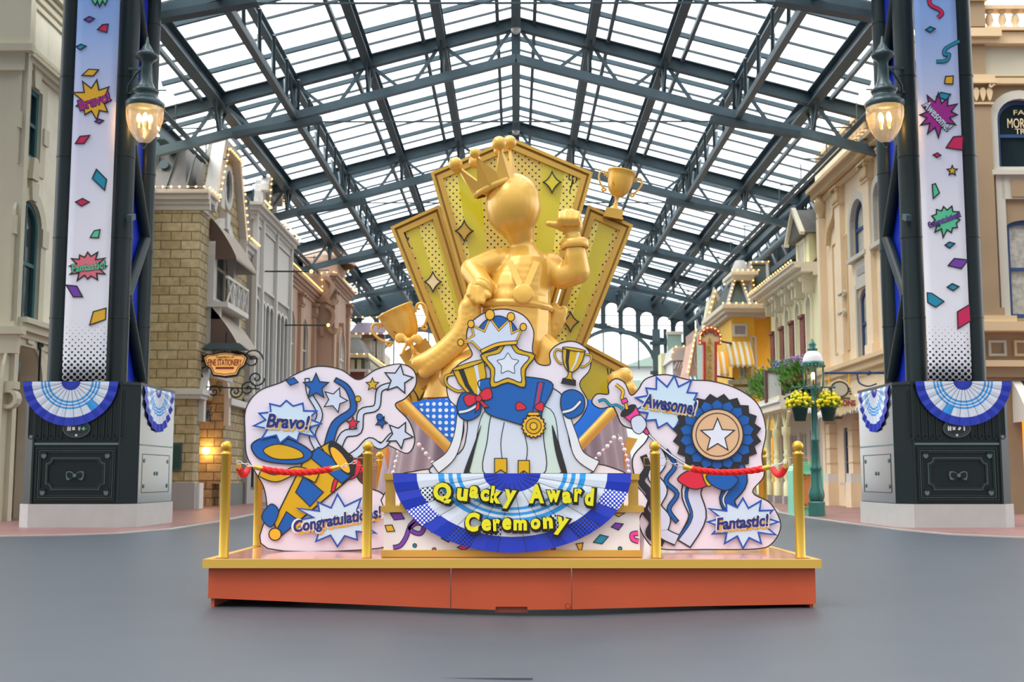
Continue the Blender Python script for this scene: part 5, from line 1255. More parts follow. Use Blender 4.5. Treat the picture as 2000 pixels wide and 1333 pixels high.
strand([F10.T(X(1306), .7, Z(704)), F10.T(X(1312), .7, Z(680)), F10.T(X(1346), .7, Z(677))], 'warm bulbs on the roof edge of the far white house', .5, r=.075)
t = house('pale mint house front filling the lane behind the white house', (13, 91, 0), 'mint_house')
F11 = Front(90); X = lambda x: F11.px(x, 600)[0]; Z = lambda y: F11.px(1330, y)[1]
m = MB(F11); m.box(X(1290), X(1345), -2, 0, 0, Z(690), 'vict'); m.build('wall', t)
m = MB(F11); m.box(X(1302), X(1330), 0, .1, Z(690), Z(652), 'palegr'); m.box(X(1300), X(1332), 0, .15, Z(654), Z(648), 'vtrim'); m.build('upper_shutter', t)

# ------------------------------------------------------------------ street furniture
Yl = 35.5; p = WY(1596, 1008, Yl); lx = p.x
t = thing('street_lamp', (lx, Yl, 0), 'green cast-iron street lamp with a clear lantern and white dome beside the mint bin', 'street lamp', None)
zt = WY(1590, 672, Yl).z; k = Yl / FPX
m = MB(); m.lathe([(0, 0), (.25, 0), (.25, .42), (.23, .46)], (lx, Yl, 0), 'lampgr', 8, smooth=False)
m.lathe([(.17, .46), (.21, .5), (.235, .62), (.22, .75), (.16, .9), (.15, 1.25), (.145, 1.35), (.17, 1.38), (.17, 1.44), (.14, 1.5), (.13, 1.6), (.105, 2.2), (.125, 2.22), (.125, 2.27), (.1, 2.3), (.085, 3.2), (.1, 3.22), (.1, 3.28), (.08, 3.3), (.07, zt - 1.35)], (lx, Yl, 0), 'lampgr', 20); m.build('post', t)
zl = zt - 1.05
m = MB(); m.lathe([(.2, 0), (.22, .3), (.25, .62)], (lx, Yl, zl - .25), glassmat('lamp_glass', '#fbf6ec', .12, .05), 16); m.build('lantern_glass', t, fix=False)
m = MB()
for q in (-1, 1):
    m.pipe([(lx, Yl, zl - .5), (lx + q * .2, Yl, zl - .42), (lx + q * .28, Yl, zl - .2), (lx + q * .3, Yl, zl + .42)], .03, 'lampgr', 8); m.pipe([(lx, Yl, zl - .5), (lx, Yl + q * .2, zl - .42), (lx, Yl + q * .28, zl - .2), (lx, Yl + q * .3, zl + .42)], .03, 'lampgr', 8)
m.lathe([(.31, 0), (.33, .03), (.33, .12), (.29, .14)], (lx, Yl, zl + .38), 'lampgr', 20); m.lathe([(.2, 0), (.2, .06)], (lx, Yl, zl - .3), 'lampgr', 14)
for i in range(20): a = i * PI / 10; m.ball((lx + .33 * math.cos(a), Yl + .33 * math.sin(a), zl + .38), .04, 'lampgr', 6, 4)
m.lathe([(.14, 0), (.16, .05), (.08, .1), (.12, .18), (.06, .26), (.02, .36)], (lx, Yl, zl + .84), 'lampgr', 14); m.build('frame', t)
m = MB(); m.lathe([(.3, 0), (.28, .13), (.22, .25), (.12, .33), (0, .35)], (lx, Yl, zl + .51), 'white', 20); m.build('dome', t)
m = MB(); m.ball((lx, Yl, zl + .1), (.06, .06, .1), 'flame', 10, 8); m.pipe([(lx, Yl, zl - .25), (lx, Yl, zl)], .025, 'iron', 6); m.build('bulb', t)
zbar = WY(1590, 757, Yl).z
m = MB(); m.pipe([(lx - .62, Yl, zbar), (lx + .62, Yl, zbar)], .025, 'lampgr', 8)
for q in (-1, 1): m.pipe([(lx + q * .45, Yl - .02, zbar), (lx + q * .45, Yl - .02, zbar - .16)], .012, 'lampgr', 6); m.ball((lx + q * .62, Yl, zbar), .04, 'lampgr', 8, 6)
m.lathe([(.14, -.05), (.16, 0), (.14, .05)], (lx, Yl, zbar), 'lampgr', 14); m.build('cross_arm', t)
bk = None
for q, lab in ((-1, 'hanging basket of yellow flowers on the lamp arm nearest the porch'), (1, 'hanging basket of yellow flowers in front of the Fashions sign')):
    cx = lx + q * .42; zb_ = WY(1590, 823, Yl).z
    if bk is None:
        bk = thing('hanging_basket', (cx, Yl, zb_), lab, 'flower basket', 'hanging baskets on the street lamp')
        m = MB(); m.lathe([(0, 0), (.16, 0), (.23, .36), (.25, .36), (.25, .42), (.2, .42)], (cx, Yl, zb_), 'potgr', 18); m.build('pot', bk)
        m = MB(); rn = random.Random(5)
        for i in range(420):
            a = rn.uniform(0, 6.28); b = rn.uniform(-.3, 1.4); R_ = rn.uniform(.18, .34); r = rn.uniform(.03, .06)
            c = (cx + R_ * math.cos(a) * math.cos(b), Yl + R_ * math.sin(a) * math.cos(b), zb_ + .5 + R_ * math.sin(b)); d = rn.uniform(0, 3)
            m.add([(c[0] - r * math.cos(d), c[1] - r * math.sin(d), c[2]), (c[0], c[1], c[2] + r), (c[0] + r * math.cos(d), c[1] + r * math.sin(d), c[2]), (c[0], c[1], c[2] - r)], [(0, 1, 2, 3)], 'leaf')
        m.build('foliage', bk, kind='stuff'); m = MB()
        for i in range(90):
            a = rn.uniform(0, 6.28); b = rn.uniform(-.2, 1.4); R_ = rn.uniform(.3, .4); m.ball((cx + R_ * math.cos(a) * math.cos(b), Yl + R_ * math.sin(a) * math.cos(b), zb_ + .48 + R_ * math.sin(b)), rn.uniform(.035, .06), 'flowy', 6, 4)
        m.build('blossoms', bk, kind='stuff')
    else: copy_tree(bk, None, Vector((cx, Yl, zb_)), lab)

Yb = 37.0; p = WY(1580, 1008, Yb); bx = p.x
t = thing('litter_bin', (bx, Yb, 0), 'round-topped mint green litter bin with an orange framed panel behind the lamp post', 'bin', None)
m = MB(); hw = .46
prof = [(-hw, .02), (hw, .02), (hw, 1.35)] + [(hw * math.cos(a), 1.35 + .28 * math.sin(a)) for a in [PI * i / 10 for i in range(1, 10)]] + [(-hw, 1.35)]
FBN = Front(Yb); m.fr = FBN; m.prism([(bx + a, b) for a, b in prof], -.75, 0, 'mintbin'); m.build('body', t)
m = MB(FBN); m.prism(cr([(bx - .3, .35), (bx + .3, .35), (bx + .33, .7), (bx + .3, 1.12), (bx, 1.2), (bx - .3, 1.12), (bx - .33, .7)], True, 4), 0, .02, 'orangep'); m.build('orange_panel', t)
m = MB(FBN); m.strip(cr([(bx - .33, .3), (bx + .33, .3), (bx + .37, .7), (bx + .33, 1.16), (bx, 1.27), (bx - .33, 1.16), (bx - .37, .7)], True, 4), .05, 0, .04, 'creamt', True)
for zz in (.3, 1.2):
    for q in (-1, 1): m.strip(circ(bx + q * .16, zz, .1, .07, 12), .03, .02, .05, 'goldp', True)
m.build('scroll_frame', t)

# fashions sign
Yf = 42.0; FF = Front(Yf); c = FF.px(1640, 788); k = Yf / FPX
t = thing('hanging_sign', WY(1640, 812, Yf), 'beige Fashions sign with an oval crest hanging from a blue rail above the shop awnings', 'sign', None)
def sp(l): return [(c[0] + x * k, c[1] - y * k) for x, y in l]
m = MB(FF); m.prism(sp([(-34, -13), (-28, -13), (-24, -32), (-14, -42), (0, -48), (14, -42), (24, -32), (28, -13), (38, -13), (36, 2), (38, 12), (20, 14), (8, 18), (0, 26), (-8, 18), (-20, 14), (-34, 12), (-31, 0)]), -.05, .05, 'signcream'); m.build('board', t)
m = MB(FF); m.prism([(c[0] + a * k, c[1] - b * k) for a, b in circ(0, -27, 15, 13, 24)], .05, .07, 'creamt'); m.strip([(c[0] + a * k, c[1] - b * k) for a, b in circ(0, -27, 17, 15, 24)], .035, .05, .08, 'iron', True)
for q in (-1, 1):
    for j in range(3): m.prism([(c[0] + a * k, c[1] - b * k) for a, b in circ(q * (19 + j), -22 - j * 0 + j * 5 - 6, 2, 1.4, 8)], .05, .07, 'iron')
m.build('crest', t)
m = MB(); m.text('FASHIONS', (c[0] + .02, Yf - .06, c[1] - 0 * k), 58 * k, 12 * k, 'signmar', th=.02, bold=.03); m.text('TOWN CENTER', (c[0], Yf - .06, c[1] + 9 * k), 40 * k, 4 * k, 'iron', th=.02, bold=.01); m.text('EST. 1923', (c[0], Yf - .06, c[1] - 10 * k), 18 * k, 4 * k, 'iron', th=.02) if False else m.text('& CO', (c[0], Yf - .06, c[1] - 10 * k), 16 * k, 4 * k, 'iron', th=.02) if False else None
m.build('lettering', t)
m = MB(FF); a = FF.px(1610, 729); b = FF.px(1712, 732); m.pipe([(a[0], 0, a[1]), (13, 0, a[1])], .045, 'bluefr', 8)
P = cr([FF.px(1674, 731), FF.px(1678, 748), FF.px(1695, 755), FF.px(1712, 750)], False, 5); m.strip(P, .05, -.02, .03, 'bluefr')
m.ball((FF.px(1672, 0)[0], 0, a[1]), .09, 'bluefr', 8, 6)
for x in (1620, 1659): q = FF.px(x, 760); m.pipe([(q[0], 0, a[1]), (q[0], 0, q[1])], .035, 'amber', 6)
m.build('rail', t)

# ------------------------------------------------------------------ the stage
DZ = .43
def kx(Y): return Y / FPX
xl, xr = WY(395.5, 1090, 10.95).x, WY(1604.5, 1090, 10.95).x
stage = thing('stage_platform', (0, 13.6, 0), 'low coral-topped stage with a gold rim and terracotta skirt on the grey asphalt', 'stage')
m = MB(); m.box(xl + .04, xr - .04, 11.0, 16.3, DZ - .06, DZ - .004, 'deck'); m.build('deck', stage)
m = MB(); zb = DZ - .078
m.box(xl, xr, 10.95, 11.03, zb, DZ, 'goldfr'); m.box(xl, xl + .07, 11.03, 16.35, zb, DZ, 'goldfr'); m.box(xr - .07, xr, 11.03, 16.35, zb, DZ, 'goldfr'); m.box(xl, xr, 16.28, 16.35, zb, DZ, 'goldfr')
m.build('gold_rim', stage)
FK = Front(11.03)
def zlow(px): 
    P = [(405, 1171), (640, 1181), (880, 1191), (1000, 1194), (1117, 1193), (1350, 1187), (1595, 1183)]
    for a, b in zip(P, P[1:]):
        if a[0] <= px <= b[0]: return a[1] + (b[1] - a[1]) * (px - a[0]) / (b[0] - a[0])
for a, b in ((406, 879.5), (881, 1116), (1117.5, 1594)):
    m = MB(FK); n = 8; lowp = [(a + (b - a) * i / n) for i in range(n + 1)]
    pts = [FK.px(x, zlow(x) - 2) for x in lowp]; zt = zb + .02
    if a == 881: # power slot
        s0, s1 = FK.px(968, 1186), FK.px(1030, 1186); pts = [FK.px(881, zlow(881) - 2), (s0[0], FK.px(968, 1192)[1]), (s0[0], s0[1]), (s1[0], s0[1]), (s1[0], FK.px(1030, 1192)[1]), FK.px(1116, zlow(1116) - 2)]
    m.prism([(pts[0][0], zt)] + pts + [(pts[-1][0], zt)], -.03, 0, 'skirt')
    m.build('skirt_panel', stage)
m = MB(); m.box(FK.px(966, 1186)[0], FK.px(1032, 1186)[0], 11.05, 11.12, -.05, .04, 'skirtd'); m.build('cable_slot', stage)
m = MB(FK); c = FK.px(1109, 1184); m.prism(circ(c[0], c[1], .02), 0, .006, 'skirt'); m.strip(circ(c[0], c[1], .022), .004, 0, .008, 'skirtd', True); m.build('lock_plug', stage)
for x in (xl + .06, xr - .09):
    m = MB(); m.box(x, x + .03, 11.06, 16.25, -.03, zb + .02, 'skirt'); m.build('side_skirt', stage)

# stanchions and ropes
def stanchion(x, y, label=None):
    t = thing('stanchion', (x, y, DZ), label, 'rope post', 'gold rope posts round the stage edge')
    m = MB(); h = .99; m.lathe([(0, 0), (.048, 0), (.048, .01), (.045, .015), (.045, h - .05), (.052, h - .045), (.052, h - .03), (.03, h - .02), (.03, h - .01)], (x, y, DZ), 'goldpost', 24); m.build('post', t)
    m = MB(); m.ball((x, y, DZ + h + .03), .052, 'goldpost', 18, 12); m.build('ball_finial', t)
    m = MB()
    z = DZ + h - .1
    for q in (-1, 1): m.pipe([(x + q * .04, y, z + .025), (x + q * .10, y, z + .025), (x + q * .10, y, z - .045), (x + q * .04, y, z - .045)], .004, 'goldpost', 6)
    m.build('rope_hook', t); return t
P0 = stanchion(WY(437, 1087, 11.12).x, 11.12, 'gold ball-topped rope post at the stage corner nearest the stone building')
PP = {'a': P0}
for key, (px, Y, lab) in {'b': (718, 11.12, 'gold rope post on the front edge beside the Quacky Award pedestal and the Congratulations burst'),
                          'c': (1280, 11.12, 'gold rope post on the front edge in front of the cream rosette board'),
                          'd': (1560, 11.12, 'gold rope post at the front stage corner nearest the mint bin'),
                          'e': (505, 13.0, 'gold rope post half hidden behind the Bravo board on the stage side'),
                          'f': (1490, 13.2, 'gold rope post half hidden behind the Fantastic board on the stage side'),
                          'g': (741, 15.9, 'gold rope post at the back edge seen beside the Bravo board'),
                          'h': (1275, 15.9, 'gold rope post at the back edge behind the rosette board')}.items():
    PP[key] = copy_tree(P0, None, Vector((WY(px, 950, Y).x, Y, DZ)), lab)
def rope(a, b, sag, label, side=(1, -1)):
    A = PP[a].location + Vector((side[0] * .10, 0, .93 - .05)); B = PP[b].location + Vector((side[1] * .10, 0, .93 - .05))
    t = thing('barrier_rope', (A + B) / 2 - Vector((0, 0, sag + .05)), label, 'rope', 'red barrier ropes')
    d = B - A; L = d.length; P = lambda s: A + d * s + Vector((0, 0, -sag * 4 * s * (1 - s)))
    s0 = .16 / L; s1 = .23 / L
    # twisted three-strand rope
    m = MB(); n = int(L / .012)
    for k in range(3):
        pts = []
        for i in range(n + 1):
            s = s1 + (1 - 2 * s1) * i / n; c = P(s); tg = (P(min(1, s + .01)) - P(max(0, s - .01))).normalized(); u = tg.cross(Vector((0, 0, 1))).normalized(); v = tg.cross(u)
            an = i * .26 + k * 2 * PI / 3; pts.append(c + (u * math.cos(an) + v * math.sin(an)) * .014)
        m.pipe(pts, .0185, 'rope', 6)
    m.build('cord', t)
    for sa, sb in ((s0, s1 * 1.08), (1 - s0, 1 - s1 * 1.08)):
        m = MB(); m.pipe([P(sa), P(sb)], .024, 'goldp', 12); m.build('ferrule', t)
    for e, dr in ((0, 1), (1, -1)):
        m = MB(); p = P(e); q = P(e + dr * s0); n_ = 4
        for i in range(n_):
            a_ = p + (q - p) * (i / n_); b_ = p + (q - p) * ((i + 1.25) / n_); mid = (a_ + b_) / 2; ax = (b_ - a_) / 2; up = Vector((0, 0, 1)) if i % 2 else Vector((0, 1, 0)).cross(ax).normalized().cross(ax).normalized()
            o_ = ax.normalized().cross(up).normalized() * .012
            m.pipe([mid + ax * math.cos(h) + o_ * math.sin(h) for h in [2 * PI * j / 12 for j in range(13)]], .0035, 'chrome', 6, False)
        m.build('snap_chain', t)
rope('a', 'b', .10, 'twisted red rope hanging across the front of the Bravo board')
rope('c', 'd', .10, 'twisted red rope hanging across the front of the rosette board')
rope('a', 'e', .12, 'red rope along the stage side by the stone building', (1, -1))
rope('d', 'f', .12, 'red rope along the stage side by the mint bin', (-1, 1))
rope('e', 'g', .12, 'red rope running back behind the Bravo board')
rope('f', 'h', .12, 'red rope running back behind the rosette board', (-1, 1))

# pedestal with balustrade
YP = 11.3; FP = Front(YP); X = lambda x, y=1000: FP.px(x, y)[0]; Z = lambda y: FP.px(1000, y)[1]
ped = thing('pedestal', (0, 11.8, DZ), 'white confetti-printed pedestal with gold rails and balustrade carrying the award bunting', 'pedestal')
m = MB(FP); m.box(X(750), X(1249), -.9, 0, DZ + .02, Z(1000), 'white'); m.build('box', ped)
m = MB(FP); m.box(X(746), X(1253), -.92, .03, DZ, Z(1075), 'goldfr'); m.box(X(744), X(1257), -.94, .035, Z(1001), Z(989), 'goldfr'); m.build('gold_bands', ped)
m = MB(FP)
for x in (761, 1238): m.box(X(x - 9), X(x + 9), -.1, .0, Z(990), Z(936), 'goldfr')
m.build('corner_posts', ped) if False else None
for x in (761, 1238):
    m = MB(FP); m.box(X(x - 9), X(x + 9), -.1, .0, Z(990), Z(936), 'goldfr'); m.build('corner_post', ped)
m = MB(FP); m.box(X(750), X(1249), -.12, .02, Z(938), Z(926), 'goldfr'); m.build('top_rail', ped)
for i in range(16):
    x = 786 + i * (1213 - 786) / 15; m = MB(); p = FP.px(x, 990)
    m.lathe([(.03, 0), (.03, .03), (.018, .05), (.035, .1), (.018, .16), (.018, .19), (.03, .21), (.03, .25)], (p[0], YP + .05, Z(990)), 'goldfr', 10); m.build('baluster', ped)
def cf(pts, mt): 
    q = MB(FP); P = ppts(FP, pts); q.prism(P, .001, .004, mt); q.strip(P, 1.6 * kx(YP), .001, .006, 'black', True); q.build('confetti', ped)
for pts, mt in [([(762, 1003), (783, 1002), (790, 1014), (770, 1016)], 'purple'), ([(752, 1027), (766, 1026), (771, 1038), (756, 1039)], 'amber'), ([(843, 1024), (860, 1032), (850, 1042), (842, 1040)], 'pink'),
                ([(862, 1052), (872, 1044), (885, 1050), (876, 1060)], 'teal'), ([(893, 1070), (905, 1064), (918, 1069), (906, 1076)], 'pink'), ([(1194, 1030), (1202, 1022), (1217, 1024), (1208, 1036)], 'purple'),
                ([(1159, 1060), (1172, 1045), (1188, 1049), (1176, 1063)], 'teal'), ([(1125, 1063), (1139, 1061), (1136, 1075), (1131, 1075)], 'amber'), ([(1196, 1003), (1220, 1003), (1208, 1010)], 'amber'),
                (circ(810, 1066, 3.5, n=12), 'teal'), (circ(848, 1074, 3.6, n=12), 'pink'), (circ(1081, 1073, 3.6, n=12), 'pink'), (circ(1211, 1072, 3.5, n=12), 'teal'), ([(1135, 1040), (1150, 1034), (1158, 1036), (1146, 1042)], 'crim')]: cf(pts, mt)
ribbonart([(768, 1070), (782, 1066), (793, 1050), (800, 1032), (815, 1022), (828, 1028), (822, 1042), (808, 1040), (800, 1030), (812, 1016)], 6.5, 'purple', ped, FP, .001, 'confetti')
ribbonart([(1247, 1058), (1236, 1054), (1235, 1044), (1246, 1042)], 7, 'pink', ped, FP, .001, 'confetti')

# central bunting with raised lettering
FC = Front(11.26); c = FC.px(1000, 926)
BC = [(.24, 'royal'), (.43, 'fanw'), (.465, 'lblue'), (.50, 'fanw'), (.535, 'lblue'), (.57, 'fanw'), (.62, 'lblue'), (.80, 'fanw'), (1, 'royal')]
fan(FC, c[0], c[1] + .004, 231 * kx(11.24), 152 * kx(11.24), 13, BC, None, 'big pleated blue and white bunting lettered Quacky Award Ceremony', None, w=.03, pleat=.008,
    patches={(8, 2): 'halftone_w', (8, 11): 'halftone_w', (8, 4): 'halftone_b', (7, 3): 'fanw', (7, 5): 'halftone_k', (7, 8): 'halftone_k', (8, 9): 'halftone_b', (7, 1): 'halftone_k'})
tt = thing('title_lettering', (c[0], 11.18, c[1] - .5), 'yellow cartoon letters with black shadows spelling Quacky Award Ceremony', 'lettering')
for ch, x, y, w_, h_, r_ in [('Q', 864, 964, 36, 42, .05), ('u', 903, 967, 22, 25, -.1), ('a', 926, 962, 19, 25, -.12), ('c', 947, 968, 18, 24, -.05), ('k', 969, 967, 22, 34, -.1), ('y', 995, 976, 24, 38, -.15),
                             ('A', 1048, 965, 30, 38, 0), ('w', 1081, 970, 28, 24, 0), ('a', 1107, 972, 19, 24, .05), ('r', 1129, 968, 16, 27, -.05), ('d', 1151, 971, 18, 35, -.08),
                             ('C', 922, 1020, 28, 38, -.12), ('e', 950, 1026, 20, 24, 0), ('r', 970, 1026, 15, 24, .05), ('e', 990, 1024, 19, 24, -.05), ('m', 1016, 1026, 27, 22, 0), ('o', 1046, 1024, 20, 22, 0), ('n', 1070, 1022, 20, 23, .05), ('y', 1096, 1029, 24, 36, -.25)]:
    p = WY(x, y, 11.17); k = kx(11.17); q = MB()
    q.text(ch, p + Vector((1.8 * k, .012, -2.2 * k)), (w_ + 7) * k, (h_ + 7) * k, 'black', th=.01, bold=.09, rot=r_); q.text(ch, p, (w_ - 1) * k, (h_ - 1) * k, 'lemon', th=.012, bold=.05, rot=r_)
    q.build('letter', tt)

# ------------------------------------------------------------------ printed boards
def board(Y, pts, label, n=5):
    fr = Front(Y); P = ppts(fr, cr(pts, True, n)); t = thing('display_board', (sum(p[0] for p in P) / len(P), Y, DZ), label, 'display board', 'cut-out display boards on the stage')
    m = MB(fr); m.prism(P, -.03, 0, 'offw'); m.build('panel', t)
    m = MB(fr); m.strip(P, 2 * kx(Y), -.028, .003, 'black', True); m.build('edge_line', t)
    return t, fr
def art(t, fr, name, items, w0=.003, label=None):
    """layers of flat print: (points or ('l', pts) for lines, material, outline width px)"""
    m = MB(fr); k = kx(fr.Y); d = w0
    for it in items:
        pts, mt, lw = it[0], it[1], it[2]; closed = True
        if len(it) > 3: closed = it[3]
        P = ppts(fr, pts)
        if mt and closed: m.prism(P, d - .001, d + .0015, mt)
        if lw: m.strip(P, lw * k, d, d + .0025, it[4] if len(it) > 4 else 'ink', closed)
        d += .0014
    return m.build(name, t, label=label)
S = lambda l, n=5: cr(l, True, n)
def swash(pts, w0_, w1_, n=5):
    """tapered ribbon outline along pts"""
    C = cr(pts, False, n); L = len(C); A = []; B = []
    for i, p in enumerate(C):
        a = Vector(C[max(0, i - 1)]); b = Vector(C[min(L - 1, i + 1)]); d = (b - a).normalized(); nn = Vector((-d.y, d.x)); wv = (w0_ + (w1_ - w0_) * i / (L - 1)) / 2
        A.append(tuple(Vector(p) + nn * wv)); B.append(tuple(Vector(p) - nn * wv))
    return A + B[::-1]

def trophy_art(t, fr, cx, cy, s, rot, name, base=True, bow=False):
    R_ = lambda l: [(cx + (x * math.cos(rot) - y * math.sin(rot)) * s, cy + (x * math.sin(rot) + y * math.cos(rot)) * s) for x, y in l]
    cup = R_([(-30, -34), (30, -34), (27, -8), (18, 14), (7, 26), (-7, 26), (-18, 14), (-27, -8)])
    it = []
    for q in (-1, 1):
        it += [(R_(cr([(q * 29, -26), (q * 46, -26), (q * 48, -10), (q * 34, 6), (q * 24, 8)], False, 5)), None, 6 * s, False, 'ink'), (R_(cr([(q * 29, -26), (q * 46, -26), (q * 48, -10), (q * 34, 6), (q * 24, 8)], False, 5)), None, 3.4 * s, False, 'yel')]
    it += [(cup, 'yel', 2), (R_([(-20, -30), (-10, -30), (-9, 0), (-3, 24), (-8, 24), (-17, 2)]), 'ink', 0), (R_([(10, -31), (17, -31), (12, 2), (3, 24), (0, 24), (7, 2)]), 'ice', 0), (R_(circ(0, -34, 31, 4, 20)), 'yel', 1.6)]
    if base: it += [(R_([(-4, 26), (4, 26), (6, 40), (14, 46), (-14, 46), (-6, 40)]), 'yel', 1.6), (R_([(-17, 46), (17, 46), (19, 60), (-19, 60)]), 'ink', 1.4)]
    if bow: it += [(R_(S([(0, 30), (-14, 18), (-26, 22), (-24, 38), (-12, 38)])), 'red', 1.8), (R_(S([(0, 30), (14, 18), (26, 20), (25, 36), (12, 38)])), 'red', 1.8), (R_([(-3, 34), (-14, 54), (-4, 50), (0, 38)]), 'red', 1.6), (R_([(3, 34), (14, 52), (5, 50), (0, 38)]), 'red', 1.6), (R_(circ(0, 31, 6, 6, 12)), 'red', 1.6)]
    art(t, fr, name, it, .008)

# centre board: crown over a star, robe, trophies and a medal
bc, fr = board(12.0, [(780, 1002), (776, 935), (815, 920), (862, 911), (892, 880), (906, 840), (898, 803), (876, 778), (874, 740), (896, 712), (922, 694), (912, 668), (916, 636), (945, 612), (985, 604), (1022, 616), (1042, 646), (1040, 684), (1050, 710), (1074, 712), (1074, 688), (1094, 671), (1124, 668), (1151, 688), (1152, 722), (1132, 750), (1148, 785), (1136, 815), (1114, 842), (1120, 876), (1148, 902), (1190, 912), (1230, 935), (1232, 1002)],
              'central cut-out board printed with a crown, star, white robe, medal and two trophies')
art(bc, fr, 'robe_print', [(S([(915, 800), (940, 760), (985, 745), (1050, 748), (1100, 775), (1108, 830), (1118, 880), (1160, 912), (1120, 930), (880, 930), (840, 915), (898, 885), (912, 845)]), 'ice', 2.2),
    (S([(950, 800), (1010, 790), (1075, 800), (1090, 860), (1088, 930), (925, 930), (930, 860)]), 'mint', 1.6), (S([(965, 800), (1006, 795), (1050, 800), (1062, 860), (1058, 930), (950, 930), (952, 860)]), 'ice', 2), (cr([(985, 825), (978, 870), (986, 926)], False, 5), None, 1.6, False), (cr([(1022, 840), (1030, 880), (1022, 926)], False, 5), None, 1.6, False), (S([(940, 830), (930, 870), (915, 926), (905, 926), (925, 870)]), 'ink', 0), (S([(1078, 830), (1092, 870), (1108, 926), (1098, 926), (1084, 880)]), 'ink', 0),
    (swash([(900, 800), (895, 850), (880, 890), (850, 915)], 12, 24), 'fanw', 1.6), (swash([(1105, 810), (1118, 850), (1132, 890), (1165, 912)], 12, 24), 'fanw', 1.6),
    (S([(935, 745), (985, 738), (1040, 738), (1080, 752), (1060, 800), (1050, 835), (990, 822), (950, 806), (945, 775)]), 'blue', 2.2), (S([(893, 790), (905, 768), (935, 775), (938, 808), (915, 822), (896, 812)]), 'blue', 2.2), (S([(1098, 770), (1120, 762), (1140, 776), (1138, 805), (1112, 818), (1096, 800)]), 'blue', 2.2),
    (swash([(896, 806), (915, 802), (936, 790)], 6, 6), 'fanw', 1.2), (swash([(1098, 806), (1118, 800), (1134, 784)], 6, 6), 'fanw', 1.2),
    ([(966, 896), (990, 896), (990, 926), (978, 918), (966, 926)], 'yel', 1.8), ([(1012, 900), (1034, 900), (1034, 928), (1023, 920), (1012, 928)], 'yel', 1.8)])
art(bc, fr, 'star_print', [(S([(x + 992, y + 712) for x, y in star(0, 0, 56, 36, 5)], 3), 'yel', 2.4), (S([(x + 992, y + 712) for x, y in star(0, 0, 44, 27, 5)], 3), 'ice', 1.8), (S([(x + 992, y + 712) for x, y in star(0, 0, 22, 13, 5)], 3), 'fanw', 1.2)], .02)
cp = [(940, 686), (922, 668), (902, 672), (926, 656), (921, 636), (946, 648), (957, 622), (974, 646), (996, 624), (1000, 652), (1020, 642), (1008, 668), (975, 672)]
art(bc, fr, 'crown_print', [(S([(930, 660), (945, 630), (975, 618), (1003, 634), (1010, 662), (970, 672)]), 'blue', 2), (cp, 'ice', 4.5), (cp, None, 2.6, True, 'amber'), (swash([(940, 688), (972, 674), (1010, 670)], 7, 7), 'amber', 1.6)] +
    [(circ(a, b, r, r * 1.15, 14), 'amber', 1.8) for a, b, r in ((900, 670, 6), (920, 634, 6.5), (957, 616, 9), (998, 620, 7.5), (1022, 640, 6.5))], .026)
trophy_art(bc, fr, 925, 748, 1.05, -.3, 'trophy_print', False, True)
trophy_art(bc, fr, 1117, 708, .74, .16, 'trophy_print')
art(bc, fr, 'medal_ribbon_print', [([(974, 760), (987, 756), (1040, 806), (1032, 814)], 'fanw', 1.8), ([(978, 759), (983, 757), (1037, 808), (1034, 811)], 'red', 0), ([(1050, 748), (1063, 748), (1050, 808), (1040, 806)], 'fanw', 1.8), ([(1054, 748), (1059, 748), (1047, 807), (1044, 806)], 'red', 0),
    (S([(1028, 798), (1016, 786), (1008, 790), (1010, 802)]), 'red', 1.6), (S([(1044, 796), (1056, 786), (1062, 792), (1058, 804)]), 'red', 1.6)], .012)
art(bc, fr, 'medal_print', [([(1042 + (24 if i % 2 else 20.5) * math.cos(i * PI / 16), 833 + (24 if i % 2 else 20.5) * math.sin(i * PI / 16)) for i in range(32)], 'amber', 2.4), (circ(1042, 833, 15, 15, 24), 'yel', 1.6), (circ(1042, 833, 7, 7, 20), 'amber', 1.6), ([(1030, 812), (1054, 812), (1052, 806), (1032, 806)], 'amber', 1.4)], .022)

# board with party popper (Bravo / Congratulations)
bl, fr = board(12.2, [(523, 1072), (522, 1000), (516, 955), (500, 925), (482, 890), (479, 850), (480, 800), (505, 765), (550, 747), (580, 730), (620, 716), (665, 722), (700, 742), (735, 722), (780, 711), (808, 724), (812, 752), (792, 778), (772, 792), (798, 822), (810, 860), (796, 886), (762, 872), (728, 862), (704, 884), (697, 930), (718, 952), (748, 966), (762, 1000), (756, 1045), (738, 1072)],
              'cut-out board printed with a blue and yellow party popper and Bravo and Congratulations bursts')
art(bl, fr, 'streamer_print', [(swash([(655, 890), (672, 850), (700, 842), (706, 806), (735, 796), (742, 762), (768, 752)], 15, 10), 'ice', 2.4), (swash([(668, 905), (700, 884), (722, 862), (745, 872), (768, 850), (785, 862)], 16, 9), 'ice', 2.4), (star(778, 742, 29, 14, 5, -1.4), 'ice', 2.4), (star(780, 850, 27, 13, 5, -1.1), 'ice', 2.4), (star(745, 825, 12, 6, 5, -1.1), 'blue', 2), (swash([(640, 880), (655, 830), (690, 800), (680, 760), (655, 742)], 18, 8), 'blue', 2.4),
    (swash([(630, 890), (610, 850), (625, 810), (605, 770), (600, 740)], 14, 8), 'ice', 2.2), (swash([(668, 900), (700, 905), (690, 930), (660, 935), (650, 962)], 14, 7), 'red', 2)])
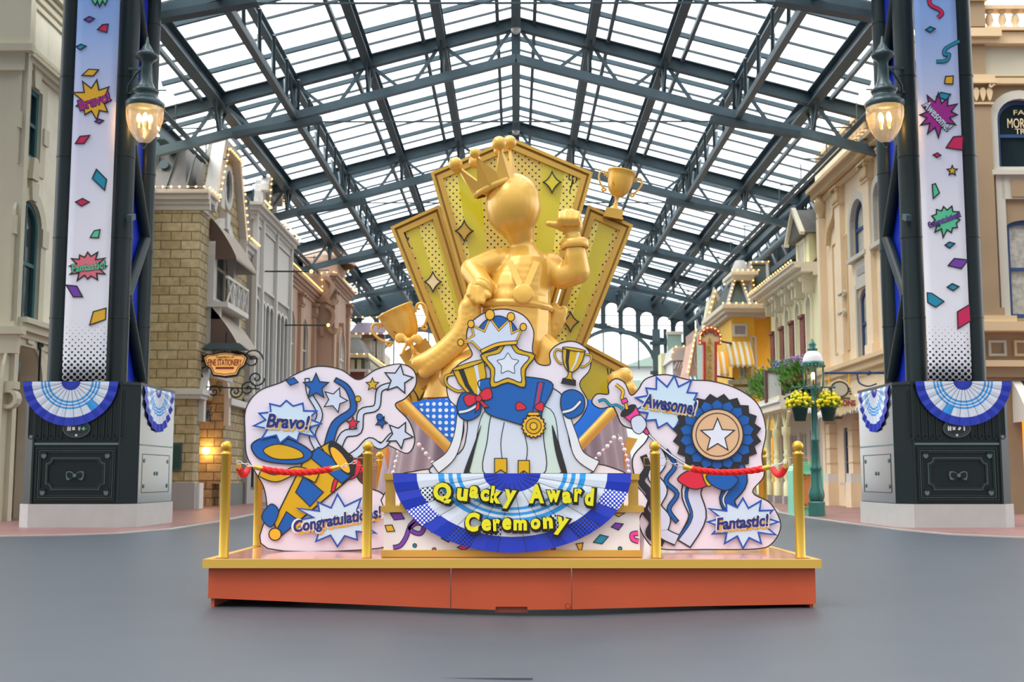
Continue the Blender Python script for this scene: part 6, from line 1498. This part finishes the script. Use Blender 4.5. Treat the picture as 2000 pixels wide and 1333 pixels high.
art(bl, fr, 'popper_cone_print', [([(546, 1050), (535, 1020), (600, 888), (648, 862), (688, 892), (692, 928)], 'yel', 2.8), ([(541, 1035), (560, 1000), (585, 1018), (546, 1050)], 'blue', 2), ([(578, 962), (594, 930), (632, 962), (606, 990)], 'blue', 2), ([(604, 892), (622, 874), (690, 926), (668, 945)], 'blue', 2),
    (circ(668, 896, 38, 15, 26, rot=.95), 'ink', 2.4), (circ(665, 899, 31, 10, 26, rot=.95), 'amber', 1.4), (circ(538, 1044, 12, 12, 18), 'amber', 2.2), (S([(512, 1010), (530, 985), (545, 1000), (530, 1030)]), 'blue', 2)], .012)
_o = art(bl, fr, 'confetti_print', [(S([(492, 870), (520, 855), (570, 860), (610, 885), (590, 905), (540, 905), (505, 895)]), 'blue', 2.6), (S([(515, 880), (545, 868), (585, 880), (590, 895), (540, 897)]), 'yel', 2), (swash([(508, 925), (540, 935), (580, 920), (620, 935)], 12, 18), 'yel', 2.2), (star(618, 756, 26, 12), 'blue', 2.2), (star(690, 828, 13, 6), 'red', 1.8),
    (star(655, 782, 25, 12, 5, -1.2), 'ice', 2), (star(728, 752, 13, 6), 'yel', 1.8), (circ(742, 815, 6, 6, 12), 'blue', 1.6), (circ(716, 905, 7, 7, 12), 'pink', 1.6) if False else (circ(700, 780, 6, 6, 12), 'yel', 1.6), ([(560, 745), (575, 738), (584, 748), (568, 754)], 'blue', 1.8)], .02)
_o['kind'] = 'stuff'
burst(563, 824, 70, 42, 11, 'burstfill', 'Bravo!', 'navy', bl, fr, .026, rx=1.0, squish=.7, trot=-.06, tw=84, th=28, outline='edgeblue', lw=3, name='burst_print', seed=12, under='amber', shear=.18, bold=.03, rot=.1)
burst(660, 1018, 88, 52, 12, 'burstfill', 'Congratulations!', 'navy', bl, fr, .026, squish=.55, trot=.17, tw=172, th=30, outline='edgeblue', lw=3, name='burst_print', seed=21, under='amber', shear=.18, bold=.03)

# board with rosette (Awesome / Fantastic)
br, fr = board(12.1, [(1290, 1073), (1262, 1055), (1248, 1020), (1260, 985), (1242, 940), (1236, 895), (1262, 862), (1262, 846), (1218, 832), (1204, 806), (1196, 795), (1172, 798), (1156, 786), (1166, 770), (1188, 770), (1188, 752), (1202, 740), (1220, 748), (1232, 772), (1246, 762), (1262, 740), (1300, 732), (1345, 742), (1390, 745), (1440, 760), (1480, 790), (1496, 840), (1488, 890), (1492, 930), (1470, 962), (1505, 984), (1525, 1026), (1508, 1062), (1475, 1073), (1380, 1074)],
              'cut-out board printed with a cream award rosette, small pink popper, Awesome and Fantastic bursts')
burst(1308, 790, 68, 44, 13, 'burstfill', 'Awesome!', 'navy', br, fr, .004, rx=1.05, squish=.8, trot=-.16, tw=104, th=28, outline='edgeblue', lw=3, name='burst_print', seed=6, under='amber', shear=.18, bold=.03)
art(br, fr, 'ribbon_tail_print', [(swash([(1375, 900), (1350, 960), (1362, 1010), (1335, 1062)], 42, 30), 'ice', 2.6), (swash([(1366, 905), (1340, 962), (1350, 1010), (1324, 1052)], 6, 5), 'blue', 1.4), (swash([(1425, 900), (1440, 940), (1420, 975), (1432, 1004)], 46, 22), 'blue', 2.6), (swash([(1418, 905), (1430, 940), (1412, 975), (1422, 998)], 5, 4), 'fanw', 1.2),
    (cr([(1256, 890), (1264, 915), (1252, 940), (1268, 965), (1258, 995), (1274, 1020), (1268, 1044), (1296, 1062)], False, 6), None, 14, False, 'ink'), (cr([(1280, 876), (1290, 902), (1276, 930), (1292, 958), (1280, 988), (1298, 1014), (1294, 1040), (1322, 1056)], False, 6), None, 24, False, 'ink'), (cr([(1280, 877), (1290, 902), (1276, 930), (1292, 958), (1280, 988), (1298, 1014), (1294, 1040), (1321, 1055)], False, 6), None, 19, False, 'ice'), (swash([(1300, 880), (1318, 910), (1300, 940), (1322, 965), (1306, 995), (1322, 1020)], 8, 8), 'blue', 2)], .008)
art(br, fr, 'rosette_print', [([(1400 + (86 if i % 2 else 76) * math.cos(i * PI / 20), 850 + (80 if i % 2 else 71) * math.sin(i * PI / 20)) for i in range(40)], 'ink', 2), ([(1400 + (74 if i % 2 else 66) * math.cos(i * PI / 18), 850 + (70 if i % 2 else 62) * math.sin(i * PI / 18)) for i in range(36)], 'blue', 2.2)] +
    [([(1400 + 44 * math.cos(i * PI / 9), 850 + 44 * math.sin(i * PI / 9)), (1400 + 69 * math.cos(i * PI / 9), 850 + 65 * math.sin(i * PI / 9))], None, 1.6, False) for i in range(18)] +
    [(circ(1400, 850, 50, 50, 36), 'tan', 2.6), (circ(1400, 850, 42, 42, 36), None, 1.6), (star(1400, 852, 34, 15), 'fanw', 2), (S([(1322, 936), (1345, 920), (1378, 930), (1388, 944), (1360, 956), (1338, 950)]), 'red', 2.2), (S([(1370, 920), (1392, 918), (1396, 940), (1380, 950)]), 'yel', 2),
     (S([(1378, 930), (1410, 922), (1440, 936), (1420, 958), (1392, 950)]), 'blue', 2.2)], .014)
art(br, fr, 'popper_print', [([(1214, 812), (1240, 792), (1268, 848), (1262, 850)], 'pink', 2), (circ(1226, 803, 17, 7, 20, rot=-.66), 'ink', 1.8), (cr([(1224, 800), (1220, 785), (1214, 778), (1216, 764), (1202, 752)], False, 4), None, 7, False), (cr([(1224, 800), (1220, 785), (1214, 778), (1216, 764), (1202, 752)], False, 4), None, 4.4, False, 'amber'),
    (cr([(1216, 800), (1204, 792), (1192, 793), (1180, 782), (1168, 785)], False, 4), None, 6, False), (cr([(1216, 800), (1204, 792), (1192, 793), (1180, 782), (1168, 785)], False, 4), None, 3.6, False, 'teal'), ([(1212, 782), (1222, 778), (1226, 786), (1215, 790)], 'pink', 1.6), (cr([(1266, 850), (1310, 890), (1376, 930)], False, 5), None, 5, False), (cr([(1266, 850), (1310, 890), (1376, 930)], False, 5), None, 2.6, False, 'fanw'),
    (S([(1232, 820), (1250, 812), (1262, 830), (1250, 848), (1236, 842)]), 'ice', 1.8)], .03)
burst(1450, 1020, 72, 44, 12, 'burstfill', 'Fantastic!', 'navy', br, fr, .02, squish=.68, trot=.08, tw=102, th=24, outline='edgeblue', lw=3, name='burst_print', seed=33, under='amber', shear=.18, bold=.03)

# ------------------------------------------------------------------ gold backdrop
def gpanel(Y, pts, cen, stripes, label, name='backdrop_panel'):
    """framed fan panel; stripes: fractions across its top edge radiating from cen"""
    fr = Front(Y); P = ppts(fr, pts); k = kx(Y)
    t = thing(name, (sum(p[0] for p in P) / len(P), Y, DZ), label, 'backdrop panel', 'gold fan panels of the backdrop')
    m = MB(fr); m.prism(P, -.1, 0, 'goldfr'); m.build('board', t)
    cx = sum(p[0] for p in pts) / len(pts); cy = sum(p[1] for p in pts) / len(pts)
    # stripes as wedges clipped to the panel
    def clip(poly, a, b, c_):
        out = []
        for i in range(len(poly)):
            p, q = poly[i], poly[(i + 1) % len(poly)]; dp = a * p[0] + b * p[1] - c_; dq = a * q[0] + b * q[1] - c_
            if dp >= 0: out.append(p)
            if dp * dq < 0: s = dp / (dp - dq); out.append((p[0] + (q[0] - p[0]) * s, p[1] + (q[1] - p[1]) * s))
        return out
    inner = pts
    for i in range(len(pts)):
        p, q = pts[i], pts[(i + 1) % len(pts)]; ex, ey = q[0] - p[0], q[1] - p[1]; L = math.hypot(ex, ey); nx_, ny_ = -ey / L, ex / L
        if (cx - p[0]) * nx_ + (cy - p[1]) * ny_ < 0: nx_, ny_ = -nx_, -ny_
        inner = clip(inner, nx_, ny_, nx_ * p[0] + ny_ * p[1] + 12)
    for (a0, a1, mt) in stripes:
        d0 = math.radians(a0); d1 = math.radians(a1); w_ = inner
        w_ = clip(w_, -math.sin(d0), math.cos(d0), -math.sin(d0) * cen[0] + math.cos(d0) * cen[1]); w_ = clip(w_, math.sin(d1), -math.cos(d1), math.sin(d1) * cen[0] - math.cos(d1) * cen[1])
        if len(w_) > 2: m = MB(fr); m.prism(ppts(fr, w_), -.001, .004, mt); m.build('stripe', t)
    q_ = WY(cx, cy, Y); m = MB(); m.box(q_.x - .05, q_.x + .05, Y + .11, Y + .19, DZ, q_.z, 'goldfr'); m.build('support_post', t)
    m = MB(fr); m.strip(ppts(fr, inner), 10 * k, 0, .045, 'goldfr', True); m.strip(P, 6 * k, -.02, .06, 'goldfr', True); m.build('frame', t); return t, fr
def wedge(a0, a1, seq):
    n = sum(s for s, _ in seq); o = []; a = a0
    for s, mt in seq: b = a + (a1 - a0) * s / n; o.append((a, b, mt)); a = b
    return o
G, Lt, Ys = 'dots_gold', 'dots_lite', 'stripe_y'
pc, fc_ = gpanel(14.0, [(999, 275), (1154, 341), (1014, 835), (986, 835), (845, 341)], (1000, 1050), wedge(-102.5, -77.5, [(45, Lt), (40, Ys), (112, G), (40, Ys), (50, Lt)]), 'tallest dotted gold panel with a peaked top behind the gold statue')
pl, fl_ = gpanel(14.25, [(767, 447), (857, 406), (985, 835), (928, 855)], (990, 1000), wedge(-112.5, -102, [(1.2, G), (1, Ys), (1.2, Lt), (1, Ys)]), 'slanting dotted gold panel above the tilted trophy cup')
pr, fr_ = gpanel(14.25, [(1232, 443), (1150, 406), (1015, 835), (1072, 855)], (1010, 1000), wedge(-78, -67.3, [(1.2, Lt), (1, Ys), (1.2, G)]), 'slanting dotted gold panel beneath the small upright trophy')
pll, fll = gpanel(14.5, [(788, 722), (880, 676), (990, 800), (960, 880), (815, 880)], (990, 920), wedge(-176, -110, [(.9, G), (1, G), (1, Ys), (.8, Lt), (.8, G)]), 'lowest fan panel next to the braided rope end')
prr, frr = gpanel(14.5, [(1224, 718), (1138, 672), (1020, 800), (1040, 880), (1185, 880)], (1010, 920), wedge(-70, -4, [(.8, G), (1, Ys), (1, G), (.9, G)]), 'lowest fan panel beside the Awesome burst')
def spark(px, py, r, t, fr, mt='stripe_y'):
    m = MB(fr); P = []
    for i in range(4):
        a = i * PI / 2 - PI / 2; P.append((px + r * (1.05 if i % 2 == 0 else .95) * math.cos(a), py + r * 1.15 * math.sin(a)))
        b = a + PI / 4; P.append((px + r * .42 * math.cos(b), py + r * .42 * math.sin(b)))
    Q = []
    for i in range(0, 8, 2):
        a, b, c_ = Vector(P[i]), Vector(P[i + 1]), Vector(P[(i + 2) % 8])
        for j in range(5): s = j / 5; Q.append(tuple(a * (1 - s) ** 2 + b * 2 * s * (1 - s) + c_ * s * s))
    m.prism(ppts(fr, Q), .03, .05, mt); m.strip(ppts(fr, Q), 2 * kx(fr.Y), .03, .056, 'black', True); m.build('sparkle', t)
spark(1078, 358, 18, pc, fc_); spark(907, 453, 18, pc, fc_, 'goldfr'); spark(846, 552, 17, pl, fl_, 'dots_lite' if False else 'signcream'); spark(1114, 630, 17, pr, fr_, 'goldfr'); spark(820, 750, 30, pll, fll, 'goldp')
def ticks(t, fr, L):
    m = MB(fr)
    for a, b in L: m.strip(ppts(fr, [a, b]), 2 * kx(fr.Y), .004, .008, 'black')
    m.build('tick_marks', t)
ticks(pc, fc_, [((1112, 340), (1111, 352)), ((1119, 342), (1116, 365)), ((1120, 352), (1112, 376)), ((1127, 344), (1124, 358))]); ticks(pl, fl_, [((786, 450), (798, 470)), ((790, 449), (792, 458)), ((791, 462), (801, 484)), ((796, 447), (797, 453))])
ticks(prr, frr, [((1186, 720), (1188, 732)), ((1194, 722), (1190, 738)), ((1190, 738), (1197, 736)), ((1199, 728), (1195, 744)), ((1204, 730), (1201, 748))])

# ------------------------------------------------------------------ gold statue (plain figure with a crown)
YS = 13.35; K = kx(YS)
def s3(px, py, dy=0): return WY(px, py, YS + dy)
def limb(m, pts):
    for (a, ra), (b, rb) in zip(pts, pts[1:]):
        n = max(2, int((b - a).length / (.25 * min(ra, rb)))); 
        for i in range(n + 1): s = i / n; c_ = a.lerp(b, s); m.ball(tuple(c_), ra + (rb - ra) * s, 'goldst', 14, 9)
st = thing('gold_statue', (s3(1000, 700).x, YS, DZ), 'smooth plain gold figure wearing a crown, one hand on hip and the other fist raised', 'statue')
m = MB()
limb(m, [(s3(1022, 482), .13), (s3(1024, 505), .19), (s3(1025, 535), .31), (s3(1012, 575), .37), (s3(1005, 620), .42), (s3(1000, 660), .44)])
m.ball(tuple(s3(1003, 402, -.06)), (.315, .34, .37), 'goldst', 28, 20); limb(m, [(s3(1010, 440, -.05), .2), (s3(1020, 475), .13)])
limb(m, [(s3(965, 515), .15), (s3(985, 512), .17)]); limb(m, [(s3(968, 512, -.03), .155), (s3(922, 528, -.12), .135), (s3(945, 560, -.3), .12), (s3(938, 572, -.34), .09)])
limb(m, [(s3(1075, 520), .16), (s3(1098, 540, -.08), .15), (s3(1127, 530, -.16), .15), (s3(1124, 500, -.2), .13), (s3(1121, 475, -.22), .105), (s3(1119, 462, -.22), .085)])
for h in range(5): pass
for i, (a, b) in enumerate((((920, 560), (915, 576)), ((926, 564), (922, 585)), ((935, 568), (932, 590)), ((944, 570), (943, 590)))): limb(m, [(s3(*a, -.38), .042), (s3(*b, -.42), .033)])
limb(m, [(s3(942, 566, -.36), .045), (s3(956, 578, -.42), .034)])
m.ball(tuple(s3(1118, 440, -.22)), (.12, .1, .13), 'goldst', 16, 10)
for x in (1098, 1109, 1120, 1131): limb(m, [(s3(x, 425 - (3 if 1100 < x < 1128 else 0), -.28), .038), (s3(x - 3, 414 if 1100 < x < 1128 else 418, -.32), .040), (s3(x - 4, 428, -.37), .036), (s3(x - 1, 438, -.34), .032)])
limb(m, [(s3(1106, 448, -.24), .05), (s3(1086, 440, -.3), .042), (s3(1070, 437, -.32), .034)])
body = m.build('body', st)
md = body.modifiers.new('r', 'REMESH'); md.mode = 'VOXEL'; md.voxel_size = .016; md.use_smooth_shade = True
md = body.modifiers.new('s', 'SMOOTH'); md.factor = .5; md.iterations = 5
# cuffs, collar band and belt of the plain tunic
m = MB(); a, b = s3(1121, 482, -.22), s3(1120, 466, -.22); m.lathe([(.15, 0), (.165, .02), (.155, .09), (.13, .11)], tuple(s3(1123, 486, -.2)), 'goldst', 24, axis=b - a); m.build('cuff', st)
m = MB(); a, b = s3(935, 566, -.3), s3(926, 574, -.36); m.lathe([(.12, 0), (.14, .02), (.13, .08), (.1, .1)], tuple(s3(943, 562, -.28)), 'goldst', 24, axis=b - a); m.build('cuff', st)
m = MB(); m.lathe([(.415, 0), (.445, .03), (.44, .06), (.41, .08)], (s3(1005, 608).x, YS, s3(1005, 608).z), 'goldst', 36, axis=(.05, 0, 1)); m.build('belt', st)
m = MB(); c_ = s3(1022, 575, -.42); m.lathe([(0, 0), (.1, 0), (.115, .012), (.115, .03), (.09, .04), (0, .045)], tuple(c_), 'goldst', 28, axis=(0, -1, .1)); m.build('medal_relief', st)
for g_ in (-1, 1):
    m = MB(); m.beam(s3(1022 + g_ * 26, 512, -.31), s3(1022 + g_ * 3, 566, -.43), .07, .03, 'goldst', up=(0, -1, 0)); m.build('medal_ribbon', st)
# crown
ax = Vector((-.40, -.12, .9)).normalized(); q = Vector((0, 0, 1)).rotation_difference(ax).to_matrix(); cc = s3(968, 366, -.08); R_ = .25
m = MB(); m.lathe([(R_, -.03), (R_ + .02, -.02), (R_ + .02, .03), (R_, .04), (R_ - .02, .03)], tuple(cc), 'goldst', 36, axis=ax)
N = 7; vs = []; fs = []
for i in range(N * 2 + 1):
    pass
for i in range(N):
    a0 = 2 * PI * (i - .5) / N; a1 = 2 * PI * i / N; a2 = 2 * PI * (i + .5) / N
    def cpt(a, r, h): return cc + q @ Vector((r * math.cos(a), r * math.sin(a), h))
    for rr in (R_ + .01,):
        vs = [tuple(cpt(a, r, h)) for a, r, h in ((a0, R_ + .01, 0), (a0, R_ + .03, .12), (a1, R_ + .09, .36), (a2, R_ + .03, .12), (a2, R_ + .01, 0), (a1, R_ + .02, 0),
                                                  (a0, R_ - .02, 0), (a0, R_, .12), (a1, R_ + .06, .36), (a2, R_, .12), (a2, R_ - .02, 0), (a1, R_ - .01, 0))]
        m.add(vs, [(0, 5, 1), (1, 5, 2), (2, 5, 3), (3, 5, 4), (6, 7, 11), (7, 8, 11), (8, 9, 11), (9, 10, 11), (0, 1, 7, 6), (1, 2, 8, 7), (2, 3, 9, 8), (3, 4, 10, 9)], 'goldst')
    m.ball(tuple(cpt(a1, R_ + .1, .40)), .06 if i % 2 else .08, 'goldst', 14, 10)
m.ball(tuple(cc + q @ Vector((0, 0, .02))), (.22, .22, .12), 'goldst', 18, 10); m.build('crown', st)
# robe, rope braid and cushion below
rb = thing('draped_robe', (s3(985, 700).x, YS + .2, DZ), 'gold draped robe spreading beneath the statue with a thick braided edge', 'robe')
m = MB(); prof = [(0, 1.42), (.3, 1.38), (.42, 1.2), (.5, .95), (.6, .7), (.72, .45), (.8, .2), (.82, 0)]; b0 = s3(988, 775); n = 72; vs = []; fs = []
for j, (r, h) in enumerate(prof):
    for i in range(n):
        a = 2 * PI * i / n; rr = r * (1 + .06 * math.sin(a * 9 + j * .25) * (j / len(prof)))
        vs.append((b0.x + rr * math.cos(a) - .12 * (1 - h / 1.4) * (1 if math.cos(a) < 0 else .3), YS + .35 + rr * .55 * math.sin(a), b0.z + h * .82))
for j in range(len(prof) - 1):
    for i in range(n): fs.append((j * n + i, j * n + (i + 1) % n, (j + 1) * n + (i + 1) % n, (j + 1) * n + i))
m.add(vs, fs, 'goldst', True); m.build('cloth', rb)
def braid(pts, r, dy, name):
    m = MB(); C = cr(pts, False, 10); L = len(C); step = 0
    for i in range(0, L, 2):
        p = C[i]; t_ = Vector(C[min(i + 1, L - 1)]) - Vector(C[max(0, i - 1)]); t_.normalize(); sgn = 1 if (i // 2) % 2 else -1
        c_ = s3(p[0] - t_.y * sgn * 5, p[1] + t_.x * sgn * 5, dy)
        d = Vector((t_.x + sgn * .5 * -t_.y, 0, -(t_.y + sgn * .5 * t_.x))).normalized()
        for s in (-.5, -.25, 0, .25, .5): m.ball(tuple(c_ + d * r * 1.1 * s * 1.6), r * (1 - .5 * abs(s)), 'goldst', 12, 8)
    o = m.build(name, rb); md = o.modifiers.new('r', 'REMESH'); md.mode = 'VOXEL'; md.voxel_size = .018; md.use_smooth_shade = True
    md = o.modifiers.new('s', 'SMOOTH'); md.factor = .5; md.iterations = 4
braid([(918, 596), (915, 625), (903, 652), (880, 678), (855, 698), (832, 712)], .095, -.25, 'braided_edge')
braid([(1066, 655), (1084, 630), (1090, 610)], .07, .1, 'braided_edge')
m = MB(); limb(m, [(s3(880, 735, -.15), .14), (s3(905, 725, -.15), .2), (s3(950, 715, 0), .26), (s3(1000, 700), .3)]); limb(m, [(s3(1050, 665, -.1), .14), (s3(1075, 690, -.15), .16), (s3(1060, 740, -.1), .18)])
o = m.build('bulky_fold', rb); md = o.modifiers.new('r', 'REMESH'); md.mode = 'VOXEL'; md.voxel_size = .02; md.use_smooth_shade = True

# sculpted trophies
def cup(c_, ax, s, label, name, bow, k_=1.0):
    t = thing(name, c_, label, 'trophy', 'sculpted gold trophies'); ax = Vector(ax).normalized(); q = Vector((0, 0, 1)).rotation_difference(ax).to_matrix()
    P = lambda x, y, z: Vector(c_) + q @ Vector((x * s, y * s, z * s))
    m = MB(); m.lathe([(r * s, h * s) for r, h in ((.0, -.02), (.08, 0), (.22, .06), (.34, .2), (.41, .42), (.45, .68), (.47, .86), (.5, .88), (.5, .92), (.46, .93), (.43, .86), (.4, .6), (.3, .25), (0, .1))], c_, 'goldst', 36, axis=ax); m.build('bowl', t)
    for g in (-1, 1):
        m = MB(); pts = [(.46, .62), (.52, .74), (.62, .80), (.73, .74), (.75, .58), (.68, .40), (.55, .25), (.42, .18), (.5, .12), (.56, .16), (.54, .22)]
        m.pipe([P(g * a, 0, b) for a, b in cr(pts, False, 4)], .035 * s, 'goldst', 10); m.pipe([P(g * a, 0, b) for a, b in cr([(.62, .8), (.55, .72), (.56, .66), (.6, .68)], False, 4)], .025 * s, 'goldst', 8); m.build('handle', t)
    m = MB(); m.lathe([(r * s, h * s) for r, h in ((.1, .02), (.07, -.05), (.05, -.2), (.09, -.26), (.07, -.3), (.16, -.4), (.22, -.44), (.22, -.48))], c_, 'goldst', 24, axis=ax); m.build('stem', t)
    m = MB(); rr = .3
    a = [P(x * rr, y * rr, z) for z in (-.48, -.82) for x, y in ((-1, -1), (1, -1), (1, 1), (-1, 1))]; m.add([tuple(v) for v in a], [(0, 1, 2, 3), (7, 6, 5, 4), (0, 4, 5, 1), (1, 5, 6, 2), (2, 6, 7, 3), (3, 7, 4, 0)], 'goldfr')
    rr = .34; a = [P(x * rr, y * rr, z) for z in (-.74, -.82) for x, y in ((-1, -1), (1, -1), (1, 1), (-1, 1))]; m.add([tuple(v) for v in a], [(0, 1, 2, 3), (7, 6, 5, 4), (0, 4, 5, 1), (1, 5, 6, 2), (2, 6, 7, 3), (3, 7, 4, 0)], 'goldfr'); m.build('base_block', t)
    if bow:
        m = MB(); b = P(0, -.2, -.02)
        for g in (-1, 1):
            for i in range(8): a = i / 7; m.ball(tuple(b + Vector((g * (.05 + .2 * a) * s, -.08, (.08 * math.sin(a * 3) + g * .12 * a * -.2 + a * .05) * s))), (.07 * s + .05 * a * s, .06 * s, .05 * s + .1 * s * a), 'goldst', 12, 8)
            m.pipe([b + Vector((g * .03 * s, -.08, 0)), b + Vector((g * .1 * s, -.1, -.18 * s)), b + Vector((g * .16 * s, -.08, -.34 * s))], [.04 * s, .05 * s, .06 * s], 'goldst', 8)
        m.ball(tuple(b + Vector((0, -.12, 0))), (.08 * s, .07 * s, .09 * s), 'goldst', 12, 8); o = m.build('bow', t)
        md = o.modifiers.new('r', 'REMESH'); md.mode = 'VOXEL'; md.voxel_size = .02; md.use_smooth_shade = True
    m = MB()
    for z, x in ((.3, -.2), (.36, -.12)): m.pipe([P(x - .05, -.32, z + .1), P(x + .02, -.33, z)], .008 * s, 'ink', 6)
    m.build('engraved_ticks', t)
c1 = WY(800, 668, 13.5); cup(tuple(c1), (-.42, -.08, .9), .44, 'large tilted gold trophy cup with a bow leaning over the tudor roofs', 'trophy_cup', True)
c2 = WY(1205, 385, 14.2); cup(tuple(c2), (.2, 0, .97), .35, 'small upright gold trophy cup perched on the upper corner of the backdrop', 'trophy_cup', False)
m = MB(); m.beam(WY(808, 680, 13.75), WY(850, 745, 13.75), .36, .36, 'goldfr'); m.build('trophy_bracket', label='gold bracket holding the tilted trophy cup above the stage', cat='bracket')
# gold clouds / knobs and pennants flanking the base
for pts, lab in (([(1205, 745, 20), (1220, 735, 17), (1212, 770, 24), (1230, 760, 14), (1218, 790, 18)], 'rounded gold scalloped ornament beside the Awesome burst'), ([(762, 775, 18), (782, 795, 26), (770, 812, 20)], 'rounded gold drapery knob behind the Bravo board')):
    m = MB()
    for x, y, r in pts: m.ball(tuple(WY(x, y, 13.7)), (r * kx(13.7), .1, r * kx(13.7)), 'goldst', 18, 12)
    o = m.build('scalloped_ornament', label=lab, cat='ornament'); md = o.modifiers.new('r', 'REMESH'); md.mode = 'VOXEL'; md.voxel_size = .02; md.use_smooth_shade = True
for x, s_, lab in ((745, 1, 'gold and orange folded pennant hanging behind the post by the Bravo board'), (1232, -1, 'gold and orange folded pennant hanging behind the rosette board')):
    f = Front(13.3); m = MB(f); m.prism(ppts(f, [(x - 13 * s_, 858), (x + 8 * s_, 854), (x + 12 * s_, 868), (x + 8 * s_, 895)]), 0, .03, 'goldst'); m.prism(ppts(f, [(x + 12 * s_, 868), (x + 16 * s_, 885), (x + 13 * s_, 918), (x + 8 * s_, 895)]), 0, .05, 'orangep'); m.build('pennant', label=lab, cat='pennant')

# blue dotted cushion between two gold rails, mauve drapes, crystal garlands
cu = thing('blue_fan', (s3(1000, 900).x, 13.0, DZ), 'bright blue dotted fan held between two thick gold rails under the statue', 'fan')
f = Front(13.05)
arc = [(790, 790), (830, 781), (880, 777), (940, 775), (1060, 775), (1120, 778), (1170, 782), (1212, 790), (1000, 1010)]
m = MB(f); m.prism(ppts(f, arc), -.2, 0, 'blueplain'); m.build('cloth', cu)
m = MB(f); m.prism(ppts(f, [(812, 792), (850, 781), (905, 778), (905, 860), (870, 852), (840, 820)]), 0, .004, 'dots_blue'); m.build('dotted_patch', cu)
for a, b in (((778, 778), (905, 905)), ((1222, 776), (1100, 905))):
    m = MB(); m.pipe([WY(a[0], a[1], 12.95), WY(b[0], b[1], 12.95), WY((a[0] + b[0] * 3) / 4 + (b[0] - a[0]) * .9, b[1] + 80, 12.98)], .06, 'goldst', 14); m.build('gold_rail', cu)
dr_ = thing('stage_drape', (0, 13.6, DZ), 'mauve-grey pleated drape around the back of the stage below the gold fan', 'drape')
m = MB(); n = 120; vs = []; fs = []
for j, (s_, z) in enumerate(((1.0, DZ), (.97, .9), (.9, 1.5), (.86, WY(1000, 800, 13.6).z))):
    for i in range(n + 1):
        a = PI + PI * i / n; rr = 1.55 * s_ * (1 + .02 * math.sin(i * .9)); vs.append((-.1 + rr * math.cos(a), 14.0 + .75 * s_ * math.sin(a) * (1 + .03 * math.sin(i * .9)), z))
for j in range(3):
    for i in range(n): a = j * (n + 1) + i; fs.append((a, a + 1, a + n + 2, a + n + 1))
m.add(vs, fs, 'drape', True); m.build('cloth', dr_)
def garland(pts, label):
    C = cr(pts, False, 20); P = [WY(x, y, 12.9) for x, y in C]; t = thing('bead_garland', P[0], label, 'garland', 'crystal bead garlands'); me = None; d = 0; last = P[0]; q = MB(); q.pipe([p for p in P], .004, 'chrome', 5); q.build('wire', t)
    acc = 0; i = 0
    for a, b in zip(P, P[1:]):
        acc += (b - a).length
        if acc > .055:
            acc = 0; i += 1; r = .026 if i % 2 else .018
            if me is None:
                q = MB(); q.ball((0, 0, 0), .024, 'crystal', 8, 6); me = bpy.data.meshes.new('bead'); me.from_pydata(q.v, [], q.f); me.materials.append(M['crystal']); me.polygons.foreach_set('use_smooth', [True] * len(me.polygons))
            o = bpy.data.objects.new('bead', me); COL.objects.link(o); o.parent = t
            o.location = b - P[0]; o.scale = (r / .024,) * 3
garland([(812, 862), (826, 878), (842, 900), (856, 915)], 'crystal bead garland sloping down beside the blue fan by the Bravo board'); garland([(782, 872), (774, 900), (768, 925)], 'crystal bead garland hanging straight by the gold post and pennant')
garland([(1205, 846), (1190, 868), (1168, 890), (1154, 912)], 'crystal bead garland sloping down towards the centre board robe'); garland([(1207, 848), (1218, 875), (1226, 905), (1228, 930)], 'crystal bead garland dropping beside the rosette board')
